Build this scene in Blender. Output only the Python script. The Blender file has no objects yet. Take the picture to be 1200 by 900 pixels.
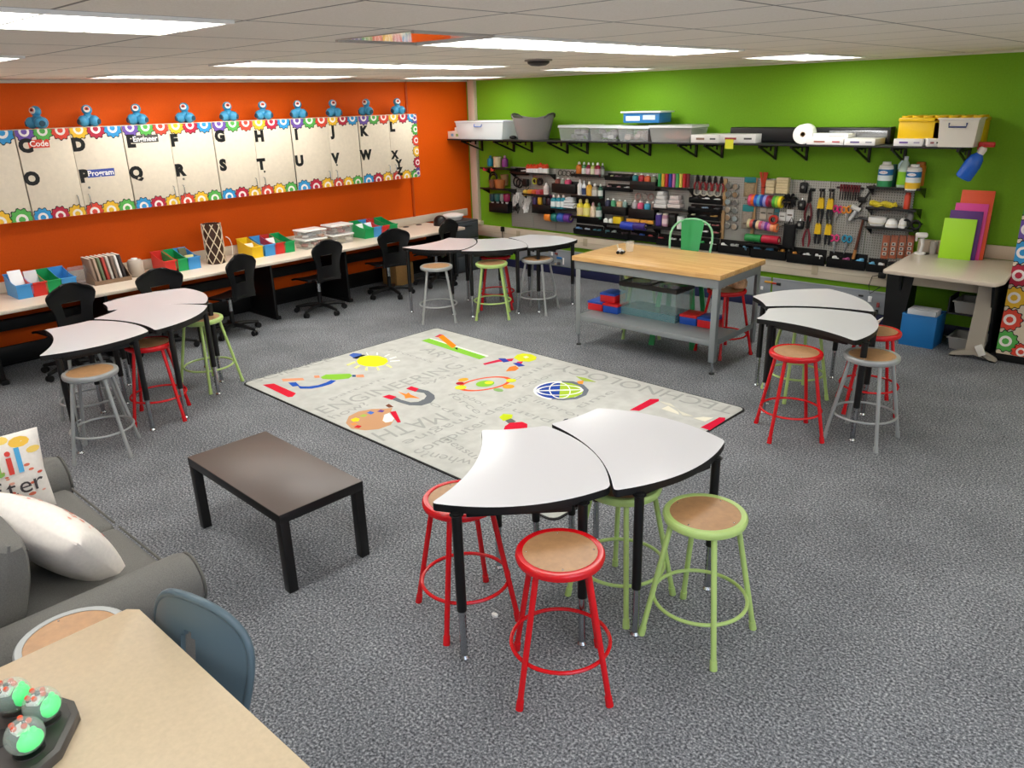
import bpy, bmesh, math, random
from mathutils import Vector, Matrix
random.seed(7)
PI = math.pi
SC = bpy.context.scene
COL = SC.collection

# ---------------------------------------------------------------- materials
def lin(h):
    h = h.lstrip('#')
    r = [int(h[i:i+2], 16)/255 for i in (0, 2, 4)]
    return [c/12.92 if c <= .04045 else ((c+.055)/1.055)**2.4 for c in r]
MATS = {}
def P(h, rough=.5, metal=0., spec=.5, noise=0., nscale=40., alpha=1., emit=0., trans=0., ior=1.45, bump=0., coat=0.):
    key = (h, rough, metal, spec, noise, nscale, alpha, emit, trans, ior, bump, coat)
    if key in MATS: return MATS[key]
    m = bpy.data.materials.new('surface_%s_%d' % (h.lstrip('#'), len(MATS)))
    m.use_nodes = True
    nt = m.node_tree; b = nt.nodes['Principled BSDF']
    c = lin(h) + [1]
    b.inputs['Base Color'].default_value = c
    b.inputs['Roughness'].default_value = rough
    b.inputs['Metallic'].default_value = metal
    b.inputs['Specular IOR Level'].default_value = spec
    b.inputs['IOR'].default_value = ior
    b.inputs['Alpha'].default_value = alpha
    b.inputs['Transmission Weight'].default_value = trans
    b.inputs['Coat Weight'].default_value = coat
    if emit:
        b.inputs['Emission Color'].default_value = c
        b.inputs['Emission Strength'].default_value = emit
    if noise or bump:
        tc = nt.nodes.new('ShaderNodeTexCoord'); n = nt.nodes.new('ShaderNodeTexNoise')
        n.inputs['Scale'].default_value = nscale; n.inputs['Detail'].default_value = 4
        nt.links.new(tc.outputs['Object'], n.inputs['Vector'])
        if noise:
            r = nt.nodes.new('ShaderNodeValToRGB')
            e = r.color_ramp.elements
            e[0].position, e[1].position = .3, .7
            e[0].color = [max(0, x*(1-noise)) for x in c[:3]] + [1]
            e[1].color = [min(1, x*(1+noise)) for x in c[:3]] + [1]
            nt.links.new(n.outputs['Fac'], r.inputs['Fac'])
            nt.links.new(r.outputs['Color'], b.inputs['Base Color'])
        if bump:
            bp = nt.nodes.new('ShaderNodeBump'); bp.inputs['Strength'].default_value = bump
            bp.inputs['Distance'].default_value = .002
            nt.links.new(n.outputs['Fac'], bp.inputs['Height'])
            nt.links.new(bp.outputs['Normal'], b.inputs['Normal'])
    MATS[key] = m
    return m

def nodemat(name):
    m = bpy.data.materials.new(name); m.use_nodes = True
    return m, m.node_tree, m.node_tree.nodes['Principled BSDF']

def ramp(nt, stops, interp='LINEAR'):
    r = nt.nodes.new('ShaderNodeValToRGB'); cr = r.color_ramp; cr.interpolation = interp
    while len(cr.elements) < len(stops): cr.elements.new(.5)
    for e, (p, h) in zip(cr.elements, stops):
        e.position = p; e.color = lin(h) + [1]
    return r
def mth(nt, op, a, b=None):
    n = nt.nodes.new('ShaderNodeMath'); n.operation = op
    for i, x in enumerate((a, b)):
        if x is None: continue
        if isinstance(x, (int, float)): n.inputs[i].default_value = x
        else: nt.links.new(x, n.inputs[i])
    return n.outputs[0]
def mixc(nt, fac, a, b):
    n = nt.nodes.new('ShaderNodeMix'); n.data_type = 'RGBA'
    nt.links.new(fac, n.inputs[0])
    for i, x in ((6, a), (7, b)):
        if isinstance(x, str): n.inputs[i].default_value = lin(x) + [1]
        else: nt.links.new(x, n.inputs[i])
    return n.outputs[2]

# ---------------------------------------------------------------- mesh builder
class MB:
    def __init__(s): s.v = []; s.f = []; s.fm = []; s.mats = []; s.flat = []
    def mi(s, mat):
        if mat not in s.mats: s.mats.append(mat)
        return s.mats.index(mat)
    def add(s, vs, fs, mat, M=None, flat=False):
        o = len(s.v); k = s.mi(mat)
        for v in vs:
            v = Vector(v)
            s.v.append(tuple(M @ v) if M is not None else tuple(v))
        for f in fs:
            s.f.append([o+i for i in f]); s.fm.append(k); s.flat.append(flat)
        return s
    def box(s, mat, c, d, bev=0., seg=2, M=None, rz=0.):
        bm = bmesh.new(); bmesh.ops.create_cube(bm, size=1)
        for v in bm.verts: v.co = Vector((v.co.x*d[0], v.co.y*d[1], v.co.z*d[2]))
        if bev > 0:
            bmesh.ops.bevel(bm, geom=bm.edges[:], offset=min(bev, min(d)*.49), segments=seg, profile=.5, affect='EDGES')
        T = Matrix.Translation(c) @ Matrix.Rotation(rz, 4, 'Z')
        if M is not None: T = M @ T
        bm.verts.index_update()
        s.add([v.co for v in bm.verts], [[v.index for v in f.verts] for f in bm.faces], mat, T)
        bm.free(); return s
    def lathe(s, mat, prof, seg=16, M=None, c=(0, 0, 0), cap=True):
        vs = []; fs = []; n = len(prof)
        for k in range(seg):
            a = 2*PI*k/seg
            for r, z in prof: vs.append((c[0]+r*math.cos(a), c[1]+r*math.sin(a), c[2]+z))
        for k in range(seg):
            k2 = (k+1) % seg
            for i in range(n-1):
                fs.append([k*n+i, k2*n+i, k2*n+i+1, k*n+i+1])
        if cap and max(z for _, z in prof)-min(z for _, z in prof) > 1e-6:
            if prof[0][0] > 1e-6: fs.append([k*n for k in range(seg)][::-1])
            if prof[-1][0] > 1e-6: fs.append([k*n+n-1 for k in range(seg)])
        return s.add(vs, fs, mat, M)
    def cyl(s, mat, a, b, r0, r1=None, seg=12):
        r1 = r0 if r1 is None else r1
        a = Vector(a); b = Vector(b); d = b-a; L = d.length
        M = Matrix.Translation(a) @ d.to_track_quat('Z', 'Y').to_matrix().to_4x4()
        return s.lathe(mat, [(r0, 0), (r1, L)], seg, M)
    def tube(s, mat, pts, r, seg=8, closed=False):
        pts = [Vector(p) for p in pts]; n = len(pts); vs = []; fs = []; up = None
        for i, p in enumerate(pts):
            if closed: t = pts[(i+1) % n]-pts[i-1]
            else: t = pts[min(i+1, n-1)]-pts[max(i-1, 0)]
            t.normalize()
            if up is None:
                up = t.orthogonal().normalized()
            else:
                up = up-t*up.dot(t)
                up = up.normalized() if up.length > 1e-6 else t.orthogonal().normalized()
            w = t.cross(up)
            rr = r[i] if isinstance(r, (list, tuple)) else r
            for k in range(seg):
                a = 2*PI*k/seg
                vs.append(p+up*(rr*math.cos(a))+w*(rr*math.sin(a)))
        for i in range(n if closed else n-1):
            j = (i+1) % n
            for k in range(seg):
                k2 = (k+1) % seg
                fs.append([i*seg+k, i*seg+k2, j*seg+k2, j*seg+k])
        if not closed:
            fs.append(list(range(seg))[::-1]); fs.append([(n-1)*seg+k for k in range(seg)])
        return s.add(vs, fs, mat)
    def ring(s, mat, c, R, r, n=32, seg=8, M=None):
        pts = [Vector((c[0]+R*math.cos(2*PI*k/n), c[1]+R*math.sin(2*PI*k/n), c[2])) for k in range(n)]
        if M is not None: pts = [M @ p for p in pts]
        return s.tube(mat, pts, r, seg, True)
    def prism(s, mat, pts, z0, z1, M=None, side=None, bev=0.):
        bm = bmesh.new()
        vb = [bm.verts.new((p[0], p[1], z0)) for p in pts]
        f = bm.faces.new(vb)
        f.normal_update()
        if f.normal.z > 0: f.normal_flip()
        r = bmesh.ops.extrude_face_region(bm, geom=[f])
        for g in r['geom']:
            if isinstance(g, bmesh.types.BMVert): g.co.z = z1
        bmesh.ops.recalc_face_normals(bm, faces=bm.faces[:])
        if bev:
            ed = [e for e in bm.edges if abs(e.verts[0].co.z-e.verts[1].co.z) < 1e-7]
            bmesh.ops.bevel(bm, geom=ed, offset=bev, segments=2, profile=.5, affect='EDGES')
        bm.normal_update(); bm.verts.index_update()
        vs = [v.co.copy() for v in bm.verts]
        A = [[v.index for v in q.verts] for q in bm.faces if side is None or q.normal.z > .5]
        s.add(vs, A, mat, M)
        if side is not None:
            s.add(vs, [[v.index for v in q.verts] for q in bm.faces if q.normal.z <= .5], side, M)
        bm.free(); return s
    def ball(s, mat, c, r, seg=16, sc=(1, 1, 1), M=None):
        n = max(6, seg//2)
        prof = [(r*math.sin(PI*i/n), -r*math.cos(PI*i/n)) for i in range(n+1)]
        prof[0] = (1e-5, -r); prof[-1] = (1e-5, r)
        T = Matrix.Translation(c) @ Matrix.Diagonal((*sc, 1))
        if M is not None: T = M @ T
        return s.lathe(mat, prof, seg, T)
    def shell(s, mat, fn, nu, nv, t, skip=None):
        """curved panel: fn(u,v) -> point, u,v in 0..1; thickness t; skip(u,v) cuts holes"""
        G = [[Vector(fn(i/nu, j/nv)) for j in range(nv+1)] for i in range(nu+1)]
        N = [[None]*(nv+1) for _ in range(nu+1)]
        for i in range(nu+1):
            for j in range(nv+1):
                du = G[min(i+1, nu)][j]-G[max(i-1, 0)][j]; dv = G[i][min(j+1, nv)]-G[i][max(j-1, 0)]
                q = du.cross(dv); N[i][j] = q.normalized() if q.length > 1e-9 else Vector((0, 0, 1))
        idx = lambda i, j, k: (i*(nv+1)+j)*2+k
        vs = []
        for i in range(nu+1):
            for j in range(nv+1):
                vs += [G[i][j]+N[i][j]*t/2, G[i][j]-N[i][j]*t/2]
        on = lambda i, j: 0 <= i < nu and 0 <= j < nv and not (skip and skip((i+.5)/nu, (j+.5)/nv))
        fs = []
        for i in range(nu):
            for j in range(nv):
                if not on(i, j): continue
                a, b, c, d = (i, j), (i+1, j), (i+1, j+1), (i, j+1)
                fs.append([idx(*a, 0), idx(*b, 0), idx(*c, 0), idx(*d, 0)])
                fs.append([idx(*d, 1), idx(*c, 1), idx(*b, 1), idx(*a, 1)])
                for (p, q, o) in ((a, b, (i, j-1)), (b, c, (i+1, j)), (c, d, (i, j+1)), (d, a, (i-1, j))):
                    if not on(*o): fs.append([idx(*q, 0), idx(*p, 0), idx(*p, 1), idx(*q, 1)])
        return s.add(vs, fs, mat)
    def text(s, mat, string, size, M, depth=.001, off=0., width=None, align='LEFT'):
        vs, fs, w = text_geo(string, size, off)
        k = 1.
        if width: k = width/w
        sh = {'LEFT': 0, 'CENTER': -w*k/2, 'RIGHT': -w*k}[align]
        vv = [(v[0]*k+sh, v[1], depth) for v in vs]
        return s.add(vv, fs, mat, M)

TCACHE = {}
def text_geo(string, size, off=0.):
    key = (string, off)
    if key not in TCACHE:
        cu = bpy.data.curves.new('t', 'FONT'); cu.body = string; cu.size = 1; cu.offset = off; cu.resolution_u = 3
        o = bpy.data.objects.new('t', cu); COL.objects.link(o)
        dg = bpy.context.evaluated_depsgraph_get()
        me = o.evaluated_get(dg).to_mesh()
        vs = [tuple(v.co) for v in me.vertices]; fs = [list(p.vertices) for p in me.polygons]
        o.evaluated_get(dg).to_mesh_clear()
        bpy.data.objects.remove(o); bpy.data.curves.remove(cu)
        TCACHE[key] = (vs, fs)
    vs, fs = TCACHE[key]
    x0 = min((v[0] for v in vs), default=0)
    vs = [((v[0]-x0)*size, v[1]*size, 0) for v in vs]
    return vs, fs, max((v[0] for v in vs), default=1)

def obj(name, mb, parent=None, loc=(0, 0, 0), rz=0., ang=38):
    me = bpy.data.meshes.new(name)
    me.from_pydata(mb.v, [], mb.f)
    for m in mb.mats: me.materials.append(m)
    bm = bmesh.new(); bm.from_mesh(me)
    bm.faces.ensure_lookup_table()
    for f, k in zip(bm.faces, mb.fm): f.material_index = k; f.smooth = True
    bm.normal_update()
    lim = math.radians(ang)
    for e in bm.edges:
        if len(e.link_faces) == 2 and e.calc_face_angle(0) > lim: e.smooth = False
    bm.to_mesh(me); bm.free()
    o = bpy.data.objects.new(name, me); COL.objects.link(o)
    o.location = loc; o.rotation_euler = (0, 0, rz)
    if parent is not None: o.parent = parent
    return o
def tag(o, label, cat, group=None):
    o['label'] = label; o['category'] = cat
    if group: o['group'] = group
    return o
def thing(name, label, cat, loc=(0, 0, 0), rz=0., group=None):
    o = bpy.data.objects.new(name, None); COL.objects.link(o)
    o.empty_display_size = .1
    o.location = loc; o.rotation_euler = (0, 0, rz)
    return tag(o, label, cat, group)
def one(name, mb, label, cat, loc=(0, 0, 0), rz=0., group=None):
    return tag(obj(name, mb, None, loc, rz), label, cat, group)
def struct(name, mb, parent=None, loc=(0, 0, 0)):
    o = obj(name, mb, parent, loc)
    if parent is None: o['kind'] = 'structure'
    return o
def dup(root, label, loc, rz=None, group=None):
    def cp(o, par):
        c = o.copy(); COL.objects.link(c); c.parent = par
        for ch in o.children: cp(ch, c)
        return c
    r = cp(root, None); r.location = loc
    if rz is not None: r.rotation_euler = (0, 0, rz)
    r['label'] = label
    if group: r['group'] = group
    return r
def RX(a): return Matrix.Rotation(a, 4, 'X')
def RY(a): return Matrix.Rotation(a, 4, 'Y')
def RZ(a): return Matrix.Rotation(a, 4, 'Z')
def TR(*p): return Matrix.Translation(p if len(p) == 3 else p[0])
def circ(cx, cy, r, n=20, a0=0., a1=2*PI, ry=None):
    full = abs(a1-a0-2*PI) < 1e-6
    return [(cx+r*math.cos(a0+(a1-a0)*k/(n if full else n-1)), cy+(ry or r)*math.sin(a0+(a1-a0)*k/(n if full else n-1))) for k in range(n)]

BLACK = P('#080809', .5); BLACKM = P('#0a0a0b', .4); CHROME = P('#b9bcc0', .22, 1.)
WHITE = P('#f2f2f0', .4); GREYM = P('#9aa0a2', .45, .3); STEEL = P('#8f9599', .5, .35)
LAMIN = P('#e3d5c3', .35, noise=.06, nscale=90); DGREY = P('#3c4144', .5)

# ---------------------------------------------------------------- camera
cam = bpy.data.cameras.new('camera'); cam.sensor_width = 36; cam.lens = 27.357
cam.clip_start = .05; cam.clip_end = 60
co = bpy.data.objects.new('camera', cam); COL.objects.link(co)
_r, _u, _f = (0.737, 0.675, -0.026), (-0.213, 0.269, 0.939), (-0.641, 0.687, -0.342)
Mc = Matrix((( _r[0], _u[0], -_f[0]), (_r[1], _u[1], -_f[1]), (_r[2], _u[2], -_f[2]))).to_4x4()
Mc.translation = Vector((8.527, -8.345, 2.298))
co.matrix_world = Mc
SC.camera = co

# ---------------------------------------------------------------- room shell
HC = 2.597; XR, YF = 10.4, -10.8
def carpet():
    m, nt, b = nodemat('carpet_grey_fleck')
    tc = nt.nodes.new('ShaderNodeTexCoord')
    def nz(sc, det=2., rough=.6):
        n = nt.nodes.new('ShaderNodeTexNoise'); n.inputs['Scale'].default_value = sc
        n.inputs['Detail'].default_value = det; n.inputs['Roughness'].default_value = rough
        nt.links.new(tc.outputs['Object'], n.inputs['Vector']); return n.outputs['Fac']
    a = nz(88, 3., .7)
    r = ramp(nt, [(.34, '#3c3e42'), (.46, '#6e7176'), (.54, '#898c90'), (.66, '#c2c4c7')])
    nt.links.new(a, r.inputs['Fac'])
    r2 = ramp(nt, [(.3, '#85868a'), (.7, '#ffffff')])
    nt.links.new(nz(2.2, 3.), r2.inputs['Fac'])
    mx = nt.nodes.new('ShaderNodeMix'); mx.data_type = 'RGBA'; mx.blend_type = 'MULTIPLY'; mx.inputs[0].default_value = .35
    nt.links.new(r.outputs['Color'], mx.inputs[6]); nt.links.new(r2.outputs['Color'], mx.inputs[7])
    nt.links.new(mx.outputs[2], b.inputs['Base Color'])
    b.inputs['Roughness'].default_value = .95; b.inputs['Specular IOR Level'].default_value = .1
    bp = nt.nodes.new('ShaderNodeBump'); bp.inputs['Strength'].default_value = .5; bp.inputs['Distance'].default_value = .004
    nt.links.new(a, bp.inputs['Height']); nt.links.new(bp.outputs['Normal'], b.inputs['Normal'])
    return m
def ceiling_tiles():
    m, nt, b = nodemat('acoustic_ceiling_tile')
    tc = nt.nodes.new('ShaderNodeTexCoord'); sp = nt.nodes.new('ShaderNodeSeparateXYZ')
    nt.links.new(tc.outputs['Object'], sp.inputs[0])
    def seam(o, off, per):
        a = mth(nt, 'ADD', o, -off+1000*per)
        f = mth(nt, 'FRACT', mth(nt, 'DIVIDE', a, per))
        return mth(nt, 'LESS_THAN', f, .014/per)
    k = mth(nt, 'MAXIMUM', seam(sp.outputs['X'], 5.704, .71), seam(sp.outputs['Y'], -6.707, .65))
    n = nt.nodes.new('ShaderNodeTexNoise'); n.inputs['Scale'].default_value = 140
    nt.links.new(tc.outputs['Object'], n.inputs['Vector'])
    r = ramp(nt, [(.35, '#f1e7d9'), (.6, '#f8efe3')]); nt.links.new(n.outputs['Fac'], r.inputs['Fac'])
    nt.links.new(mixc(nt, k, r.outputs['Color'], '#8f877d'), b.inputs['Base Color'])
    b.inputs['Roughness'].default_value = .9
    return m
def paint(name, a, c):
    m, nt, b = nodemat(name)
    tc = nt.nodes.new('ShaderNodeTexCoord'); n = nt.nodes.new('ShaderNodeTexNoise')
    n.inputs['Scale'].default_value = 60; n.inputs['Detail'].default_value = 5
    nt.links.new(tc.outputs['Object'], n.inputs['Vector'])
    r = ramp(nt, [(.3, a), (.7, c)]); nt.links.new(n.outputs['Fac'], r.inputs['Fac'])
    nt.links.new(r.outputs['Color'], b.inputs['Base Color'])
    b.inputs['Roughness'].default_value = .6; b.inputs['Specular IOR Level'].default_value = .2
    bp = nt.nodes.new('ShaderNodeBump'); bp.inputs['Strength'].default_value = .06; bp.inputs['Distance'].default_value = .001
    nt.links.new(n.outputs['Fac'], bp.inputs['Height']); nt.links.new(bp.outputs['Normal'], b.inputs['Normal'])
    return m
ORANGE = paint('orange_wall_paint', '#e25700', '#e65c02')
GREEN = paint('green_wall_paint', '#76ab20', '#7cb126')
OFFW = paint('offwhite_wall_paint', '#f0ece6', '#f4f0ea')
T = .12
def added_light_pane():
    m, nt, b = nodemat('added_daylight_pane'); b.inputs['Emission Color'].default_value = lin('#c4d8ff') + [1]; b.inputs['Emission Strength'].default_value = 3.2; b.inputs['Roughness'].default_value = .1
    return m
struct('floor', MB().box(carpet(), ((XR)/2, YF/2, -T/2), (XR+2*T, -YF+2*T, T)))
struct('ceiling', MB().box(ceiling_tiles(), ((XR)/2, YF/2, HC+T/2), (XR+2*T, -YF+2*T, T)))
struct('wall_left', MB().box(ORANGE, (-T/2, YF/2, HC/2), (T, -YF+2*T, HC)))
struct('wall_back', MB().box(GREEN, (XR/2, T/2, HC/2), (XR, T, HC)))
struct('wall_right', MB().box(OFFW, (XR+T/2, YF/2, HC/2), (T, -YF+2*T, HC)))
struct('wall_front', MB().box(OFFW, (XR/2, YF-T/2, HC/2), (XR, T, HC)))
BEIGE = P('#d6c6b4', .5); BEIGE2 = P('#cfc3ae', .5)
NAVY = P('#1c2146', .5)
struct('trim_1', MB().box(BEIGE, (.147, -.03, (HC+.59)/2), (.13, .06, HC-.59), .006).box(BEIGE2, (.16, -.04, .6), (.2, .08, .06), .01))   # corner post
# perimeter cable raceway under the pegboard
rw = MB().box(BEIGE2, (3.15, -.03, .492), (5.95, .06, .158), .006)
rw.box(P('#bcb099', .5), (3.15, -.062, .49), (5.93, .004, .006))
for x in (1.0, 2.2, 3.3, 4.45, 5.3): rw.box(P('#b5a88f', .5), (x, -.063, .5), (.07, .006, .1), .003)
struct('trim_2', rw)
struct('trim_3', MB().box(P('#c24a06', .5), (.012, -1.133, 1.7), (.024, .03, 2*(HC-1.7)), .003))   # seam strip on the orange wall
struct('baseboard_back', MB().box(NAVY, (3.6, -.008, .055), (7.2, .016, .11), .004))
struct('baseboard_left', MB().box(P('#1a1a1c', .5), (.008, -5.4, .055), (.016, 10.8, .11), .004))
struct('baseboard_right', MB().box(NAVY, (XR-.008, -5.4, .055), (.016, 10.7, .11), .004))
struct('trim_4', MB().box(P('#e4ded4', .5), (.012, -5.4, HC-.015), (.024, 10.8, .03)).box(P('#d8d4c0', .5), (5.2, -.012, HC-.01), (10.3, .024, .02)))

wn = struct('added_window_1', MB().box(OFFW, (XR-.02, -7.9, .84), (.06, 3.5, .06), .005).box(OFFW, (XR-.02, -7.9, 2.26), (.06, 3.5, .06), .005).box(OFFW, (XR-.02, -9.63, 1.55), (.06, .06, 1.4), .005).box(OFFW, (XR-.02, -6.17, 1.55), (.06, .06, 1.4), .005).box(OFFW, (XR-.02, -7.9, 1.55), (.05, .05, 1.4), .005))  # unseen window, a guess added to brighten the ceiling and tint the carpet
obj('pane', MB().box(added_light_pane(), (XR-.012, -7.9, 1.55), (.008, 3.42, 1.38)), wn)
# ---------------------------------------------------------------- ceiling fittings
def diffuser_mat(strength):
    m, nt, b = nodemat('troffer_lens')
    b.inputs['Base Color'].default_value = lin('#f4f2ec') + [1]
    b.inputs['Emission Color'].default_value = lin('#fbfaf5') + [1]
    b.inputs['Emission Strength'].default_value = strength
    return m
LENS = diffuser_mat(10.8)
def troffer(label, x, y, w=.58, l=1.26, group='ceiling light panels'):
    t = thing('ceiling_light', label, 'ceiling light', (x, y, HC), 0, group)
    fr = MB(); z = -.006; q = P('#efece4', .4); k = .022
    fr.box(q, (-w/2+k/2, 0, z), (k, l, .014)).box(q, (w/2-k/2, 0, z), (k, l, .014))
    fr.box(q, (0, -l/2+k/2, z), (w-2*k, k, .014)).box(q, (0, l/2-k/2, z), (w-2*k, k, .014))
    for i in (1, 2): fr.box(q, (-w/2+i*w/3, 0, z), (.012, l-2*k, .012))
    for i in range(1, 4): fr.box(q, (0, -l/2+i*l/4, z), (w-2*k, .012, .012))
    obj('frame', fr, t)
    obj('lens', MB().box(LENS, (0, 0, -.004), (w-2*k, l-2*k, .004)), t)
    return t
LX = [.92, 3.17, 5.42, 9.7]  # last row is out of view, added to brighten the floor at right
for x, nm in zip(LX, ('by the orange wall', 'over the back tables', 'over the rug', 'added unseen along the right wall')):
    for y, wh in ((-7.37, 'sofa end'), (-4.75, 'middle run, farther from green wall'), (-3.45, 'middle run, nearer green wall'), (-1.1, 'beside the green wall')):
        troffer('white ceiling light panel %s, %s' % (nm, wh), x, y)
troffer('white ceiling light panel added unseen above the near table, sofa end', 7.67, -7.37)  # this panel and the next two are unseen, added to light the foreground
troffer('white ceiling light panel added unseen behind the viewer above the near table', 7.67, -9.6)
troffer('white ceiling light panel added unseen behind the viewer near the corner', 5.42, -9.6)
t = thing('ceiling_light', 'unlit glossy ceiling light panel mirroring the orange wall', 'ceiling light', (5.42, -5.64, HC))
gl = P('#e9a184', .03, .0, .9, ior=2.2)
obj('frame', MB().box(P('#b8b0a6', .4), (-.28, 0, -.005), (.02, .5, .012)).box(P('#b8b0a6', .4), (.28, 0, -.005), (.02, .5, .012)), t)
obj('lens', MB().box(P('#d9d4cc', .06, .9), (0, 0, -.003), (.54, .5, .004)), t)
t = thing('smoke_detector', 'dark oval detector on the ceiling', 'detector', (4.2, -3.3, HC))
obj('base_plate', MB().lathe(P('#8d867e', .5), [(.11, 0), (.11, -.012), (.0001, -.012)], 24), t)
obj('dome', MB().lathe(P('#2a2624', .4), [(.09, -.012), (.085, -.03), (.06, -.045), (.0001, -.05)], 24), t)

# ---------------------------------------------------------------- gears for the border trim
GC = {'purple': '#6d4fa3', 'green': '#53a84a', 'red': '#d8432f', 'yellow': '#e8b62c', 'crimson': '#b3213c', 'blue': '#2f8fc8'}
def gear_poly(cx, cy, r, n=11):
    pts = []
    for k in range(n*4):
        a = 2*PI*k/(n*4); rr = r*(1.0 if k % 4 in (0, 1) else .86)
        pts.append((cx+rr*math.cos(a), cy+rr*math.sin(a)))
    return pts
def gear(mb, M, cx, cy, r, col, lo=(-1e9, -1e9), hi=(1e9, 1e9)):
    cl = lambda ps: [(min(max(a, lo[0]), hi[0]), min(max(b, lo[1]), hi[1])) for a, b in ps]
    def dd(ps):
        o = []
        for q in ps:
            if not o or abs(q[0]-o[-1][0])+abs(q[1]-o[-1][1]) > 1e-5: o.append(q)
        if abs(o[0][0]-o[-1][0])+abs(o[0][1]-o[-1][1]) < 1e-5: o.pop()
        return o
    for ps, c, h in ((gear_poly(cx, cy, r*1.1), '#161416', .0012), (gear_poly(cx, cy, r), GC[col], .0018), (circ(cx, cy, r*.52, 18), '#efe6e0', .0023), (circ(cx, cy, r*.3, 8), GC[col], .0027)):
        q = dd(cl(ps))
        if len(q) > 3: mb.prism(P(c, .5), q, 0, h, M)
MX = lambda x: Matrix(((0, 0, 1, x), (1, 0, 0, 0), (0, 1, 0, 0), (0, 0, 0, 1)))      # drawing on a face that looks towards +x
MYm = lambda y: Matrix(((1, 0, 0, 0), (0, 0, -1, y), (0, 1, 0, 0), (0, 0, 0, 1)))   # drawing on a face that looks towards -y

# ---------------------------------------------------------------- wall cupboards on the orange wall
YD = [-5.983, -5.521, -5.046, -4.583, -4.115, -3.639, -3.167, -2.658, -2.217, -1.736, -1.264]
YD = [YD[0]-1.62, YD[0]-1.08, YD[0]-.54] + YD
CB, CT = 1.372, 2.168
CREAM = P('#e0d3bf', .45, noise=.04, nscale=30)
LET = {3: [('C', (-5.924, 2.033)), ('O', (-5.933, 1.747))], 4: [('D', (-5.474, 2.019)), ('P', (-5.479, 1.732))],
       5: [('E', (-4.986, 2.024)), ('Q', (-4.993, 1.724))], 6: [('F', (-4.55, 2.01)), ('R', (-4.539, 1.714))],
       7: [('G', (-4.052, 2.027)), ('S', (-4.062, 1.73))], 8: [('H', (-3.586, 2.005)), ('T', (-3.605, 1.706))],
       9: [('I', (-3.112, 2.001)), ('U', (-3.111, 1.708))], 10: [('J', (-2.617, 2.017)), ('V', (-2.611, 1.703))],
       11: [('K', (-2.146, 1.996)), ('W', (-2.154, 1.713))], 12: [('L', (-1.692, 2.028)), ('X', (-1.698, 1.684)), ('Y', (-1.639, 1.569)), ('Z', (-1.637, 1.472))]}
CARD = {3: ('Code', (-5.8, 2.037), '#d8432f'), 4: ('Program', (-5.317, 1.742), '#3f4f9f'), 5: ('Engineer', (-4.833, 2.032), '#4c4a48')}
TOPC = ['purple', 'green', 'red', 'yellow', 'crimson', 'blue']; BOTC = ['blue', 'crimson', 'yellow', 'red', 'yellow', 'green']
pairs = [(1, 2), (3, 4), (5, 6), (7, 8), (9, 10), (11, 12)]
pl = ['partly outside the left edge of view', 'lettered C, D, O and P', 'lettered E, F, Q and R', 'lettered G, H, S and T', 'lettered I, J, U and V', 'lettered K, L, W, X, Y and Z']
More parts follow.
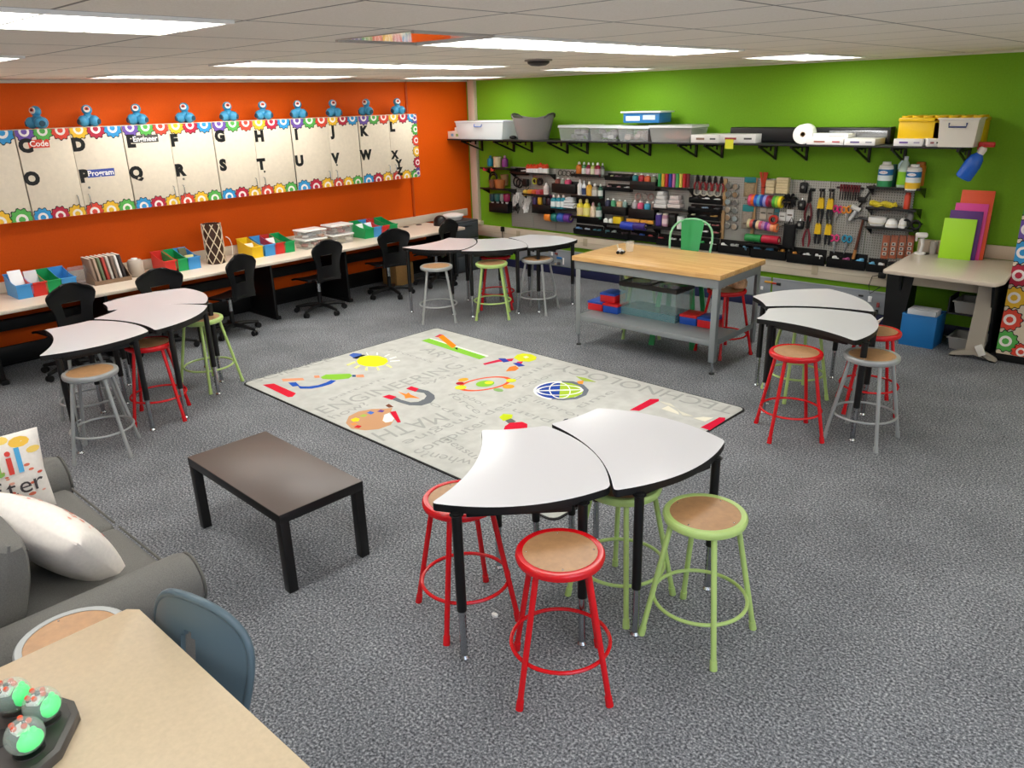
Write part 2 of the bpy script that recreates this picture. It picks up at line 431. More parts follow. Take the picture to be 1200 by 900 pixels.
for (a, b), lb in zip(pairs, pl):
    y0, y1 = YD[a], YD[b+1]
    cab = thing('wall_cupboard', 'cream two-door wall cupboard %s' % lb, 'cupboard', (0, 0, 0), 0, 'cupboards on the orange wall')
    bd = MB().box(CREAM, (.164, (y0+y1)/2, (CB+CT)/2), (.328, y1-y0-.006, CT-CB), .003)
    bd.box(BLACK, (.329, (y0+y1)/2, (CB+CT)/2), (.004, y1-y0-.01, CT-CB-.02))
    obj('body', bd, cab)
    for d in (a, b):
        q0, q1 = YD[d]+(.006 if d == a else .002), YD[d+1]-(.002 if d == a else .006)
        if d == 11 or d == 9: q0 += .006
        dr = obj('door', MB().box(CREAM, (.34, (q0+q1)/2, (CB+CT)/2), (.018, q1-q0, CT-CB-.004), .002), cab)
        g = MB(); g2 = MB(); w = (q1-q0)/3
        for k in range(3):
            gear(g, MX(.349), q0+w*(k+.5), CT-.018, w*.56, TOPC[(k+(0 if d == a else 3)) % 6], (q0+.001, CB), (q1-.001, CT-.003))
            gear(g2, MX(.349), q0+w*(k+.5), CB+.018, w*.56, BOTC[(k+(0 if d == a else 3)) % 6], (q0+.001, CB+.003), (q1-.001, CT))
        g.box(BLACK, (.3493, (q0+q1)/2, CT-.014), (.0014, q1-q0-.004, .02)); g2.box(BLACK, (.3493, (q0+q1)/2, CB+.014), (.0014, q1-q0-.004, .02))
        if d == 12:
            for k, c in enumerate(('purple', 'crimson', 'yellow', 'red', 'green', 'purple')):
                gear(g, MX(.349), q1-.03, CB+.05+k*(CT-CB-.1)/5, .07, c, (q0, CB+.003), (q1-.001, CT-.003))
        obj('gear_border', g, dr); obj('gear_border', g2, dr)
        for ch, (ly, lz) in LET.get(d, []):
            if ch in 'XYZ': sz = .13
            else: sz = .152
            mm = MB(); _, _, tw = text_geo(ch, sz)
            mm.text(BLACK, ch, sz, MX(.349) @ TR(ly-tw/2, lz-sz*.36, 0), .002, off=.07)
            obj('letter', mm, dr)
        if d in CARD:
            s, (ly, lz), cc = CARD[d]
            mm = MB(); _, _, tw = text_geo(s, .07)
            mm.prism(P(cc, .5), [(ly-tw/2-.01, lz-.032), (ly+tw/2+.01, lz-.032), (ly+tw/2+.014, lz+.04), (ly-tw/2-.014, lz+.04)], 0, .0015, MX(.349))
            mm.text(P('#fbf7f2', .5), s, .07, MX(.349) @ TR(ly-tw/2, lz-.018, 0), .0022, off=.02)
            obj('word_card', mm, dr)['label'] = 'small word card reading %s' % s
        hy = q1-.05 if d == a else q0+.05
        obj('handle', MB().tube(CHROME, [(.349, hy, 1.44), (.372, hy, 1.445), (.376, hy, 1.47), (.376, hy, 1.53), (.372, hy, 1.555), (.349, hy, 1.56)], .005), dr)
        if d == b: obj('lock', MB().cyl(CHROME, (.348, hy+.02, 1.62), (.354, hy+.02, 1.62), .011), dr)

# ---------------------------------------------------------------- toy robots along the cupboard tops
RB = P('#3f93bd', .3, noise=.12, nscale=25); RD = P('#23485c', .35); RE = P('#e9e4e0', .3); RO = P('#d8503a', .35)
def robot_proto(label, loc, rz):
    t = thing('toy_robot', label, 'toy robot', loc, rz, 'blue toy robots on the cupboard tops')
    b = MB()
    for a in (PI/2, PI/2+2.09, PI/2-2.09): b.ball(RB, (.052*math.cos(a), .052*math.sin(a), .052), .052, 18)
    b.ball(RB, (0, 0, .075), .05, 16)
    obj('body', b, t)
    w = MB()
    for a in (PI/2+2.09, PI/2-2.09): w.cyl(RD, (.052*math.cos(a)*1.6, .052*math.sin(a)*1.6, .045), (.052*math.cos(a)*2.03, .052*math.sin(a)*2.03, .045), .03, .024, 16)
    obj('wheels', w, t)
    h = obj('head', MB().ball(RB, (0, 0, .152), .047, 20), t)
    obj('eye', MB().cyl(RE, (0, -.036, .158), (0, -.046, .16), .03, .028, 20).cyl(RO, (0, -.045, .16), (0, -.048, .16), .02, .018, 16).cyl(BLACK, (0, -.047, .16), (0, -.05, .16), .009, .009, 12), h)
    return t
RP = [-5.721, -5.275, -4.809, -4.31, -3.828, -3.401, -2.945, -2.455, -1.953, -1.457]
RL = ['above the letter C, turned away', 'above the letter D', 'above the letter E and its word card', 'above the letter F', 'above the letter G', 'above the letter H', 'above the letter I', 'above the letter J', 'above the letter K', 'above the letter L, nearest the corner']
rp = None
for y, l, a in zip(RP, RL, (.55, 1.25, 1.1, .95, 1.3, 1.2, 1.1, 1.25, .5, 1.2)):
    lab = 'small blue three-wheeled toy robot ' + l
    if rp is None: rp = robot_proto(lab, (.2, y, CT), a)
    else: dup(rp, lab, (.2, y, CT), a)

# ---------------------------------------------------------------- long counter along the orange wall
CZ = .70; CX = .82; CY0, CY1 = -8.6, -.93
ct = thing('counter', 'long cream laminate counter along the orange wall', 'counter', (0, CY1, 0))
ob = lambda n, mb, par: obj(n, mb, par, (0, -CY1, 0))
ob('worktop', MB().box(LAMIN, (CX/2, (CY0+CY1)/2, CZ-.018), (CX, CY1-CY0, .036), .01, 3), ct)
struct('trim_5', MB().box(P('#d9cdbb', .4), (.012, (CY0-.1)/2, CZ+.053), (.024, -CY0-.1, .102), .004))
for y in (-8.0, -6.6, -5.6, -3.8, -2.78, -.97):
    pn = MB().box(BLACK, (.34, y, .33), (.56, .03, .66), .004).box(BLACK, (.34, y, .02), (.62, .06, .04), .005)
    ob('support_panel', pn, ct)
ob('cable_tray', MB().box(BLACK, (.12, (CY0+CY1)/2, .42), (.08, CY1-CY0-.1, .1), .005), ct)
ob('modesty_rail', MB().box(BLACK, (.06, (CY0+CY1)/2, .12), (.03, CY1-CY0-.1, .16), .005), ct)
for y, nm in ((-3.202, 0), (-1.387, 0), (-1.155, 0)):
    ob('grommet', MB().lathe(BLACK, [(.04, 0), (.04, .004), (.034, .006), (.0001, .004)], 20, TR(.12, y, CZ)), ct)

# book bins
def bin_proto(label, col, loc, grp):
    t = thing('book_bin', label, 'bin', loc, 0, grp)
    m = P(col, .35); w, d, hb, hf, th = .135, .3, .19, .125, .006
    b = MB(); b.box(m, (-d/2, 0, .003), (d, w, .006))
    for s in (-1, 1):
        b.prism(m, [(-d, 0), (0, 0), (.012, hf), (-.1, hf+.01), (-d-.012, hb)], -th/2, th/2, Matrix(((1, 0, 0, 0), (0, 0, -1, s*(w/2-th/2)), (0, 1, 0, 0), (0, 0, 0, 1))))
    b.prism(m, [(-w/2, 0), (w/2, 0), (w/2, hf), (-w/2, hf)], -.005, .001, Matrix(((0, 0, 1, .002), (1, 0, 0, 0), (0, 1, .1, 0), (0, 0, 0, 1))))
    b.box(m, (-d-.006, 0, hb/2), (th, w, hb))
    obj('tub', b, t)
    obj('rim', MB().box(m, (.014, 0, hf), (.014, w+.01, .014), .004), t); obj('rim', MB().box(m, (-d-.012, 0, hb), (.014, w+.01, .012), .004), t)
    return t
BB, BR, BG, BY = '#469ada', '#d5322b', '#16a05a', '#e8c21c'
cn = {BB: 'blue', BR: 'red', BG: 'green', BY: 'yellow'}
protos = {}
def place_bin(col, pos, label, grp):
    if col in protos: return dup(protos[col], label, (*pos, CZ), 0, grp)
    protos[col] = bin_proto(label, col, (*pos, CZ), grp); return protos[col]
G1, G2, G3, G4 = [ 'book bins at the left end of the counter', 'book bins beside the lattice vase', 'book bins in the middle of the counter', 'book bins near the corner']
BINX = .45
for col, y, lb, g in (
    (BB, -6.221, 'stuffed with a white paper, leftmost on the counter', G1), (BR, -6.096, 'holding papers between leftmost blue and green ones', G1),
    (BG, -5.971, 'right of the leftmost red one on the counter', G1), (BB, -5.841, 'right of the leftmost green one, before the clear tray', G1),
    (BR, -4.838, 'left of the lattice vase, first of three', G2), (BG, -4.725, 'in the middle of three left of the lattice vase', G2), (BB, -4.593, 'holding small packets, next to the lattice vase', G2),
    (BY, -3.845, 'the only yellow one on the counter', G3), (BB, -3.683, 'between yellow and red bins mid counter', G3), (BR, -3.556, 'right of the blue bin beside the yellow one', G3), (BG, -3.431, 'rightmost in the row that starts with yellow', G3),
    (BG, -2.268, 'next to the clear boxes, first of the last row', G4), (BB, -2.131, 'second of the last row before the corner', G4), (BR, -2.006, 'third of the last row before the corner', G4), (BG, -1.878, 'last bin of the counter before the corner', G4)):
    place_bin(col, (BINX, y), '%s plastic book bin %s' % (cn[col], lb), g)
def sheet(label, y, x, z0, w, h, tilt, col='#eeeef0', th=.004, cat='paper', nm='paper_stack'):
    m = MB().box(P(col, .6), (0, 0, h/2), (.24, w, th*3), .001, M=TR(0, 0, 0) @ RY(tilt))
    return m
def leaning(name, label, cat, pos, size, tilt, col, grp=None, rz=0):
    """upright sheet or book: size = thickness, width, height, leaning back by tilt about y"""
    mb = MB().box(P(col, .55), (0, 0, size[2]/2), size, .002, M=RY(tilt)).box(P('#efe9dc', .7), (0, 0, size[2]/2+.001), (size[0]*.7, size[1]-.004, size[2]), 0, M=RY(tilt))
    return one(name, mb, label, cat, pos, rz, grp)
y0 = -6.221
leaning('paper', 'white paper sticking out of the leftmost blue bin', 'paper', (BINX-.1, y0, CZ+.02), (.012, .11, .24), -.5, '#f1f1f3')
leaning('paper', 'pale printed papers in the leftmost red bin', 'paper', (BINX-.14, -6.096, CZ+.02), (.03, .11, .2), -.35, '#d9d3d6')
yy = -4.593
leaning('snack_packet', 'dark olive packet in the blue bin beside the lattice vase', 'packet', (BINX-.16, yy-.02, CZ+.02), (.03, .08, .19), -.25, '#55563a')
leaning('snack_packet', 'yellow and white packet at the front of the blue bin beside the lattice vase', 'packet', (BINX-.08, yy, CZ+.02), (.03, .09, .12), -.2, '#d9cf8a')
leaning('paper', 'white papers in the middle yellow bin', 'paper', (BINX-.14, -3.845, CZ+.02), (.03, .1, .13), -.35, '#efe6d0')
leaning('paper', 'white papers in the red bin right of the yellow and blue bins', 'paper', (BINX-.16, -3.556, CZ+.02), (.025, .1, .15), -.3, '#efe9e6')
leaning('paper', 'white papers in the green bin next to the clear boxes', 'paper', (BINX-.16, -2.268, CZ+.02), (.025, .1, .15), -.3, '#e6efe9')
leaning('paper', 'white papers in the last blue bin before the corner', 'paper', (BINX-.16, -2.131, CZ+.02), (.02, .1, .15), -.3, '#dfe6ef')
CLEAR = P('#e8eaea', .12, alpha=.26, spec=.6)
t = thing('document_tray', 'clear acrylic tray with a pale sheet behind the left bins', 'tray', (.2, -5.673, CZ))
obj('sloped_sheet', MB().box(CLEAR, (0, 0, .1), (.006, .22, .24), .001, M=RY(.5)), t)
obj('base_sheet', MB().box(CLEAR, (.08, 0, .004), (.22, .22, .006), .001), t)
# magazine holder with books
by = -5.431
t = thing('magazine_holder', 'brown cardboard magazine holder filled with thin books', 'holder', (.34, by, CZ))
BRN = P('#8a6f58', .7)
h = MB()
for s in (-1, 1): h.prism(BRN, [(-.13, 0), (.1, 0), (.1, .04), (-.13, .2)], -.003, .003, Matrix(((1, 0, 0, 0), (0, 0, -1, s*.175), (0, 1, 0, 0), (0, 0, 0, 1))))
h.box(BRN, (-.015, 0, .003), (.23, .35, .006)); h.box(BRN, (.1, 0, .02), (.006, .35, .04)); h.box(BRN, (-.13, 0, .1), (.006, .35, .2))
obj('holder_shell', h, t)
bk = ['#8d7767', '#b8a08c', '#6f7f62', '#b9453c', '#c9c4ba', '#7d6a5e', '#e8e6e2', '#3a3638']
bn = ['taupe', 'tan', 'olive', 'red', 'pale grey', 'brown', 'white', 'charcoal']
for k, (c, n) in enumerate(zip(bk, bn)):
    one('book', MB().box(P(c, .6), (0, 0, .13), (.19, .022, .25), .002, M=RX(.12)).box(P('#efe8da', .7), (.0, 0, .132), (.186, .016, .25), 0, M=RX(.12)), '%s thin book standing in the brown magazine holder' % n, 'book', (.33, by-.15+k*.04, CZ+.01), 0, 'books in the magazine holder')
t = thing('speaker_canister', 'small pale grey cylinder with white cap beside the magazine holder', 'canister', (.3, -5.142, CZ))
obj('body', MB().lathe(P('#b9ada0', .5), [(.06, 0), (.075, .02), (.075, .15), (.06, .17)], 20), t)
obj('cap', MB().lathe(WHITE, [(.03, .17), (.03, .185), (.0001, .188)], 16), t)
# lattice vase
ly = -4.283
t = thing('lattice_vase', 'tall brown cylinder wrapped in a cream diamond lattice', 'vase', (.33, ly, CZ))
obj('core', MB().lathe(P('#3b2112', .5), [(.095, .0), (.095, .43), (.085, .43), (.085, .05), (.0001, .05)], 24), t)
g = MB(); cr_ = P('#d9c9ae', .5)
for k in range(7):
    for s in (1, -1):
        g.tube(cr_, [(.1*math.cos(2*PI*k/7+s*a*.1), .1*math.sin(2*PI*k/7+s*a*.1), .43*a/24) for a in range(25)], .0055, 5)
obj('lattice', g, t)
one('wire_loop', MB().tube(P('#e4ded2', .4), [(0, .06*math.sin(a*PI/10)+.02, .005+.13*(1-math.cos(a*PI/10))) for a in range(11)], .004, 6), 'thin white wire loop standing beside the lattice vase', 'wire', (.33, ly+.13, CZ))
# clear boxes, two stacks of two
def clear_box(label, loc, w, d, h, content, lid='#f0f0ee', grp=None, rz=0):
    t = thing('storage_box', label, 'storage box', loc, rz, grp)
    b = MB(); th = .004
    b.box(CLEAR, (0, 0, .003), (d*.88, w*.9, .005))
    for s in (-1, 1):
        b.add([(s*d*.44, -w*.45, 0), (s*d*.44, w*.45, 0), (s*d*.49, w*.49, h), (s*d*.49, -w*.49, h)], [(0, 1, 2, 3)], CLEAR)
        b.add([(-d*.44, s*w*.45, 0), (d*.44, s*w*.45, 0), (d*.49, s*w*.49, h), (-d*.49, s*w*.49, h)], [(0, 1, 2, 3)], CLEAR)
    obj('tub', b, t)
    obj('lid', MB().box(P(lid, .3), (0, 0, h+.006), (d*1.03, w*1.03, .018), .006), t)
    c = MB(); rr = random.Random(int(1000*(loc[1]+h)))
    for k in range(14):
        c.box(P(content[k % len(content)], .6), (rr.uniform(-.32, .32)*d, rr.uniform(-.36, .36)*w, rr.uniform(.2, .66)*h), (d*.26, w*.24, h*.34), .006, 1, rz=rr.random()*3)
    o = obj('contents', c, t); o['label'] = 'mixed small parts inside'
    return t
cy1, cy2 = -3.09, -2.695
clear_box('clear lidded box of odds and ends, lower one of the left stack', (.38, cy1, CZ), .31, .24, .1, ['#a05a52', '#8d8a86', '#c9c2ba'])
clear_box('clear lidded box of pale parts, lower one of the right stack', (.38, cy2, CZ), .31, .24, .1, ['#c8b89a', '#b6a98c', '#e2dccb'])
clear_box('clear lidded box of grey wires, on top of the left stack', (.38, cy1, CZ+.116), .31, .24, .09, ['#9aa0a4', '#d8d8d6', '#b8876f'])
clear_box('clear lidded box of pinkish parts, on top of the right stack', (.38, cy2, CZ+.116), .31, .24, .1, ['#b0645c', '#c7b6a6', '#8d807a'])
# corner: drawer unit, white tub, cardboard box
t = thing('drawer_unit', 'dark grey plastic drawer unit in the corner past the counter end', 'drawer unit', (.32, -.62, 0))
obj('cabinet', MB().box(DGREY, (0, 0, .36), (.42, .46, .72), .012), t)
for k in range(3):
    d = obj('drawer', MB().box(P('#454b4f', .45), (.212, 0, .13+k*.23), (.02, .41, .2), .008), t)
    obj('handle', MB().box(P('#2b2f32', .5), (.228, 0, .19+k*.23), (.014, .16, .02), .004), d)
t = thing('round_tub', 'white round lidded tub on the dark drawer unit', 'tub', (.26, -.62, .72))
obj('tub', MB().lathe(P('#c9cbcc', .4), [(.12, 0), (.14, .05)], 24), t); obj('lid', MB().lathe(WHITE, [(.15, .05), (.15, .07), (.1, .085), (.0001, .088)], 24), t)
cbx = (0.414, -1.728)
t = thing('cardboard_box', 'tan cardboard box on the floor under the counter', 'box', (cbx[0]-.12, cbx[1], 0))
KR = P('#b58a52', .8, noise=.08)
obj('carton', MB().box(KR, (0, 0, .14), (.3, .3, .28), .004), t)
obj('flap', MB().box(KR, (.05, .0, .288), (.2, .28, .006), .001), t); obj('tape', MB().box(P('#c8a878', .3), (0, 0, .2925), (.3, .05, .002)), t)
t = thing('wall_plug', 'black plug in the raceway socket by the corner', 'plug', (0.712, -.062, 0.551))
obj('plug_body', MB().box(BLACK, (0, -.02, 0), (.05, .04, .07), .008), t); obj('cord', MB().tube(BLACK, [(0, -.03, -.03), (.02, -.05, -.1), (.04, -.03, -.16)], .005), t)

# ---------------------------------------------------------------- fan shaped whiteboard tables
WTOP = P('#dfdfe3', .16, spec=.5)
SH = dict(a=.771, bx=.883, by=.309, dx=.275, dy=.708, s=(.075, .018, -.086, -.092))
def fan_outline(r=.026):
    C = [(0, 0), (SH['a'], 0), (SH['bx'], SH['by']), (SH['dx'], SH['dy'])]
    E_ = []
    for k in range(4):
        p = Vector((*C[k], 0)); q = Vector((*C[(k+1) % 4], 0)); d = q-p; L = d.length; n = Vector((-d.y, d.x, 0))/L
        t0 = r/L; pts = []
        for i in range(15):
            t = t0+(1-2*t0)*i/14
            pts.append(p+d*t+n*(4*SH['s'][k]*t*(1-t)))
        E_.append(pts)
    out = []
    for k in range(4):
        out += E_[k]
        a, c, b = E_[k][-1], Vector((*C[(k+1) % 4], 0)), E_[(k+1) % 4][0]
        for i in range(1, 5):
            t = i/5; out.append(a*(1-t)**2+c*(2*t*(1-t))+b*t*t)
    return [(p.x, -p.y) for p in out]      # mirrored so the body lies to the right of A->B
FO = fan_outline()
def table_proto(label, loc, rz, grp):
    t = thing('activity_table', label, 'table', loc, rz, grp)
    obj('tabletop', MB().prism(WTOP, FO, .714, .75, None, BLACK, .003), t, ang=14)
    ap = MB()
    for a, b in (((.1, -.1), (.68, -.1)), ((.2, -.58), (.78, -.3)), ((.04, -.14), (.17, -.56)), ((.72, -.08), (.8, -.26))):
        d = Vector((b[0]-a[0], b[1]-a[1], 0)); ap.box(BLACK, ((a[0]+b[0])/2, (a[1]+b[1])/2, .7), (d.length, .02, .04), .003, rz=math.atan2(d.y, d.x))
    obj('apron', ap, t)
    for (x, y) in ((-.012, -.115), (.7, -.09), (.79, -.27), (.185, -.605)):
        lg = MB().cyl(BLACKM, (x, y, .25), (x, y, .722), .0215, None, 14).cyl(BLACK, (x, y, .715), (x, y, .716), .03, None, 14)
        l = obj('leg', lg, t)
        ins = MB().cyl(CHROME, (x, y, .02), (x, y, .26), .0165, None, 12)
        for k in range(7):
            for s in (1, -1): ins.cyl(P('#2a2b2d', .5), (x, y+s*.0155, .06+k*.027), (x, y+s*.0172, .06+k*.027), .0045, None, 6)
        obj('leg_insert', ins, l)
        obj('foot_glide', MB().lathe(CHROME, [(.02, 0), (.022, .006), (.012, .022)], 14, TR(x, y, 0)), l)
    return t
TB = [('white fan-shaped table at the front, left one of its pair', (6.328, -6.502), 2.075, 'front'), ('white fan-shaped table at the front, right one of its pair', (6.843, -5.934), 2.62, 'front'),
      ('white fan-shaped table on the right, nearer one of its pair', (6.843, -3.214), 2.976, 'right'), ('white fan-shaped table on the right, farther one of its pair', (6.684, -2.393), -2.714, 'right'),
      ('white fan-shaped table on the left, nearest of the three', (2.722, -6.835), 2.782, 'left'), ('white fan-shaped table on the left, middle of the three', (2.726, -6.035), -2.926, 'left'), ('white fan-shaped table on the left, farthest of the three', (2.232, -5.383), -2.173, 'left'),
      ('white fan-shaped table at the back, nearest the orange wall', (1.528, -2.644), 1.607, 'back'), ('white fan-shaped table at the back, middle of the three', (2.27, -2.418), 2.119, 'back'), ('white fan-shaped table at the back, nearest the workbench', (2.771, -1.855), 2.613, 'back')]
tp = None
for lb, (x, y), r, g in TB:
    if tp is None: tp = table_proto(lb, (x, y, 0), r, 'white tables of the front cluster')
    else: dup(tp, lb, (x, y, 0), r, 'white tables of the %s cluster' % g)

# ---------------------------------------------------------------- stools
MASON = P('#b58a60', .35, noise=.1, nscale=35)
SR, SG, SY = P('#d4141c', .25, spec=.6), P('#b5d17c', .3), P('#a6a9a9', .35, .25)
def stool_proto(label, mat, loc, rz, grp):
    t = thing('stool', label, 'stool', loc, rz, grp)
    obj('seat_ring', MB().lathe(mat, [(.14, .585), (.165, .577), (.176, .585), (.18, .6), (.178, .611), (.172, .617), (.16, .618), (.15, .616), (.15, .612), (.14, .610), (.14, .585)], 40, cap=False), t)
    pad = MB().lathe(MASON, [(.0001, .6), (.15, .6), (.15, .614), (.0001, .6145)], 40, cap=False)
    p = obj('seat_pad', pad, t)
    rv = MB()
    for k in range(4): rv.ball(CHROME, (.135*math.cos(.78+k*PI/2), .135*math.sin(.78+k*PI/2), .6145), .0035, 8)
    obj('rivets', rv, p)
    for k in range(4):
        a = k*PI/2; c, s = math.cos(a), math.sin(a)
        l = obj('leg', MB().cyl(mat, (.256*c, .256*s, .012), (.14*c, .14*s, .59), .0125, None, 12), t)
        obj('foot_cap', MB().cyl(mat, (.2575*c, .2575*s, 0), (.249*c, .249*s, .042), .0165, .0155, 12), l)
    obj('foot_ring', MB().ring(mat, (0, 0, .19), .205, .0085, 48, 8), t)
    return t
SPR = {}
def stool(mat, key, label, x, y, deg, grp, z=0):
    if key in SPR: return dup(SPR[key], label, (x, y, z), math.radians(deg), grp)
    SPR[key] = stool_proto(label, mat, (x, y, z), math.radians(deg), grp)
FG, RG, LG, KG = ['stools at the %s tables' % s for s in ('front', 'right', 'left', 'back')]
stool(SR, 'r', 'red stool with brown seat in front of the front tables, wholly in the open', 6.828, -6.272, 89, FG)
stool(SR, 'r', 'red stool with brown seat partly under the left end of the front tables', 6.204, -6.213, 204, FG)
stool(SG, 'g', 'light green stool with brown seat standing open beside the front right table', 7.114, -5.638, 45, FG)
stool(SG, 'g', 'light green stool tucked under the front right table', 6.685, -5.633, 221, FG)
stool(SR, 'r', 'red stool in front of the nearer right table', 6.474, -3.248, 175, RG)
stool(SY, 's', 'grey stool with tan seat at the end of the nearer right table', 6.9, -3.01, -49, RG)
stool(SR, 'r', 'red stool behind the grey one at the right tables, near the tan desk', 6.72, -2.41, -107, RG)
stool(SG, 'g', 'light green stool tucked under the right tables', 6.18, -2.48, -83, RG)
stool(SY, 's', 'grey stool with brown seat at the nearest left table', 2.89, -6.59, -76, LG)
stool(SR, 'r', 'red stool under the middle left table', 2.53, -6.021, 14, LG)
stool(SG, 'g', 'light green stool at the far end of the left tables', 2.145, -5.40, -30, LG)
stool(SY, 's', 'grey stool hidden mostly under the nearest left table', 2.17, -6.41, 222, LG)
stool(SY, 's', 'grey stool with reddish seat at the back table by the orange wall', 2.15, -2.68, -87, KG)
stool(SG, 'g', 'light green stool under the middle back table', 2.53, -2.2, -93, KG)
stool(SR, 'r', 'red stool behind the green one at the back tables', 2.26, -1.85, -93, KG)
stool(SY, 's', 'grey dark-seated stool under the back table beside the workbench', 2.79, -1.72, 61, KG)
stool(SR, 'r', 'red stool behind the workbench with a pouch on its seat', 5.2, -1.84, 22.6, 'stools around the workbench')
stool(SG, 'g', 'light green stool behind the workbench under its left half', 4.25, -1.8, -99.7, 'stools around the workbench')
stool(SY, 's', 'grey stool with orange-brown seat between the sofa and the near table', 5.9, -7.765, 45, 'stool by the near table')
# pouch on the red stool
t = thing('pouch', 'patterned drawstring pouch on the red stool behind the workbench', 'pouch', (5.28, -1.78, .617))
obj('bag', MB().lathe(P('#c39a78', .8, noise=.5, nscale=22), [(.05, 0), (.075, .02), (.08, .07), (.05, .12), (.025, .14)], 16), t)
obj('gathered_neck', MB().lathe(P('#5b4a6a', .8, noise=.4, nscale=30), [(.025, .14), (.05, .165), (.055, .19), (.03, .185)], 14), t)
obj('cord', MB().ring(P('#c8c0b0', .6), (0, 0, .142), .028, .004, 16, 6), t)
one('small_card', MB().box(P('#d8cfc4', .5), (0, 0, .045), (.1, .05, .09), .006), 'small pale box beside the pouch on the red stool', 'box', (5.13, -1.85, .617))
one('paper', MB().box(WHITE, (0, 0, .05), (.006, .13, .1), .001, M=RY(.5)), 'white folded card on the red stool next to the grey one', 'paper', (6.69, -2.41, .617))

# ---------------------------------------------------------------- workbench
bx, by, bz = 4.69, -2.083, .889
bench = thing('workbench', 'grey steel workbench with butcher-block top', 'workbench', (bx, by, 0), .008)
def wood():
    m, nt, b = nodemat('butcher_block')
    tc = nt.nodes.new('ShaderNodeTexCoord'); mp = nt.nodes.new('ShaderNodeMapping')
    nt.links.new(tc.outputs['Object'], mp.inputs[0]); mp.inputs['Scale'].default_value = (1.2, 22, 22)
    br = nt.nodes.new('ShaderNodeTexBrick'); br.offset = .37
    mp2 = nt.nodes.new('ShaderNodeMapping'); nt.links.new(tc.outputs['Object'], mp2.inputs[0])
    nt.links.new(mp2.outputs[0], br.inputs['Vector'])
    br.inputs['Scale'].default_value = 1; br.inputs['Brick Width'].default_value = .55; br.inputs['Row Height'].default_value = .042
    br.inputs['Mortar Size'].default_value = .0006
    br.inputs['Color1'].default_value = lin('#e6bf84') + [1]; br.inputs['Color2'].default_value = lin('#d9ab6c') + [1]; br.inputs['Mortar'].default_value = lin('#c0935a') + [1]
    n = nt.nodes.new('ShaderNodeTexNoise'); n.inputs['Scale'].default_value = 3; n.inputs['Detail'].default_value = 6
    nt.links.new(mp.outputs[0], n.inputs['Vector'])
    r = ramp(nt, [(.3, '#d8c8b0'), (.65, '#ffffff')]); nt.links.new(n.outputs['Fac'], r.inputs['Fac'])
    mx = nt.nodes.new('ShaderNodeMix'); mx.data_type = 'RGBA'; mx.blend_type = 'MULTIPLY'; mx.inputs[0].default_value = .8
    nt.links.new(br.outputs['Color'], mx.inputs[6]); nt.links.new(r.outputs['Color'], mx.inputs[7])
    nt.links.new(mx.outputs[2], b.inputs['Base Color']); b.inputs['Roughness'].default_value = .35
    return m
BW, BD = 1.56, .85
obj('wood_top', MB().box(wood(), (0, 0, bz-.022), (BW, BD, .044), .004), bench)
ST = P('#8c9294', .45, .2)
fr = MB(); zb = bz-.044
for s in (-1, 1):
    fr.box(ST, (0, s*(BD/2-.04), zb-.04), (BW-.06, .03, .08), .004); fr.box(ST, (s*(BW/2-.04), 0, zb-.04), (.03, BD-.06, .08), .004)
obj('apron', fr, bench)
for sx in (-1, 1):
    for sy in (-1, 1):
        x, y = sx*(BW/2-.03), sy*(BD/2-.03); q = MB()
        q.box(ST, (x-sx*.025, y, (zb+.11)/2), (.052, .005, zb-.11), .001); q.box(ST, (x, y-sy*.025, (zb+.11)/2), (.005, .052, zb-.11), .001)
        l = obj('leg', q, bench)
        obj('levelling_foot', MB().cyl(CHROME, (x-sx*.02, y-sy*.02, .012), (x-sx*.02, y-sy*.02, .15), .009, None, 10).cyl(BLACK, (x-sx*.02, y-sy*.02, 0), (x-sx*.02, y-sy*.02, .014), .026, .02, 14), l)
sh = MB(); SZ = .305
sh.box(ST, (0, -BD/2+.24, SZ-.003), (BW-.08, .42, .006), .001); sh.box(ST, (0, -BD/2+.035, SZ-.025), (BW-.14, .012, .05), .003); sh.box(ST, (0, -BD/2+.45, SZ-.015), (BW-.14, .012, .036), .003)
obj('lower_shelf', sh, bench)
for s in (-1, 1): obj('side_rail', MB().box(ST, (s*(BW/2-.045), 0, SZ-.03), (.012, BD-.1, .05), .003), bench)
# fish tank on the lower shelf
p0, p1 = Vector((*(4.246, -2.178), 0)), Vector((*(4.878, -2.188), 0))
tw = (p1-p0).length; td = .3; ta = math.atan2(p1.y-p0.y, p1.x-p0.x)
tank = thing('aquarium', 'empty glass aquarium with black rim on the workbench shelf', 'aquarium', (*((p0+p1)/2).xy, SZ), ta)
GL = P('#a9ccc8', .03, alpha=.22, spec=.8); GLB = P('#126f88', .12, alpha=.88)
g = MB(); th = .3
for (cx, cy, sx, sy) in ((0, .003, tw, .005), (0, td-.003, tw, .005), (-tw/2+.003, td/2, .005, td), (tw/2-.003, td/2, .005, td)): g.box(GL, (cx, cy, th/2), (sx, sy, th))
obj('glass', g, tank)
obj('blue_base', MB().box(GLB, (0, td/2, .035), (tw-.012, td-.012, .07)), tank)['label'] = 'teal tinted lower band'
r = MB(); RM = P('#2c2b29', .5)
for (cx, cy, sx, sy) in ((0, 0, tw+.016, .018), (0, td, tw+.016, .018), (-tw/2, td/2, .018, td), (tw/2, td/2, .018, td)): r.box(RM, (cx, cy, th), (sx, sy, .044), .003)
obj('rim', r, tank)
obj('lid', MB().box(P('#9fb8b8', .08, alpha=.3), (0, td/2, th+.012), (tw-.02, td-.02, .004)).box(RM, (0, td/2, th+.014), (.03, td-.02, .01)), tank)
RED, BLU = P('#d8232a', .4), P('#1f4fb0', .4)
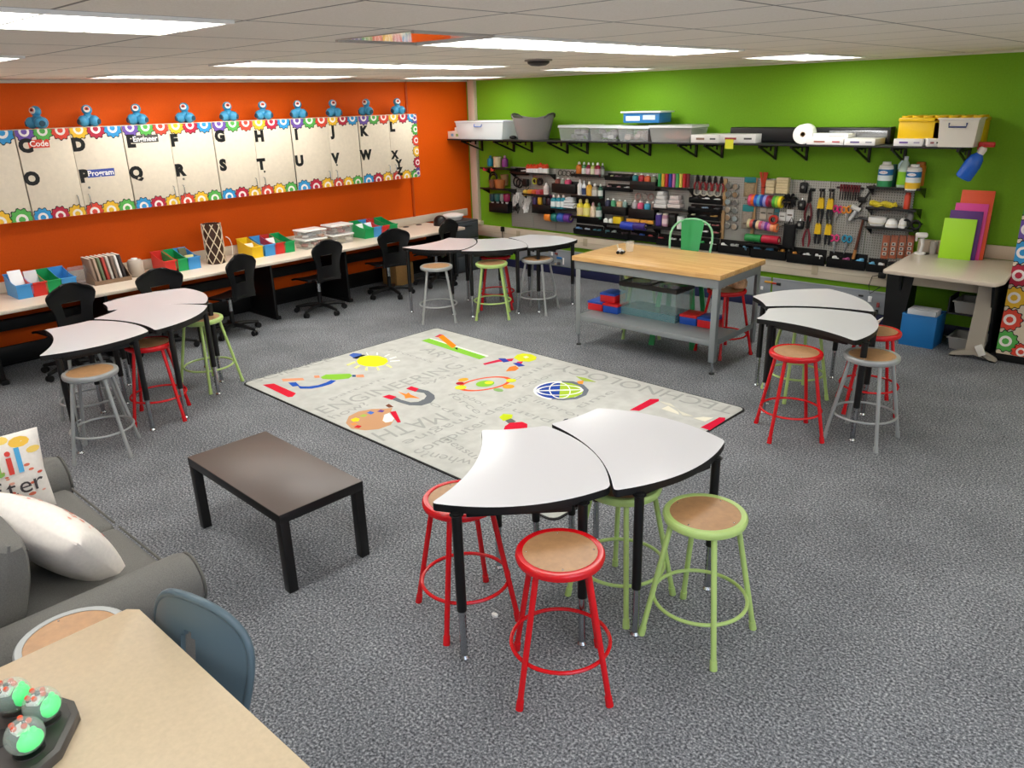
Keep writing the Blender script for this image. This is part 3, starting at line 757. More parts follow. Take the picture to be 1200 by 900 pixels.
def foam(label, u, v, z, top, fr_, off=(0, 0)):
    x, y = u
    t = thing('foam_block_box', label, 'box', (x+off[0], y+off[1], z), .05, 'red and blue boxes on the workbench shelf')
    obj('base', MB().box(fr_, (0, .09, .035), (.17, .2, .07), .004), t); obj('lid', MB().box(top, (0, .09, .08), (.176, .206, .022), .004), t)
u0, u1 = (4.052, -2.281), (4.216, -2.321)
foam('red box with blue lid, lower left in the stack left of the tank', (u0[0]-.06, u0[1]+.05), 0, SZ, BLU, RED)
foam('blue box with red lid, lower right in the stack left of the tank', (u0[0]+.125, u0[1]+.05), 0, SZ, RED, BLU)
foam('red box with blue lid, topmost of the stack left of the tank', (u0[0]+.06, u0[1]+.09), 0, SZ+.092, BLU, RED)
u2, u3 = (4.988, -2.16), (5.154, -2.142)
foam('blue box with red lid, right of the tank', (u2[0], u2[1]+.02), 0, SZ, RED, BLU)
foam('red box with blue lid, beside the front right bench leg', (u2[0]+.185, u2[1]+.02), 0, SZ, BLU, RED)
# small robot car on the bench
rc = (4.235, -2.168)
t = thing('robot_car', 'tiny white wheeled robot on the workbench corner', 'toy robot', (*rc, bz), .3); t.scale = (.72, .72, .72)
obj('chassis', MB().box(P('#c9c9cb', .4), (0, 0, .035), (.09, .06, .03), .008).box(P('#e8e2d6', .4), (-.01, 0, .06), (.05, .045, .025), .006), t)
for x in (-.025, .03):
    for s in (-1, 1): obj('wheel', MB().cyl(BLACK, (x, s*.03, .021), (x, s*.044, .021), .021, None, 16), t)
obj('antenna', MB().cyl(P('#d8d2b8', .5), (-.03, 0, .07), (-.05, 0, .12), .006, .012, 8), t)
one('clear_cup', MB().lathe(P('#e4e2d8', .15, alpha=.22), [(.035, 0), (.042, .1), (.04, .1), (.033, .004), (.0001, .004)], 18), 'small clear cup behind the tiny robot on the workbench', 'cup', (rc[0]+.01, rc[1]+.14, bz))
# green metal cafe stool with back
CG = P('#2f9a55', .3, .1); CGL = P('#8fd0a0', .35)
cf = thing('cafe_chair', 'green metal cafe chair with arched back behind the workbench', 'chair', (4.68, -1.77, 0), .24)
obj('seat', MB().box(CG, (0, 0, .6), (.33, .32, .02), .03, 4), cf)
for sx in (-1, 1):
    for sy in (-1, 1):
        obj('leg', MB().add([(sx*.15-.02, sy*.14-.012, .6), (sx*.15+.02, sy*.14-.012, .6), (sx*.15+.02, sy*.14+.012, .6), (sx*.15-.02, sy*.14+.012, .6), (sx*.205-.026, sy*.225-.014, 0), (sx*.205+.026, sy*.225-.014, 0), (sx*.205+.026, sy*.225+.014, 0), (sx*.205-.026, sy*.225+.014, 0)],
            [(0, 1, 2, 3), (7, 6, 5, 4), (0, 4, 5, 1), (1, 5, 6, 2), (2, 6, 7, 3), (3, 7, 4, 0)], CG), cf)
pts = [(-.15, .15, .58), (-.185, .2, .75), (-.21, .24, .95), (-.2, .265, 1.05), (-.15, .285, 1.12), (-.07, .295, 1.155), (0, .297, 1.163), (.07, .295, 1.155), (.15, .285, 1.12), (.2, .265, 1.05), (.21, .24, .95), (.185, .2, .75), (.15, .15, .58)]
hp = []
for i in range(len(pts)-1):
    p0_, p1_, p2_, p3_ = [Vector(pts[max(0, min(len(pts)-1, i+k))]) for k in (-1, 0, 1, 2)]
    for k in range(4):
        t_ = k/4; hp.append(.5*((2*p1_)+(p2_-p0_)*t_+(2*p0_-5*p1_+4*p2_-p3_)*t_*t_+(3*p1_-p0_-3*p2_+p3_)*t_**3))
hp.append(Vector(pts[-1]))
obj('back_hoop', MB().tube(CGL, hp, .0105, 10), cf)
obj('back_splat', MB().shell(CG, lambda u, v: ((u-.5)*(.13+.1*v), .15+.14*v**.8-.01*math.cos(PI*(u-.5)), .6+.555*v), 8, 10, .005), cf)
obj('stretcher', MB().ring(CG, (0, 0, .2), .21, .01, 4, 8, RZ(PI/4)), cf)

# ---------------------------------------------------------------- black task chairs at the counter
CHB = P('#08080a', .4)
def back_panel(w, h, z0, y0, lean, mat, hole, t=.016, bow=.05):
    def wd(v): return w*(.36+.14*math.sin(min(1, v/.9)*PI*.5)**2+.03*math.cos(v*PI*2.2)) if v < .82 else w*(.5+.03*math.cos(.82*PI*2.2))*math.sqrt(max(.02, 1-((v-.82)/.19)**2*.86))
    def fn(u, v):
        x = (u-.5)*2*wd(v)
        return (x, y0+lean*v*h-bow*(1-((u-.5)*2)**2)*.8+.03*(1-v)**2, z0+h*v-.03*(abs(u-.5)*2)**3*(v > .6)*v)
    def sk(u, v): return hole and abs(u-.5)*2 < hole[0] and hole[1] < v < hole[2]
    return MB().shell(mat, fn, 22, 22, t, sk)
def chair_proto(label, loc, rz, grp):
    t = thing('task_chair', label, 'chair', loc, rz, grp)
    obj('backrest', back_panel(.42, .47, .40, .19, .12, CHB, (.5, .36, .63)), t)
    def seat(u, v):
        x = (u-.5)*.44*(1-.12*(v > .8)); y = -.2+.4*v
        return (x, y, .425-.012*math.cos((u-.5)*PI)-.02*max(0, .25-v)*4*max(0, .25-v)*4+.02*max(0, v-.85)*6)
    obj('seat', MB().shell(CHB, seat, 14, 14, .018), t)
    obj('gas_post', MB().cyl(BLACK, (0, 0, .1), (0, 0, .42), .024, None, 14).cyl(CHROME, (0, 0, .25), (0, 0, .4), .0245, None, 14), t)
    bs = MB().cyl(BLACK, (0, 0, .07), (0, 0, .12), .04, None, 14)
    for k in range(5):
        a = 2*PI*k/5+.3
        bs.tube(BLACK, [(0, 0, .1), (.15*math.cos(a), .15*math.sin(a), .095), (.29*math.cos(a), .29*math.sin(a), .07)], [.026, .022, .016], 8)
    obj('star_base', bs, t)
    for k in range(5):
        a = 2*PI*k/5+.3; c = Vector((.29*math.cos(a), .29*math.sin(a), .03)); d = Vector((-math.sin(a), math.cos(a), 0))
        m = MB()
        for s in (-1, 1): m.cyl(BLACK, c+d*s*.006, c+d*s*.022, .03, None, 14)
        m.cyl(BLACK, c+Vector((0, 0, .01)), c+Vector((0, 0, .05)), .012, None, 8)
        obj('caster', m, t)
    obj('lever', MB().tube(BLACK, [(.05, 0, .39), (.2, .02, .385)], .006), t)
    return t
# backs stand on the room side of the counter: local +y of the chair points to +x
CHS = [((1.111, -6.252), 'in front of the leftmost book bins', -1.45), ((0.901, -5.319), 'in front of the magazine holder, behind the far left table', -1.75), (None, 'in front of the lattice vase', -1.25), (None, 'in front of the clear boxes', -1.5), (None, 'in front of the last book bins', -1.8), (None, 'near the counter end, behind the back table', -1.35), (None, 'at the very end of the counter by the corner', -1.9)]
BT = [(75, 331), (188, 308), (272, 295), (380, 283), (464, 266), (521, 255), (519, 250)]
CPOS = [-6.043, -5.169, -4.422, -3.301, -2.256, -1.446]
cp_ = None
for (y, (_, lb, a)) in zip(CPOS, CHS):
    l = 'black swivel task chair ' + lb
    if cp_ is None: cp_ = chair_proto(l, (.76, y, 0), a, 'task chairs along the counter')
    else: dup(cp_, l, (.76, y, 0), a)
t = thing('tape_dispenser', 'rounded black desktop device with a painted highlight near the counter end', 'device', (.42, -1.02, CZ), .3)
obj('housing', MB().ball(BLACKM, (0, 0, .04), .1, 20, (1, .8, 1.0)).lathe(BLACKM, [(.1, 0), (.1, .05)], 20, Matrix.Diagonal((1, .8, 1, 1))), t)
obj('painted_highlight', MB().ball(P('#c9d4da', .2), (.085, 0, .06), .02, 12), t)  # pale ball stands in for the glint on the black housing

# ---------------------------------------------------------------- coffee table
cf2 = thing('coffee_table', 'low dark brown rectangular coffee table', 'coffee table', (4.935, -6.438, 0), -.03)
m, nt, b = nodemat('dark_brown_laminate')
b.inputs['Base Color'].default_value = lin('#5b504b') + [1]; b.inputs['Roughness'].default_value = .36
obj('tabletop', MB().box(m, (0, 0, .4245), (1.0, .488, .045), .003), cf2)
obj('edge_band', MB().box(P('#151313', .4), (0, 0, .42), (1.002, .49, .05), .001), cf2)
for sx in (-1, 1):
    for sy in (-1, 1): obj('leg', MB().box(P('#121111', .4), (sx*.475, sy*.219, .1975), (.05, .05, .395), .002), cf2)

# ---------------------------------------------------------------- sofa
SF = P('#706f6b', .9, noise=.16, nscale=220, bump=.5); SFD = P('#676662', .9, noise=.16, nscale=220, bump=.5)
SX0, SX1, SYF = 3.93, 5.69, -7.2
sofa = thing('sofa', 'grey fabric two-seat sofa with rolled arms', 'sofa', ((SX0+SX1)/2, SYF-.45, 0))
W2 = (SX1-SX0)/2
obj('base_frame', MB().box(SFD, (0, 0, .15), (2*W2-.1, .82, .21), .03, 3), sofa)
for s in (-1, 1):
    a = MB(); x = s*(W2-.13)
    a.box(SF, (x, -.0, .235), (.2, .86, .38), .03, 3)
    T_ = TR(x, 0, .42) @ RX(PI/2)
    a.lathe(SF, [(.0001, -.455), (.09, -.455), (.113, -.44), (.122, -.41), (.122, .41), (.113, .44), (.09, .455), (.0001, .455)], 28, T_, cap=False)
    o = obj('arm', a, sofa)
    obj('arm_welt', MB().ring(SFD, (0, 0, -.452), .108, .006, 28, 6, T_), o)
def cushion(mb, mat, c, d, M=None, p=.38, n=16, puff=.8):
    """pillow: d = full width, depth, thickness"""
    vs = []; fs = []
    for k in (1, -1):
        for i in range(n+1):
            for j in range(n+1):
                u, v = -1+2*i/n, -1+2*j/n
                h = ((1-u*u)*(1-v*v))**p if abs(u) < 1 and abs(v) < 1 else 0
                pinch = 1-.06*(1-abs(u*v))*max(abs(u), abs(v))**6
                vs.append((u*d[0]/2*pinch, v*d[1]/2*pinch, k*d[2]/2*(.03+.97*h) if (abs(u) < 1 and abs(v) < 1) else k*d[2]*.02))
    N = (n+1)**2
    for k in (0, 1):
        for i in range(n):
            for j in range(n):
                a = k*N+i*(n+1)+j; q = [a, a+n+1, a+n+2, a+1]
                fs.append(q if k == 0 else q[::-1])
    ed = [(i, 0) for i in range(n)] + [(n, j) for j in range(n)] + [(n-i, n) for i in range(n)] + [(0, n-j) for j in range(n)]
    for e, f in zip(ed, ed[1:]+ed[:1]):
        a, b = e[0]*(n+1)+e[1], f[0]*(n+1)+f[1]
        fs.append([b, a, N+a, N+b])
    T_ = Matrix.Translation(c)
    if M is not None: T_ = T_ @ M
    return mb.add(vs, fs, mat, T_)
for s in (-1, 1):
    q = MB().box(SF, (s*(W2-.25)/2, .06, .33), (W2-.252, .74, .16), .05, 4)
    q.ball(SF, (s*(W2-.25)/2, .05, .395), .2, 24, ((W2-.3)/.42, 1.55, .13))
    o = obj('seat_cushion', q, sofa)
    x = s*(W2-.26)/2; hw = (W2-.262)/2
    obj('piping', MB().tube(SFD, [(x-hw+.03, .43, .40), (x+hw-.03, .43, .40)], .006, 6), o)
obj('back_frame', MB().box(SFD, (0, -.4, .42), (2*W2-.1, .16, .6), .05, 3), sofa)
for s in (-1, 1):
    bc = MB(); cushion(bc, SF, (s*(W2-.25)/2, -.19, .585), (W2-.25, .44, .26), RX(PI/2-.25), .3)
    o = obj('back_cushion', bc, sofa)
    obj('seam', MB().tube(SFD, [(s*(W2-.26)/2-.22*k, -.06, .57+.14*abs(k)) for k in (-1, -.5, 0, .5, 1)], .004, 6), o)
for sx in (-1, 1):
    for sy in (-1, 1): obj('foot', MB().cyl(P('#2a211c', .5), (sx*(W2-.1), sy*.36, 0), (sx*(W2-.1), sy*.36, .045), .02, .028, 12), sofa)
def throw_cushion(name, label, loc, size, R, spots, words):
    t = thing(name, label, 'cushion', loc)
    c = MB(); cushion(c, P('#efe8e0', .85, noise=.04, nscale=60), (0, 0, 0), size, R, .4, 22)
    obj('cover', c, t)
    d = MB(); rr = random.Random(3)
    def hz(x, y):
        u, v = 2*x/size[0], 2*y/size[1]
        return size[2]/2*(.03+.97*((1-u*u)*(1-v*v))**.4)+.002
    for (x, y, r, col) in spots:
        pts = circ(x, y, r, 10, ry=r*.55)
        vs = [(a, b_, hz(a, b_)) for a, b_ in pts]
        d.add(vs, [list(range(10))], P(col, .8), R)
    obj('printed_blooms', d, t)['kind'] = 'stuff'
    for (s, x, y, sz, cols, rot) in words:
        off = 0
        for k, ch in enumerate(s):
            vs, fs, w = text_geo(ch, sz, .02 if len(cols) > 1 else .0)
            T2 = Matrix.Rotation(rot, 4, 'Z')
            v2 = [T2 @ Vector((v[0]+off, v[1], 0)) for v in vs]
            v2 = [(v.x+x, v.y+y, hz(max(-.95*size[0]/2, min(.95*size[0]/2, v.x+x)), max(-.95*size[1]/2, min(.95*size[1]/2, v.y+y)))+.007) for v in v2]
            obj('printed_letter', MB().add(v2, fs, P(cols[k % len(cols)], .8), R), t)
            off += w+sz*.1
    return t
rr = random.Random(11)
blooms = [(rr.uniform(-.19, .19), rr.uniform(-.2, .06), rr.uniform(.008, .017), rr.choice(['#e2775c', '#efb09a', '#e89a80', '#d95f4a'])) for _ in range(46)]
blooms += [(.13, .17, .045, '#f0c04a'), (.06, .19, .03, '#f2cf6a'), (.18, .12, .03, '#f2cf6a'), (-.05, .19, .03, '#f0c04a')]

# cushions on the sofa
# face normal points to the room (+y) and up; local x = world +x seen from the front is mirrored, so build a basis
def basis(xd, yd):
    x = Vector(xd).normalized(); y = Vector(yd); y = (y-x*y.dot(x)).normalized(); z = x.cross(y)
    return Matrix((x, y, z)).transposed().to_4x4()
pc = (4.37, -7.57, .645)
throw_cushion('throw_cushion', 'white square cushion printed with bright letters, against the far sofa arm', pc, (.44, .42, .15), basis((.2, .98, .0), (-.06, -.1, .95)), blooms,
    [('ail', -.03, .03, .17, ['#8cbf5a', '#d8443a', '#56aee0'], .0), ('after', -.075, -.09, .125, ['#4a4447'], .04)])
throw_cushion('throw_cushion', 'white floral cushion lying across the sofa seat, nearer the viewer', (5.07, -7.55, .575), (.56, .44, .24), basis((.9, .33, -.22), (-.38, .45, -.774)), blooms[:46], [])

# ---------------------------------------------------------------- near table
NT = P('#c6b497', .3, noise=.05, nscale=60)
nx0, ny1, nz = 6.075, -7.603, .74
nt_ = thing('near_table', 'cream laminate table with clipped corner at the bottom left', 'table', (nx0, ny1, 0))
ol = [(0, -1.4), (1.7, -1.4), (1.7, 0), (.035, 0), (0, -.028)]
obj('tabletop', MB().prism(NT, ol, nz-.03, nz, None, P('#cdb89f', .4), .004), nt_)
for x, y in ((.08, -.1), (1.62, -.1), (.08, -1.3), (1.62, -1.3)): obj('leg', MB().cyl(BLACKM, (x, y, 0), (x, y, nz-.03), .022, None, 14), nt_)
# robot tray
ang = math.radians(82)
TRM = P('#4a4643', .4); TRD = P('#35312f', .45)
tr = thing('charging_tray', 'dark six-sided plastic tray holding clear robot balls on the near table', 'tray', (6.441, -8.105, nz), ang)
hx = [Vector((.2*math.cos(k*PI/3), .2*math.sin(k*PI/3), 0)) for k in range(6)]
oc = []
for k in range(6):
    for q in (hx[k-1], hx[(k+1) % 6]):
        v = hx[k]+(q-hx[k]).normalized()*.032; oc.append((v.x, v.y))
obj('body', MB().prism(TRM, oc, 0, .03, None, TRM, .004), tr)
inn = [(a*.9, b*.9) for a, b in oc]
obj('top_panel', MB().prism(TRD, inn, .0295, .0312), tr)
cupc = [(0, 0)]+[(.11*math.cos(k*PI/3), .11*math.sin(k*PI/3)) for k in range(6)]
for c in cupc: obj('cup', MB().lathe(BLACK, [(.038, .031), (.036, .0335), (.028, .0322), (.0001, .032)], 20, TR(*c, 0)), tr)
CLR = P('#dfeee8', .05, alpha=.28, spec=.9); GRN = P('#18d868', .3, emit=.9); GRD = P('#1d4a38', .4)
def bot_proto(label, loc, rz, grp):
    t = thing('robot_ball', label, 'toy robot', loc, rz, grp)
    obj('clear_shell', MB().ball(CLR, (0, 0, .047), .047, 24), t)
    obj('glowing_lamp', MB().ball(GRN, (.022, 0, .042), .03, 16, (.7, 1.1, .9)).ball(GRN, (.024, .012, .068), .008, 10).ball(GRN, (.024, -.012, .068), .008, 10), t)['label'] = 'glowing green light inside the ball'
    obj('circuit_core', MB().box(GRD, (-.01, 0, .034), (.056, .056, .03), .005).box(WHITE, (-.014, 0, .062), (.034, .036, .014), .005).cyl(BLACK, (-.014, .014, .066), (-.014, .014, .075), .007).cyl(BLACK, (-.024, -.01, .066), (-.024, -.01, .075), .007), t)
    o = MB()
    for a in range(5): o.ball(P('#e0562f', .35), (-.008+.02*math.cos(a*1.26), .02*math.sin(a*1.26), .083-.004*(a % 2)), .0075, 10)
    obj('orange_studs', o, t)
    return t
bp_ = None
Ra = Matrix.Rotation(ang, 3, 'Z')
for k, lb, a in ((0, 'in the tray corner, middle one of three', .75), (1, 'nearest the sofa side of the tray', 1.0), (5, 'at the front of the tray nearest the viewer', .25)):
    w_ = Vector((6.441, -8.105, 0))+Ra @ Vector((*cupc[k+1], 0)); l = 'clear robot ball glowing green ' + lb
    if bp_ is None: bp_ = bot_proto(l, (w_.x, w_.y, nz+.032), a, 'robot balls on the charging tray')
    else: dup(bp_, l, (w_.x, w_.y, nz+.032), a)
# blue-grey school chair pushed in at the near table
BG_ = P('#566973', .38)
nc = thing('school_chair', 'blue-grey moulded school chair pushed in at the near table', 'chair', (6.385, -7.72, 0), .26)
def nback(u, v):
    k = (u-.5)*2; w = .175+.03*math.sin(v*PI)+.02*v
    top = max(.0, 1-(max(0, v-.45)/.55)**3.2)**.5
    return (k*w*top, .16+.075*v+.05*k*k*top*top-.03, .44+.405*v)
obj('backrest', MB().shell(BG_, nback, 26, 40, .018, lambda u, v: abs(u-.5) < .085*(1-((v-.5)/.24)**2)**.5 if abs(v-.5) < .24 else False), nc)
vv = [k/14*.9 for k in range(14)]+[.9+.0125*k for k in range(8)]
pts = [nback(0, v) for v in vv] + [nback(.5, 1)] + [nback(1, v) for v in vv[::-1]]
obj('rolled_rim', MB().tube(BG_, pts, .014, 10), nc)
obj('seat', MB().shell(BG_, lambda u, v: ((u-.5)*.42, -.2+.38*v, .435-.015*math.cos((u-.5)*PI)-.05*max(0, .2-v)), 12, 12, .016), nc)
for sx in (-1, 1):
    for sy in (-1, 1): obj('leg', MB().tube(CHROME, [(sx*.16, sy*.13, .42), (sx*.2, sy*.2, .03), (sx*.2, sy*.205, 0)], .0115, 10), nc)

# ---------------------------------------------------------------- rug
RGC = (4.19, -4.12, 0); RW, RD_ = 3.66, 2.29
m, nt, b = nodemat('rug_pile')
tc = nt.nodes.new('ShaderNodeTexCoord'); n = nt.nodes.new('ShaderNodeTexNoise'); n.inputs['Scale'].default_value = 9; n.inputs['Detail'].default_value = 8
nt.links.new(tc.outputs['Object'], n.inputs['Vector']); r = ramp(nt, [(.35, '#bcbdb8'), (.65, '#c8c9c4')]); nt.links.new(n.outputs['Fac'], r.inputs['Fac'])
nt.links.new(r.outputs['Color'], b.inputs['Base Color']); b.inputs['Roughness'].default_value = .95; b.inputs['Specular IOR Level'].default_value = .1
RUGM = m
rug = thing('rug', 'pale grey classroom rug printed with words and bright pictures', 'rug', RGC)
R16 = RZ(-.022)
def rr_(w, d, r):
    o = []
    for cx, cy, a in ((w/2-r, d/2-r, 0), (-w/2+r, d/2-r, PI/2), (-w/2+r, -d/2+r, PI), (w/2-r, -d/2+r, 1.5*PI)): o += circ(cx, cy, r, 6, a, a+PI/2)
    return o
obj('pile', MB().prism(RUGM, rr_(RW-.03, RD_-.03, .05), .0005, .009, R16), rug)
obj('binding', MB().prism(P('#151517', .8), rr_(RW, RD_, .06), .0002, .0065, R16), rug)
LT = P('#a6a8a4', .95, spec=.1)
def rp_(name, polys, h=.0098):
    mb = MB()
    for k, (col, pts) in enumerate(polys):
        q = [(x-RGC[0], y-RGC[1]) for x, y in pts]
        mb.prism(P(col, .95, spec=.1), q, .0085, h+.0002*k)
    return obj(name, mb, rug)
def word(s, a, b_, h, bold=.012):
    a = Vector((a[0]-RGC[0], a[1]-RGC[1], 0)); d = Vector((b_[0]-RGC[0], b_[1]-RGC[1], 0))-a
    wordm = MB()
    wordm.text(LT, s, h/.72, TR(a.x, a.y, .0088) @ RZ(math.atan2(d.y, d.x)), .0006, bold, d.length)
    obj('printed_word', wordm, rug)
WORDS = [('ENGINEERING', (3.54, -5.178), (3.573, -3.664), 0.17), ('TECHNOLOGY', (5.991, -3.051), (4.254, -3.07), 0.17), ('MATH', (4.222, -4.607), (4.134, -5.191), 0.2), ('ART', (2.853, -3.598), (3.331, -3.664), 0.15), ('SCIENCE', (2.431, -5.137), (2.441, -4.308), 0.1), ('how?', (3.687, -5.194), (3.66, -4.824), 0.1), ('system', (3.655, -4.239), (3.701, -3.626), 0.08), ('process', (2.616, -3.781), (3.247, -3.793), 0.06), ('color', (4.381, -3.745), (4.384, -3.327), 0.08), ('build', (4.198, -3.672), (4.18, -3.128), 0.07), ('design', (4.574, -4.391), (4.57, -3.852), 0.09), ('plan', (5.03, -4.155), (4.644, -4.154), 0.08), ('improve', (4.641, -3.944), (5.261, -4.011), 0.08), ('time', (5.043, -3.834), (5.043, -3.35), 0.08), ('robot', (4.048, -4.217), (4.405, -4.275), 0.07), ('force', (3.98, -4.271), (4.477, -4.425), 0.08), ('imagine', (4.458, -4.462), (4.432, -5.146), 0.1), ('computer', (4.687, -5.206), (4.684, -4.477), 0.11), ('measure', (4.604, -4.929), (5.163, -5.032), 0.08), ('when?', (5.063, -5.029), (4.696, -5.135), 0.1), ('code', (3.905, -4.506), (4.423, -4.557), 0.07), ('pattern', (3.324, -4.97), (3.268, -4.349), 0.06)]
for s, a, b_, h in WORDS: word(s, a, b_, h, 0.)
def ell(cx, cy, rx, ry, n=24): return [(cx+rx*math.cos(2*PI*k/n), cy+ry*math.sin(2*PI*k/n)) for k in range(n)]
rp_('microscope_picture', [('#d9263a', [(2.53, -5.129), (2.579, -5.048), (2.952, -5.063), (3.0, -5.128), (2.98, -5.156)]), ('#e8a27c', [(2.523, -4.936), (2.657, -4.802), (2.719, -4.825), (2.596, -4.965)]), ('#2a55b5', [(2.662, -4.955), (2.707, -4.905), (2.808, -4.936), (2.78, -4.986)]), ('#2a55b5', [(2.796, -4.946), (2.88, -4.974), (2.957, -4.913), (2.988, -4.821), (2.992, -4.735), (2.954, -4.654), (2.908, -4.676), (2.928, -4.744), (2.93, -4.826), (2.893, -4.897), (2.845, -4.934)]), ('#8cc63f', [(2.767, -4.687), (2.744, -4.616), (2.899, -4.466), (2.956, -4.48), (2.998, -4.548), (2.935, -4.64), (2.818, -4.704)]), ('#e89a70', [(2.687, -4.705), (2.715, -4.669), (2.77, -4.698), (2.743, -4.734)]), ('#e89a70', [(2.971, -4.453), (3.017, -4.402), (3.08, -4.44), (3.025, -4.484)]), ('#3a5a8a', [(2.946, -4.472), (2.971, -4.453), (3.009, -4.481), (2.984, -4.501)])])
rp_('light_bulb_picture', [('#4a6ab8', [(2.432, -4.131), (2.409, -4.063), (2.499, -4.028), (2.555, -4.07), (2.567, -4.161)]), ('#1d2326', [(2.536, -4.168), (2.528, -4.039), (2.566, -4.027), (2.591, -4.158)]), ('#f0e62a', [(2.645, -4.199), (2.574, -4.105), (2.597, -4.02), (2.688, -3.966), (2.811, -3.971), (2.896, -4.019), (2.944, -4.109), (2.926, -4.195), (2.834, -4.242), (2.731, -4.244)])]
    + [('#f0ee9a' if i > 4 else '#f6f6ee', q) for i, q in enumerate([[(2.579, -4.017), (2.586, -4.012), (2.506, -3.971), (2.499, -3.976)], [(2.646, -3.965), (2.66, -3.954), (2.598, -3.906), (2.588, -3.914)], [(2.738, -3.944), (2.762, -3.942), (2.732, -3.865), (2.722, -3.872)], [(2.83, -3.956), (2.858, -3.967), (2.859, -3.884), (2.837, -3.877)], [(2.899, -4.001), (2.919, -4.017), (2.976, -3.94), (2.95, -3.928)], [(2.96, -4.081), (2.967, -4.107), (3.063, -4.125), (3.066, -4.107)], [(2.959, -4.191), (2.952, -4.206), (3.027, -4.245), (3.032, -4.229)], [(2.883, -4.251), (2.864, -4.256), (2.933, -4.319), (2.952, -4.304)], [(2.795, -4.272), (2.762, -4.267), (2.791, -4.338), (2.83, -4.338)], [(2.68, -4.235), (2.642, -4.217), (2.662, -4.33), (2.695, -4.335)]])])
rp_('ruler_and_pencil_picture', [('#86c440', [(2.63, -3.368), (2.636, -3.268), (3.534, -3.342), (3.537, -3.438)]), ('#f0f0e8', [(2.636, -3.268), (2.639, -3.247), (3.535, -3.308), (3.534, -3.342)]), ('#f08a1c', [(2.661, -3.172), (2.646, -3.086), (3.047, -3.27), (3.075, -3.356)]), ('#d8485a', [(2.636, -3.191), (2.609, -3.094), (2.651, -3.09), (2.673, -3.183)]), ('#2a2a2a', [(3.095, -3.34), (3.095, -3.305), (3.16, -3.361)])])
rp_('machine_picture', [('#d8dc2a', [(3.758, -3.201), (3.722, -3.113), (3.741, -3.048), (3.823, -3.018), (3.914, -3.048), (3.966, -3.121), (3.954, -3.204), (3.871, -3.243)]), ('#eceec0', [(3.811, -3.127), (3.82, -3.088), (3.865, -3.102), (3.865, -3.151)]), ('#d42a4a', [(3.652, -3.509), (3.681, -3.343), (3.776, -3.22), (3.815, -3.287), (3.734, -3.376), (3.691, -3.526)]), ('#3444a8', [(3.66, -3.31), (3.712, -3.27), (3.804, -3.311), (3.777, -3.364)]), ('#d42a4a', [(3.869, -3.276), (3.905, -3.232), (3.942, -3.298), (3.897, -3.318)]), ('#3444a8', [(3.863, -3.328), (3.899, -3.285), (4.0, -3.315), (3.973, -3.367)]), ('#f0843a', [(3.913, -3.429), (3.932, -3.368), (4.005, -3.403), (4.025, -3.471), (3.969, -3.536)])])
def annulus(c, rx, ry, rot, k=.8, n=32):
    o = []
    for i in range(n+1): a = 2*PI*i/n; o.append((rx*math.cos(a), ry*math.sin(a)))
    for i in range(n, -1, -1): a = 2*PI*i/n; o.append((k*rx*math.cos(a)+1e-4, k*ry*math.sin(a)))
    return [(c[0]+x*math.cos(rot)-y*math.sin(rot), c[1]+x*math.sin(rot)+y*math.cos(rot)) for x, y in o]
ac = (4.049, -3.886)
rp_('atom_picture', [('#e8603a', annulus(ac, .15, .25, -.3, .84)), ('#8cc63f', ell(*ac, .075, .085)), ('#e8e03a', ell(*(4.057, -3.847), .035, .04)), ('#f0a83a', ell(*(3.829, -3.935), .04, .05)), ('#b3202a', ell(*(3.874, -4.019), .035, .035)), ('#d8dc3a', ell(*(3.952, -4.085), .05, .05)), ('#d8dc3a', ell(*(4.174, -3.691), .045, .045)), ('#f0a83a', ell(*(4.258, -3.815), .05, .05)), ('#8cb870', ell(*(4.247, -3.93), .05, .03))])
rp_('magnet_picture', [('#6d7278', [(3.682, -4.584), (3.775, -4.597), (3.881, -4.587), (3.923, -4.541), (3.918, -4.471), (3.875, -4.405), (3.805, -4.372), (3.725, -4.396), (3.69, -4.332), (3.795, -4.315), (3.911, -4.351), (3.975, -4.401), (4.02, -4.488), (4.007, -4.577), (3.927, -4.634), (3.809, -4.644), (3.706, -4.64)]), ('#d4203c', [(3.598, -4.651), (3.604, -4.583), (3.694, -4.575), (3.716, -4.647)]), ('#d4203c', [(3.606, -4.399), (3.595, -4.332), (3.692, -4.33), (3.728, -4.399)]), ('#f08a3a', [(3.607, -4.49), (3.709, -4.486), (3.695, -4.446), (3.745, -4.47), (3.875, -4.48), (3.799, -4.516), (3.781, -4.556), (3.726, -4.519)])])
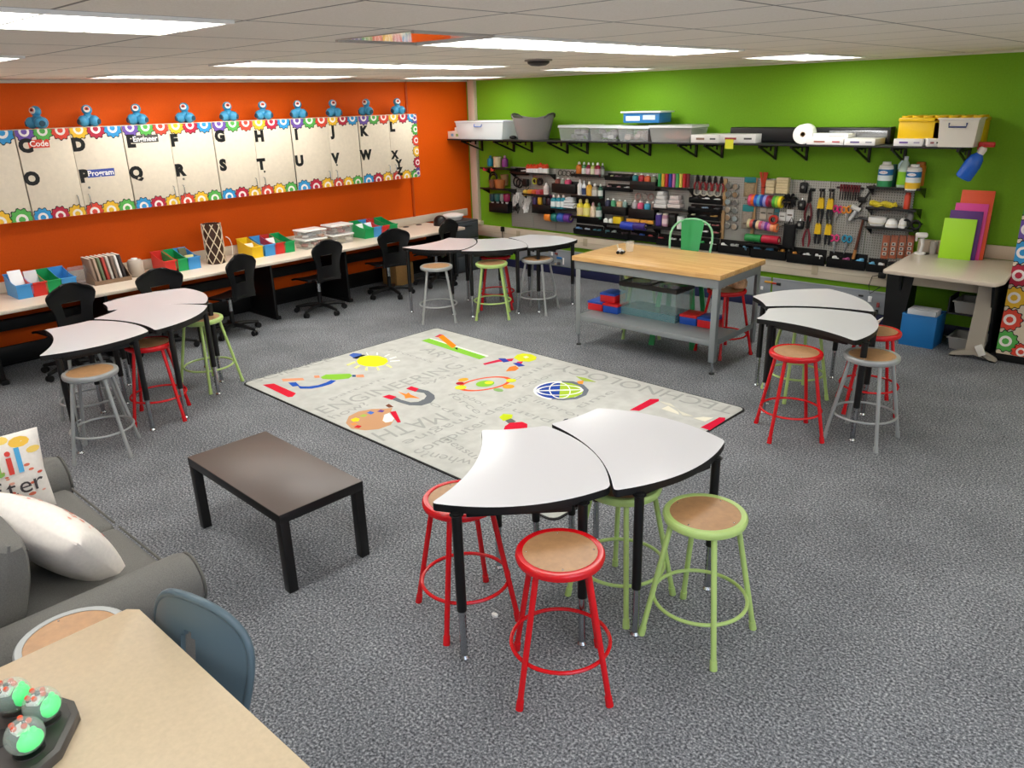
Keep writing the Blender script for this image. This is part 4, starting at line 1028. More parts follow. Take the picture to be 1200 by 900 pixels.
rp_('palette_picture', [('#c99a74', [(3.829, -5.188), (3.733, -5.09), (3.711, -4.983), (3.753, -4.879), (3.833, -4.804), (3.861, -4.758), (3.922, -4.825), (3.922, -4.893), (3.986, -4.953), (4.067, -4.909), (4.126, -4.991), (4.12, -5.101), (4.058, -5.181), (3.951, -5.227)]), ('#f4f2ea', [(3.927, -4.889), (3.933, -4.851), (4.04, -4.887), (4.084, -4.94), (4.062, -4.989), (4.011, -4.977)]), ('#f2d92a', [(3.801, -5.124), (3.797, -5.072), (3.845, -5.067), (3.876, -5.107), (3.852, -5.137)]), ('#a8bc5a', [(3.797, -5.039), (3.787, -4.99), (3.828, -4.98), (3.843, -5.024)]), ('#4a72c8', [(3.787, -4.956), (3.779, -4.917), (3.828, -4.912), (3.842, -4.957)]), ('#6a4a9c', [(3.83, -4.888), (3.819, -4.845), (3.863, -4.838), (3.876, -4.873)]), ('#d42a30', [(3.946, -5.199), (3.933, -5.157), (3.972, -5.147), (3.99, -5.185)]), ('#f09a5a', [(3.871, -5.175), (3.876, -5.139), (3.913, -5.142), (3.914, -5.183)]), ('#7a4a34', [(3.781, -4.763), (3.773, -4.721), (3.852, -4.741), (3.837, -4.773)]), ('#d42038', [(3.917, -4.829), (3.94, -4.788), (4.148, -4.909), (4.134, -4.931)])])
gcx = (4.656, -3.613)
def globe_half(sgn):
    return [(gcx[0]+.2*math.cos(a), gcx[1]+.2*math.sin(a)) for a in [sgn+PI*k/16 for k in range(17)]]
gp = [('#f4f4ee', ell(*gcx, .222, .222)), ('#2a4aa0', globe_half(PI*.62+.28)), ('#a8c83a', globe_half(-PI*.38+.28))]
for k in (-.55, 0, .55): gp.append(('#eef0ea', annulus(gcx, .2, abs(k)*.2+.015, .75, .88 if k else .2)))
gp.append(('#eef0ea', annulus(gcx, .09, .2, .75, .9)))
rp_('globe_picture', gp + [('#707680', [(4.524, -3.428), (4.612, -3.373), (4.733, -3.386), (4.842, -3.458), (4.898, -3.566), (4.891, -3.683), (4.823, -3.774), (4.735, -3.82), (4.733, -3.796), (4.803, -3.75), (4.857, -3.661), (4.858, -3.572), (4.808, -3.484), (4.724, -3.433), (4.63, -3.419), (4.55, -3.449)]), ('#f09a3a', [(4.635, -3.355), (4.668, -3.301), (4.714, -3.374), (4.686, -3.396)]), ('#a8c050', [(4.548, -3.255), (4.639, -3.24), (4.768, -3.264), (4.674, -3.31)])])
rp_('flask_picture', [('#c8d82a', [(4.665, -4.362), (4.643, -4.291), (4.712, -4.258), (4.754, -4.313), (4.743, -4.397)]), ('#6a6d6a', [(4.747, -4.383), (4.754, -4.323), (4.824, -4.342), (4.818, -4.411)]), ('#d42038', [(4.82, -4.461), (4.806, -4.389), (4.865, -4.32), (4.923, -4.326), (4.976, -4.387), (4.87, -4.534)])])
rp_('hourglass_picture', [('#d41c3c', [(5.359, -3.615), (5.352, -3.315), (5.406, -3.272), (5.431, -3.312), (5.426, -3.584)]), ('#d41c3c', [(5.955, -3.575), (5.966, -3.315), (6.005, -3.295), (6.026, -3.341), (6.031, -3.574)]), ('#e6e3d2', [(5.535, -3.44), (5.543, -3.353), (5.674, -3.418), (5.706, -3.459)]), ('#e6e3d2', [(5.821, -3.453), (5.868, -3.383), (5.936, -3.35), (5.923, -3.456)]), ('#d8d6c6', [(5.431, -3.312), (5.534, -3.301), (5.675, -3.395), (5.809, -3.42), (5.735, -3.457), (5.613, -3.354), (5.513, -3.342)])])
rp_('tool_picture', [('#50555c', [(5.102, -4.161), (5.08, -4.072), (5.095, -4.049), (5.121, -4.103)])])
one('paper_scrap', MB().prism(WHITE, circ(0, 0, .018, 7, ry=.012), 0, .012), 'tiny white paper scrap on the carpet left of the open red stool', 'scrap', (6.333, -6.158, .001))

# ---------------------------------------------------------------- pegboard on the green wall
def peg_mat():
    m, nt, b = nodemat('grey_perforated_steel')
    tc = nt.nodes.new('ShaderNodeTexCoord'); sp = nt.nodes.new('ShaderNodeSeparateXYZ'); nt.links.new(tc.outputs['Object'], sp.inputs[0])
    fx = mth(nt, 'ABSOLUTE', mth(nt, 'SUBTRACT', mth(nt, 'FRACT', mth(nt, 'DIVIDE', sp.outputs['X'], .0254)), .5))
    fz = mth(nt, 'ABSOLUTE', mth(nt, 'SUBTRACT', mth(nt, 'FRACT', mth(nt, 'DIVIDE', sp.outputs['Z'], .0254)), .5))
    hole = mth(nt, 'MULTIPLY', mth(nt, 'LESS_THAN', fx, .16), mth(nt, 'LESS_THAN', fz, .2))
    nt.links.new(mixc(nt, hole, '#a5a39c', '#3d3c37'), b.inputs['Base Color'])
    b.inputs['Roughness'].default_value = .4; b.inputs['Metallic'].default_value = .2
    return m
PEG = peg_mat()
PX0, PW, PZ0, PZ1, PY = .85, .4096, .6, 1.428, -.03
pg = thing('pegboard', 'long grey perforated steel pegboard on the green wall', 'pegboard', (PX0, 0, PZ0))
for k in range(13):
    q = MB().box(PEG, (PW*(k+.5), PY+.006, (PZ1-PZ0)/2), (PW-.004, .012, PZ1-PZ0), .003)
    for z in (.1, .72): q.box(P('#6d6b66', .5), (PW*(k+.5), -.012, z), (PW-.06, .022, .03))
    obj('panel', q, pg)
def W(name, label, cat, x, z, y, grp=None): return thing(name, label, cat, (x, y, z), 0, grp)
def black_shelf(label, s, depth, z=None, back=True, grp='black shelves on the pegboard'):
    """shelf whose top is at the bottom of box s"""
    x, zb, w, h = s
    t = W('pegboard_shelf', label, 'shelf', x, zb, PY-.001, grp)
    obj('shelf_plate', MB().box(BLACKM, (0, -depth/2, -.004), (w, depth, .008), .002).box(BLACKM, (0, -depth+.004, .004), (w, .006, .022), .002), t)
    for q in (-1, 1): obj('bracket', MB().prism(BLACKM, [(0, 0), (-depth*.92, 0), (0, -.09)], -.0025, .0025, Matrix(((0, 0, 1, q*(w/2-.004)), (1, 0, 0, 0), (0, 1, 0, -.004), (0, 0, 0, 1)))), t)
    return t
def bin_rack(label, s, depth=.1, grp='black bottle racks on the pegboard'):
    x, zb, w, h = s
    t = W('bottle_rack', label, 'rack', x, zb, PY-.001, grp)
    q = MB().box(BLACKM, (0, -depth/2, .003), (w, depth, .006)).box(BLACKM, (0, -depth+.003, h/2), (w, .006, h), .002).box(BLACKM, (0, -.003, h*.6), (w, .006, h*1.2), .002)
    for k in (-1, 1): q.box(BLACKM, (k*(w/2-.003), -depth/2, h/2), (.006, depth, h))
    obj('tray', q, t); obj('divider', MB().box(BLACKM, (0, -depth/2, h*.45), (.004, depth-.01, h*.8)), t)
    return t
def bottle(label, s, y, body, cap, lab=None, inv=False, fat=1., grp=None, name='paint_bottle', big=False):
    x, zb, w, h = s; r = w/2*fat
    t = W(name, label, 'bottle', x, zb, y, grp)
    F = (TR(0, 0, h) @ RX(PI)) if inv else None
    obj('body', MB().lathe(P(body, .3), [(r*.9, 0), (r, .01), (r, h*.62), (r*.85, h*.72), (r*.38, h*.8), (r*.38, h*.84)], 18, F), t)
    if big: obj('cap', MB().lathe(P(cap, .4), [(r*1.02, h*.56), (r*1.02, h*.84), (r*.6, h*.95), (r*.2, h*1.02), (.0001, h*1.02)], 14), t)
    else: obj('cap', MB().lathe(P(cap, .35), [(r*.46, h*.82), (r*.42, h*.93), (r*.2, h), (.0001, h)], 14, F), t)
    if lab: obj('label_band', MB().lathe(P(lab, .5), [(r*1.012, h*.15), (r*1.012, h*.55)], 18, F, cap=False), t)
    return t
def cup_tray(label, s, contents, depth=.085, n=3, grp='black three-cell trays on the pegboard'):
    x, zb, w, h = s
    t = W('cell_tray', label, 'tray', x, zb, PY-.001, grp)
    q = MB().prism(BLACKM, [(0, 0), (-depth*.75, 0), (-depth, h*.35), (-depth, h*.62), (-depth+.005, h*.62), (-depth*.72, .005), (-.005, .005), (-.005, h), (0, h)], -w/2, w/2, Matrix(((0, 0, 1, 0), (1, 0, 0, 0), (0, 1, 0, 0), (0, 0, 0, 1))))
    for k in range(n+1): q.box(BLACKM, (-w/2+.003+k*(w-.006)/n, -depth*.45, h*.34), (.006, depth*.85, h*.66), .002)
    obj('tray', q, t)
    rr = random.Random(int(x*1000)+int(zb*1000))
    for k in range(n):
        cc = contents[k % len(contents)]
        if not cc: continue
        m = MB()
        for _ in range(5): m.box(P(cc, .5), (-w/2+(k+.5)*w/n+rr.uniform(-.25, .25)*w/n, -depth*.5+rr.uniform(-.015, .01), h*.42+rr.uniform(0, .25)*h), (w/n*.3, .03, h*.22), .004, 1, rz=rr.random()*3)
        obj('contents', m, t)
    return t
YB = -.1      # bottles stand about this far from the wall
B = []
# --- far-left corner shelves
black_shelf('black pegboard shelf nearest the corner, upper one', (0.71, 1.409, 0.53, 0.139), .2)
black_shelf('black pegboard shelf nearest the corner, middle one', (0.697, 1.128, 0.534, 0.188), .2)
bin_rack('black bottle rack nearest the corner below the shelves', (0.687, 0.79, 0.372, 0.132))
GA = 'craft bottles on the corner shelf'
bottle('teal glue bottle on the top corner shelf', (0.552, 1.43, 0.092, 0.146), -.12, '#1f7f96', '#1f7f96', None, grp=GA)
t = W('canister', 'cream canister on the top corner shelf', 'canister', 0.689, 1.423, -.12)
obj('body', MB().lathe(P('#d8c49c', .5), [(.055, 0), (.058, .005), (.058, .12), (.055, .125)], 20), t); obj('lid', MB().lathe(P('#e2d2b0', .4), [(.06, .125), (.06, .14), (.0001, .143)], 20), t)
bottle('purple glitter bottle on the top corner shelf', (0.833, 1.428, 0.089, 0.155), -.12, '#8a3a86', '#c8a0c4', None, grp=GA)
for k, (s, c, n) in enumerate((((0.52, 1.365, 0.119, 0.064), '#d22a48', 'crimson'), ((0.671, 1.365, 0.116, 0.069), '#cf3b30', 'red'))):
    t = W('tape_roll', '%s tape roll at the lip of the top corner shelf' % n, 'tape', s[0], s[1]+.008, -.2)
    obj('tape', MB().lathe(P(c, .4), [(.028, 0), (.034, .004), (.034, .04), (.028, .044)], 18, cap=False), t); obj('core', MB().lathe(P('#e8d8c8', .6), [(.024, .002), (.028, .002), (.028, .042), (.024, .042), (.024, .002)], 18, cap=False), t)
def cup(label, s, y, col, name='cup', cat='cup'):
    x, zb, w, h = s; r = w/2
    t = W(name, label, cat, x, zb, y)
    obj('body', MB().lathe(P(col, .5), [(r*.75, 0), (r, h*.95), (r*.9, h*.95), (r*.68, .01), (.0001, .01)], 20), t); obj('rim', MB().ring(P(col, .4), (0, 0, h*.95), r*.96, r*.07, 24, 6), t)
cup('terracotta pot on the middle corner shelf', (0.764, 1.137, 0.166, 0.123), -.16, '#a5602f')
cup('dark brown pot on the middle corner shelf', (0.617, 1.124, 0.11, 0.13), -.16, '#6b3f26')
cup('tan pot behind the terracotta one on the middle corner shelf', (0.791, 1.173, 0.116, 0.153), -.09, '#8a6a42')
one('cable_coil', MB().ring(BLACK, (0, 0, 0), .075, .012, 28, 8, RX(PI/2)).ring(BLACK, (0, -.02, 0), .068, .01, 28, 8, RX(PI/2-.15)), 'black cable coil hung under the top corner shelf', 'cable', (0.596, -.12, 1.271))
for k, (u, c, n) in enumerate((((0.532, 0.903, 0.094, 0.139), '#2a4a52', 'dark teal'), ((0.634, 0.909, 0.093, 0.139), '#2f6f6a', 'green'), ((0.727, 0.912, 0.076, 0.141), '#9aa09c', 'grey'), ((0.815, 0.915, 0.099, 0.143), '#a02a55', 'magenta'))):
    bottle('%s upside-down paint bottle in the corner rack' % n, u, -.08, c, '#e8e8e6', None, True, grp='upside-down bottles in the corner rack')
# --- second bay
black_shelf('black pegboard shelf carrying the red-capped glue bottles', (1.319, 1.36, 0.724, 0.145), .14)
for k in range(7):
    u0 = 617+k*3.7
    bottle('white glue bottle with red cap, %s on its shelf' % ['leftmost', 'second from left', 'third from left', 'middle one', 'third from right', 'second from right', 'rightmost'][k], [(1.244, 1.349, 0.056, 0.13), (1.301, 1.352, 0.055, 0.129), (1.358, 1.354, 0.055, 0.129), (1.415, 1.356, 0.054, 0.128), (1.471, 1.358, 0.055, 0.145), (1.527, 1.36, 0.054, 0.128), (1.582, 1.362, 0.054, 0.128)][k], -.1, '#e9e6e2', '#e04a22', '#f4f4f4', grp='red-capped glue bottles', name='glue_bottle', big=True)
cup_tray('black tray at the left end of the glue bottle shelf', (1.073, 1.326, 0.255, 0.091), [None, '#e4e2de'], n=2)
def roll_x(label, u, col, y=-.1, inner='#cbb795', grp=None, name='tape_roll', rot=None):
    """roll whose axis runs along the wall; u = (xc, zb, w, h)"""
    x, zb, w, h = u; r = h/2
    t = W(name, label, 'roll', x, zb+r, y, grp); M = RY(PI/2)
    obj('wound_tape', MB().lathe(P(col, .35), [(r*.5, -w/2), (r*.96, -w/2), (r, -w/2+.004), (r, w/2-.004), (r*.96, w/2), (r*.5, w/2)], 24, M, cap=False), t)
    obj('core', MB().lathe(P(inner, .6), [(r*.38, -w/2+.001), (r*.5, -w/2+.001), (r*.5, w/2-.001), (r*.38, w/2-.001), (r*.38, -w/2+.001)], 20, M, cap=False), t)
def roll_y(label, c, y, r, d, col, name='tape_roll', cat='tape', inner='#2a2a2a'):
    t = W(name, label, cat, c[0], c[1], y)
    obj('ring', MB().lathe(P(col, .35), [(r*.6, -d/2), (r, -d/2), (r, d/2), (r*.6, d/2), (r*.6, -d/2)], 22, RX(PI/2), cap=False), t)
    obj('core', MB().lathe(P(inner, .6), [(r*.5, -d/2+.002), (r*.6, -d/2+.002), (r*.6, d/2-.002), (r*.5, d/2-.002), (r*.5, -d/2+.002)], 20, RX(PI/2), cap=False), t)
roll_y('yellow-green tape roll hanging under the glue bottles', (1.353, 1.258), -.08, .045, .03, '#b9bd3a')
roll_y('black tape roll hanging under the glue bottles', (1.437, 1.25), -.08, .05, .03, '#121213', inner='#3a3a3a')
one('cable_coil', MB().ring(BLACK, (0, 0, 0), .06, .011, 24, 8, RX(PI/2)).ring(BLACK, (.03, -.02, -.02), .055, .01, 24, 8, RX(PI/2)), 'black cable coil left of the yellow-green tape', 'cable', (1.022, -.09, 1.231))
one('adapter', MB().box(BLACK, (0, 0, 0), (.09, .05, .1), .012).tube(BLACK, [(0, 0, -.05), (.03, -.02, -.1), (.06, 0, -.06)], .005), 'black power adapter hung beside the black cable coil', 'adapter', (1.181, -.08, 1.227))
black_shelf('black pegboard shelf with craft foam pieces', (1.395, 1.078, 0.462, 0.091), .12)
for u, c, n in ((617, '#e0c24a', 'yellow'), (622, '#e8a03a', 'amber'), (627, '#e0653a', 'orange'), (632, '#c95a7a', 'pink'), (636, '#b23a3a', 'red')):
    p = {617: (1.199, 1.066, 0.079, 0.064), 622: (1.278, 1.07, 0.079, 0.064), 627: (1.356, 1.075, 0.077, 0.063), 632: (1.433, 1.079, 0.077, 0.063), 636: (1.494, 1.082, 0.076, 0.063)}[u]
    one('foam_piece', MB().prism(P(c, .7), circ(0, 0, p[2]*.55, 7), 0, p[3]*.9, RX(.3)), '%s craft foam piece on the shelf under the glue bottles' % n, 'craft piece', (p[0], -.09, p[1]+.004), 0, 'craft foam pieces')
bottle('white glue bottle standing at the right end of the craft foam shelf', (1.55, 1.09, 0.083, 0.152), -.08, '#e6dcd6', '#efe8e2', '#d4c4be', name='glue_bottle')
bin_rack('black bottle rack under the craft foam shelf', (1.493, 0.835, 0.337, 0.115))
for u, c, cap, n in (((1.345, 0.914, 0.078, 0.127), '#4a3a66', '#f0f0f0', 'violet'), ((1.438, 0.914, 0.077, 0.132), '#d6a62a', '#f2e2b0', 'mustard'), ((1.521, 0.92, 0.073, 0.131), '#2d2d33', '#e8e8e8', 'charcoal'), ((1.599, 0.919, 0.075, 0.125), '#402a35', '#e6c8c8', 'dark plum')):
    bottle('%s upside-down paint bottle in the rack under the craft foam shelf' % n, u, -.08, c, cap, None, True, grp='upside-down bottles under the craft foam shelf')
def cable_bundle(label, c, col, seed, w=.07, h=.2):
    rr = random.Random(seed); mb = MB()
    for k in range(7):
        a = rr.uniform(-1, 1)*w*.5; L = rr.uniform(.6, 1)*h
        mb.tube(P(col, .5), [(a, 0, 0), (a-.02, -.02, -L*.5), (a+rr.uniform(-.03, .03), -.03, -L), (a+.04, -.02, -L*.55), (a+.015, 0, 0)], .006, 6)
    mb.box(P(col, .4), (.0, -.02, -h*.45), (.045, .03, .05), .008)
    t = one('charging_cable', mb, label, 'cable', (c[0], PY-.015, c[1]), 0, 'charging cables on hooks')
cable_bundle('white charging cable bundle in the upper left of the cable hooks', (0.968, 1.078), '#dcdad6', 1)
cable_bundle('grey charging cable bundle in the middle of the cable hooks', (1.065, 1.083), '#a8a6a2', 2)
cable_bundle('pale charging cable bundle at the right of the cable hooks', (1.193, 1.078), '#cfccc6', 3)
cable_bundle('black charging cable bundle at the lower left of the cable hooks', (0.963, 0.936), '#1a1a1b', 4, .08, .15)
cable_bundle('white plug and cable at the lower right of the cable hooks', (1.141, 0.947), '#efefec', 5, .06, .14)
t = W('marker_pen', 'pink marker clipped beside the white-teal bottles', 'marker', *(1.622, 0.955), -.07); obj('barrel', MB().cyl(P('#c23a78', .4), (0, 0, 0), (-.01, 0, .13), .014, .014), t); obj('cap', MB().cyl(P('#e8c8d8', .4), (0, 0, -.03), (0, 0, .02), .016, .015), t)
for c, n in (((1.696, 0.914, 0.09, 0.181), 'leftmost'), ((1.782, 0.916, 0.081, 0.183), 'middle'), ((1.863, 0.919, 0.08, 0.185), 'right')):
    bottle('white and teal craft bottle, %s of its three' % n, c, -.1, '#1a8ca0', '#f0d8d0', '#e6eeee', fat=.95, grp='white and teal bottles')
black_shelf('black pegboard shelf with folded white cloths', (1.881, 0.915, 0.481, 0.145), .15)
for k in range(4):
    p = (1.975, 0.933, 0.23, 0.177)
    one('folded_cloth', MB().box(P('#dfe2e4', .8), (0, 0, .018), (.19-.02*k, .1, .034), .015, 3), 'folded white cloth, %s in the stack on the pegboard' % ['bottom one', 'second from bottom', 'second from top', 'topmost'][k], 'cloth', (p[0]+.01*(k % 2), -.1, p[1]+.002+.036*k), .1*(k-1), 'folded white cloths')
one('dowel_rod', MB().cyl(P('#7a6a52', .5), (-.2, 0, 0), (.2, 0, 0), .008).tube(BLACKM, [(-.19, 0, 0), (-.19, .07, .02)], .005).tube(BLACKM, [(.19, 0, 0), (.19, .07, .02)], .005), 'dowel rod carrying orange, teal, blue and purple rolls', 'rod', (1.785, -.1, 0.801))
for p, c, n in (((1.608, 0.736, 0.099, 0.109), '#e8842a', 'orange'), ((1.725, 0.739, 0.09, 0.115), '#1f7a72', 'teal'), ((1.836, 0.743, 0.103, 0.119), '#3a62c0', 'blue'), ((1.942, 0.745, 0.095, 0.118), '#6a3a9a', 'purple')):
    roll_x('%s tape roll on the dowel under the white cloths' % n, p, c, grp='duct tape rolls on the dowel')
def hook_ring(label, c, r, col, k=2, grp=None, name='ring_clamp', y=PY-.02):
    t = W(name, label, 'ring', c[0], c[1], y, grp)
    obj('ring', MB().ring(P(col, .3, .7), (0, 0, 0), r, r*.16, 24, 6, RX(PI/2-.2)), t)
    obj('hook', MB().tube(CHROME, [(0, .018, r*1.15), (0, -.01, r*.95), (0, -.02, r*1.2)], .003, 6), t)
for k in range(5):
    hook_ring('black wire loop, %s in the row right of the glue bottles' % ['leftmost', 'second', 'third', 'fourth', 'rightmost'][k], [(1.767, 1.38), (1.835, 1.378), (1.903, 1.375), (1.97, 1.372), (2.037, 1.369)][k], .032, '#4a4744', grp='wire loops on the pegboard')
bin_rack('black bottle rack under the wire loops', (1.889, 1.127, 0.405, 0.122))
for u, c, n in (((1.755, 1.226, 0.081, 0.099), '#8c4a3e', 'brown-red'), ((1.837, 1.224, 0.068, 0.094), '#8f9a8c', 'sage'), ((1.928, 1.223, 0.09, 0.098), '#d94f78', 'pink')):
    bottle('%s paint bottle in the rack under the wire loops' % n, u, -.08, c, '#eceae6', grp='bottles under the wire loops')
# --- tall rack with three rows of bottles
t = W('tall_rack', 'tall black three-tier rack of paint bottles', 'rack', *(2.263, 0.812), PY-.001)
zs = [1.364, 1.096, 0.83]; zb0 = 0.812
rw_ = 0.456
for z in zs: obj('tier', MB().box(BLACKM, (0, -.065, z-zb0-.004), (rw_, .13, .008), .002).box(BLACKM, (0, -.128, z-zb0+.012), (rw_, .006, .03), .002), t)
obj('back_plate', MB().box(BLACKM, (0, -.003, .18), (rw_, .006, .5), .002), t)
rows = [[((2.126, 1.351, 0.087, 0.171), '#d8782a', '#efe4d4', None, 'orange'), ((2.207, 1.349, 0.069, 0.17), '#4f8a5a', '#eef2ee', '#dfe6df', 'green-labelled'), ((2.277, 1.352, 0.065, 0.169), '#a02a4a', '#f2eef0', '#e2bccb', 'crimson'), ((2.346, 1.353, 0.065, 0.168), '#b8c46a', '#f4f4ec', '#dfe2c4', 'lime'), ((2.423, 1.354, 0.084, 0.169), '#9c2438', '#f4ecec', '#dcb4bc', 'maroon'), ((2.499, 1.356, 0.053, 0.166), '#5a5f5a', '#d8d8d4', '#9aa09a', 'grey')],
        [((2.139, 1.086, 0.07, 0.223), '#e6e6e4', '#dededc', None, 'white'), ((2.21, 1.087, 0.067, 0.209), '#d9dade', '#c8c8cc', '#30406a', 'white and navy'), ((2.291, 1.089, 0.082, 0.2), '#dba12a', '#f4ecd8', '#e8b84a', 'golden'), ((2.381, 1.092, 0.082, 0.179), '#a59a8a', '#efefec', '#d2cdc4', 'taupe'), ((2.469, 1.095, 0.067, 0.178), '#2c5a48', '#e2ece6', '#d5ddd6', 'dark green')],
        [((2.147, 0.82, 0.099, 0.236), '#e0d03a', '#ece08a', '#e8cf9a', 'left yellow'), ((2.254, 0.82, 0.1, 0.243), '#e6d63a', '#efe48a', '#e8e08a', 'right yellow'), ((2.356, 0.827, 0.08, 0.207), '#d8bfa6', '#e8b4b4', '#e6cfb2', 'peach'), ((2.449, 0.834, 0.084, 0.206), '#27664f', '#2f5f50', '#cfd6d2', 'teal')]]
for r_, z, tn in zip(rows, zs, ('top', 'middle', 'bottom')):
    for (s, c, cap, lb, n) in r_: bottle('%s paint bottle on the %s tier of the tall rack' % (n, tn), (s[0], z+.001, s[2], s[3]), -.1, c, cap, lb, fat=.97, grp='paint bottles on the tall rack %s tier' % tn)
cup_tray('black cell tray right of the tall rack, upper one', (2.726, 1.324, 0.38, 0.082), ['#d6d6a2', '#7a5a70', '#3a3438'])
cup_tray('black cell tray right of the tall rack, lower one', (2.729, 1.194, 0.382, 0.083), ['#9a7a7c', '#d8a0a0', '#c8c6c4'])
bin_rack('black bottle rack below the two upper cell trays', (2.703, 0.907, 0.374, 0.101))
for u, c, n in (((2.575, 0.984, 0.074, 0.117), '#34344e', 'navy'), ((2.659, 0.989, 0.068, 0.112), '#4d9a70', 'green'), ((2.755, 0.99, 0.075, 0.106), '#d6b492', 'peach'), ((2.837, 0.991, 0.061, 0.104), '#7f9c96', 'grey-teal')):
    bottle('%s paint bottle in the rack below the upper cell trays' % n, u, -.08, c, '#f0f2f0', grp='bottles below the upper cell trays')
bin_rack('black bottle rack left of the coloured binders', (3.12, 1.23, 0.374, 0.106))
for u, c, n in (((2.983, 1.32, 0.075, 0.103), '#2f7f8a', 'teal'), ((3.072, 1.324, 0.078, 0.101), '#b02a35', 'red'), ((3.159, 1.323, 0.08, 0.095), '#e0643c', 'coral'), ((3.246, 1.326, 0.069, 0.091), '#7f8a6c', 'olive')):
    bottle('%s paint bottle in the rack left of the coloured binders' % n, u, -.08, c, '#eef0ee', grp='bottles left of the coloured binders')
black_shelf('black pegboard shelf with coloured paper rolls', (3.539, 1.276, 0.451, 0.147), .13)
for k, (c, n) in enumerate((('#3aa05a', 'green, first'), ('#e0b43a', 'yellow, second'), ('#c02838', 'red, third'), ('#34459c', 'blue, fourth'), ('#c970a8', 'pink, fifth'), ('#56b06a', 'green, sixth'), ('#e6cf5a', 'yellow, seventh'), ('#c4222a', 'red, eighth'), ('#7c1f2a', 'dark red, ninth'))):
    s = [(3.336, 1.27, 0.046, 0.159), (3.385, 1.272, 0.046, 0.159), (3.434, 1.275, 0.046, 0.157), (3.483, 1.277, 0.045, 0.157), (3.531, 1.28, 0.045, 0.156), (3.579, 1.282, 0.045, 0.156), (3.626, 1.284, 0.044, 0.156), (3.674, 1.287, 0.044, 0.155), (3.721, 1.289, 0.044, 0.154)][k]
    t = W('paper_roll', 'upright paper roll in the coloured row, %s from left' % n, 'paper roll', s[0], s[1]+.003, -.09, 'coloured paper rolls')
    obj('roll', MB().lathe(P(c, .5), [(s[2]*.47, 0), (s[2]*.47, s[3])], 16), t); obj('core', MB().lathe(P('#2a2422', .7), [(s[2]*.3, s[3]+.0005), (s[2]*.12, s[3]+.001), (.0001, s[3]+.0005)], 12), t)
bin_rack('black bottle rack below the small hanging rings', (3.114, 0.885, 0.379, 0.119))
for u, c, n in (((2.983, 0.985, 0.065, 0.119), '#b9b5b6', 'grey'), ((3.07, 0.985, 0.082, 0.114), '#d9557c', 'pink'), ((3.169, 0.987, 0.086, 0.108), '#3a93b4', 'blue'), ((3.251, 0.99, 0.058, 0.11), '#7a5f52', 'brown')):
    bottle('%s paint bottle in the rack below the small hanging rings' % n, u, -.08, c, '#f0ecec', grp='bottles below the small hanging rings')
for k in range(3): hook_ring('small dull ring on a hook, %s of three above the pink bottle' % ['left', 'middle', 'right'][k], [(3.008, 1.142), (3.101, 1.144), (3.193, 1.146)][k], .038, ['#b08a86', '#8c8a86', '#9c7470'][k], grp='rings above the pink bottle')
black_shelf('black pegboard shelf with packs of white bags', (3.534, 1.027, 0.489, 0.169), .14)
for k in range(7):
    s = [(3.382, 1.031, 0.185, 0.056), (3.571, 1.044, 0.18, 0.054), (3.383, 1.082, 0.155, 0.055), (3.571, 1.094, 0.151, 0.054), (3.384, 1.132, 0.125, 0.055), (3.572, 1.143, 0.122, 0.055), (3.384, 1.182, 0.094, 0.055)][k]
    t = W('bag_pack', 'clear-wrapped pack of white pieces, %s in the pegboard pile' % ['bottom left', 'bottom right', 'second left', 'second right', 'third left', 'third right', 'topmost'][k], 'pack', s[0], s[1], -.09, 'wrapped packs on the pegboard')
    obj('contents', MB().box(P(['#d8d2cc', '#d6b8ae', '#cfcac6', '#c9a6a0'][k % 4], .6, noise=.25, nscale=60), (0, 0, s[3]*.45), (s[2]*.9, .1, s[3]*.8), .01, 3), t)
    obj('wrapper', MB().box(P('#f2f4f4', .15, alpha=.35), (0, 0, s[3]*.46), (s[2]*.97, .115, s[3]*.95), .012, 3), t)
one('white_knob', MB().lathe(P('#dfe2da', .4), [(.03, 0), (.032, .05), (.02, .07), (.0001, .075)], 16), 'small white bottle cap on the lower pegboard shelf, left', 'cap', (*(2.562, -.1), 0.778))
one('white_knob', MB().lathe(P('#dfe2da', .4), [(.03, 0), (.032, .05), (.02, .07), (.0001, .075)], 16), 'small white bottle cap on the lower pegboard shelf, right', 'cap', (*(2.64, -.1), 0.78))
black_shelf('black pegboard shelf with the yellow box', (2.93, 0.791, 0.819, 0.101), .14)
s = (2.754, 0.77, 0.121, 0.109)
t = W('yellow_box', 'bright yellow box on the lower pegboard shelf', 'box', s[0], s[1]+.003, -.1); obj('carton', MB().box(P('#e6c41e', .45), (0, 0, s[3]/2), (s[2], .07, s[3]), .004), t); obj('flap', MB().box(P('#d4b012', .45), (0, 0, s[3]), (s[2], .07, .004)), t)
for s, n in (((2.999, 0.832, 0.19, 0.049), 'left'), ((3.2, 0.829, 0.185, 0.052), 'right')):
    one('wooden_ruler', MB().box(P('#dc9a3a', .5), (0, 0, 0), (s[2], .02, s[3]*.8), .002), 'orange wooden strip on the lower pegboard shelf, %s one' % n, 'ruler', (s[0], -.13, s[1]+s[3]/2))
for s, c, n in (((2.937, 0.74, 0.186, 0.1), '#2a3fae', 'royal blue'), ((3.116, 0.75, 0.166, 0.094), '#3a2a78', 'indigo')):
    roll_x('%s tape roll under the orange wooden strips' % n, s, c, -.15, grp='blue rolls under the wooden strips')
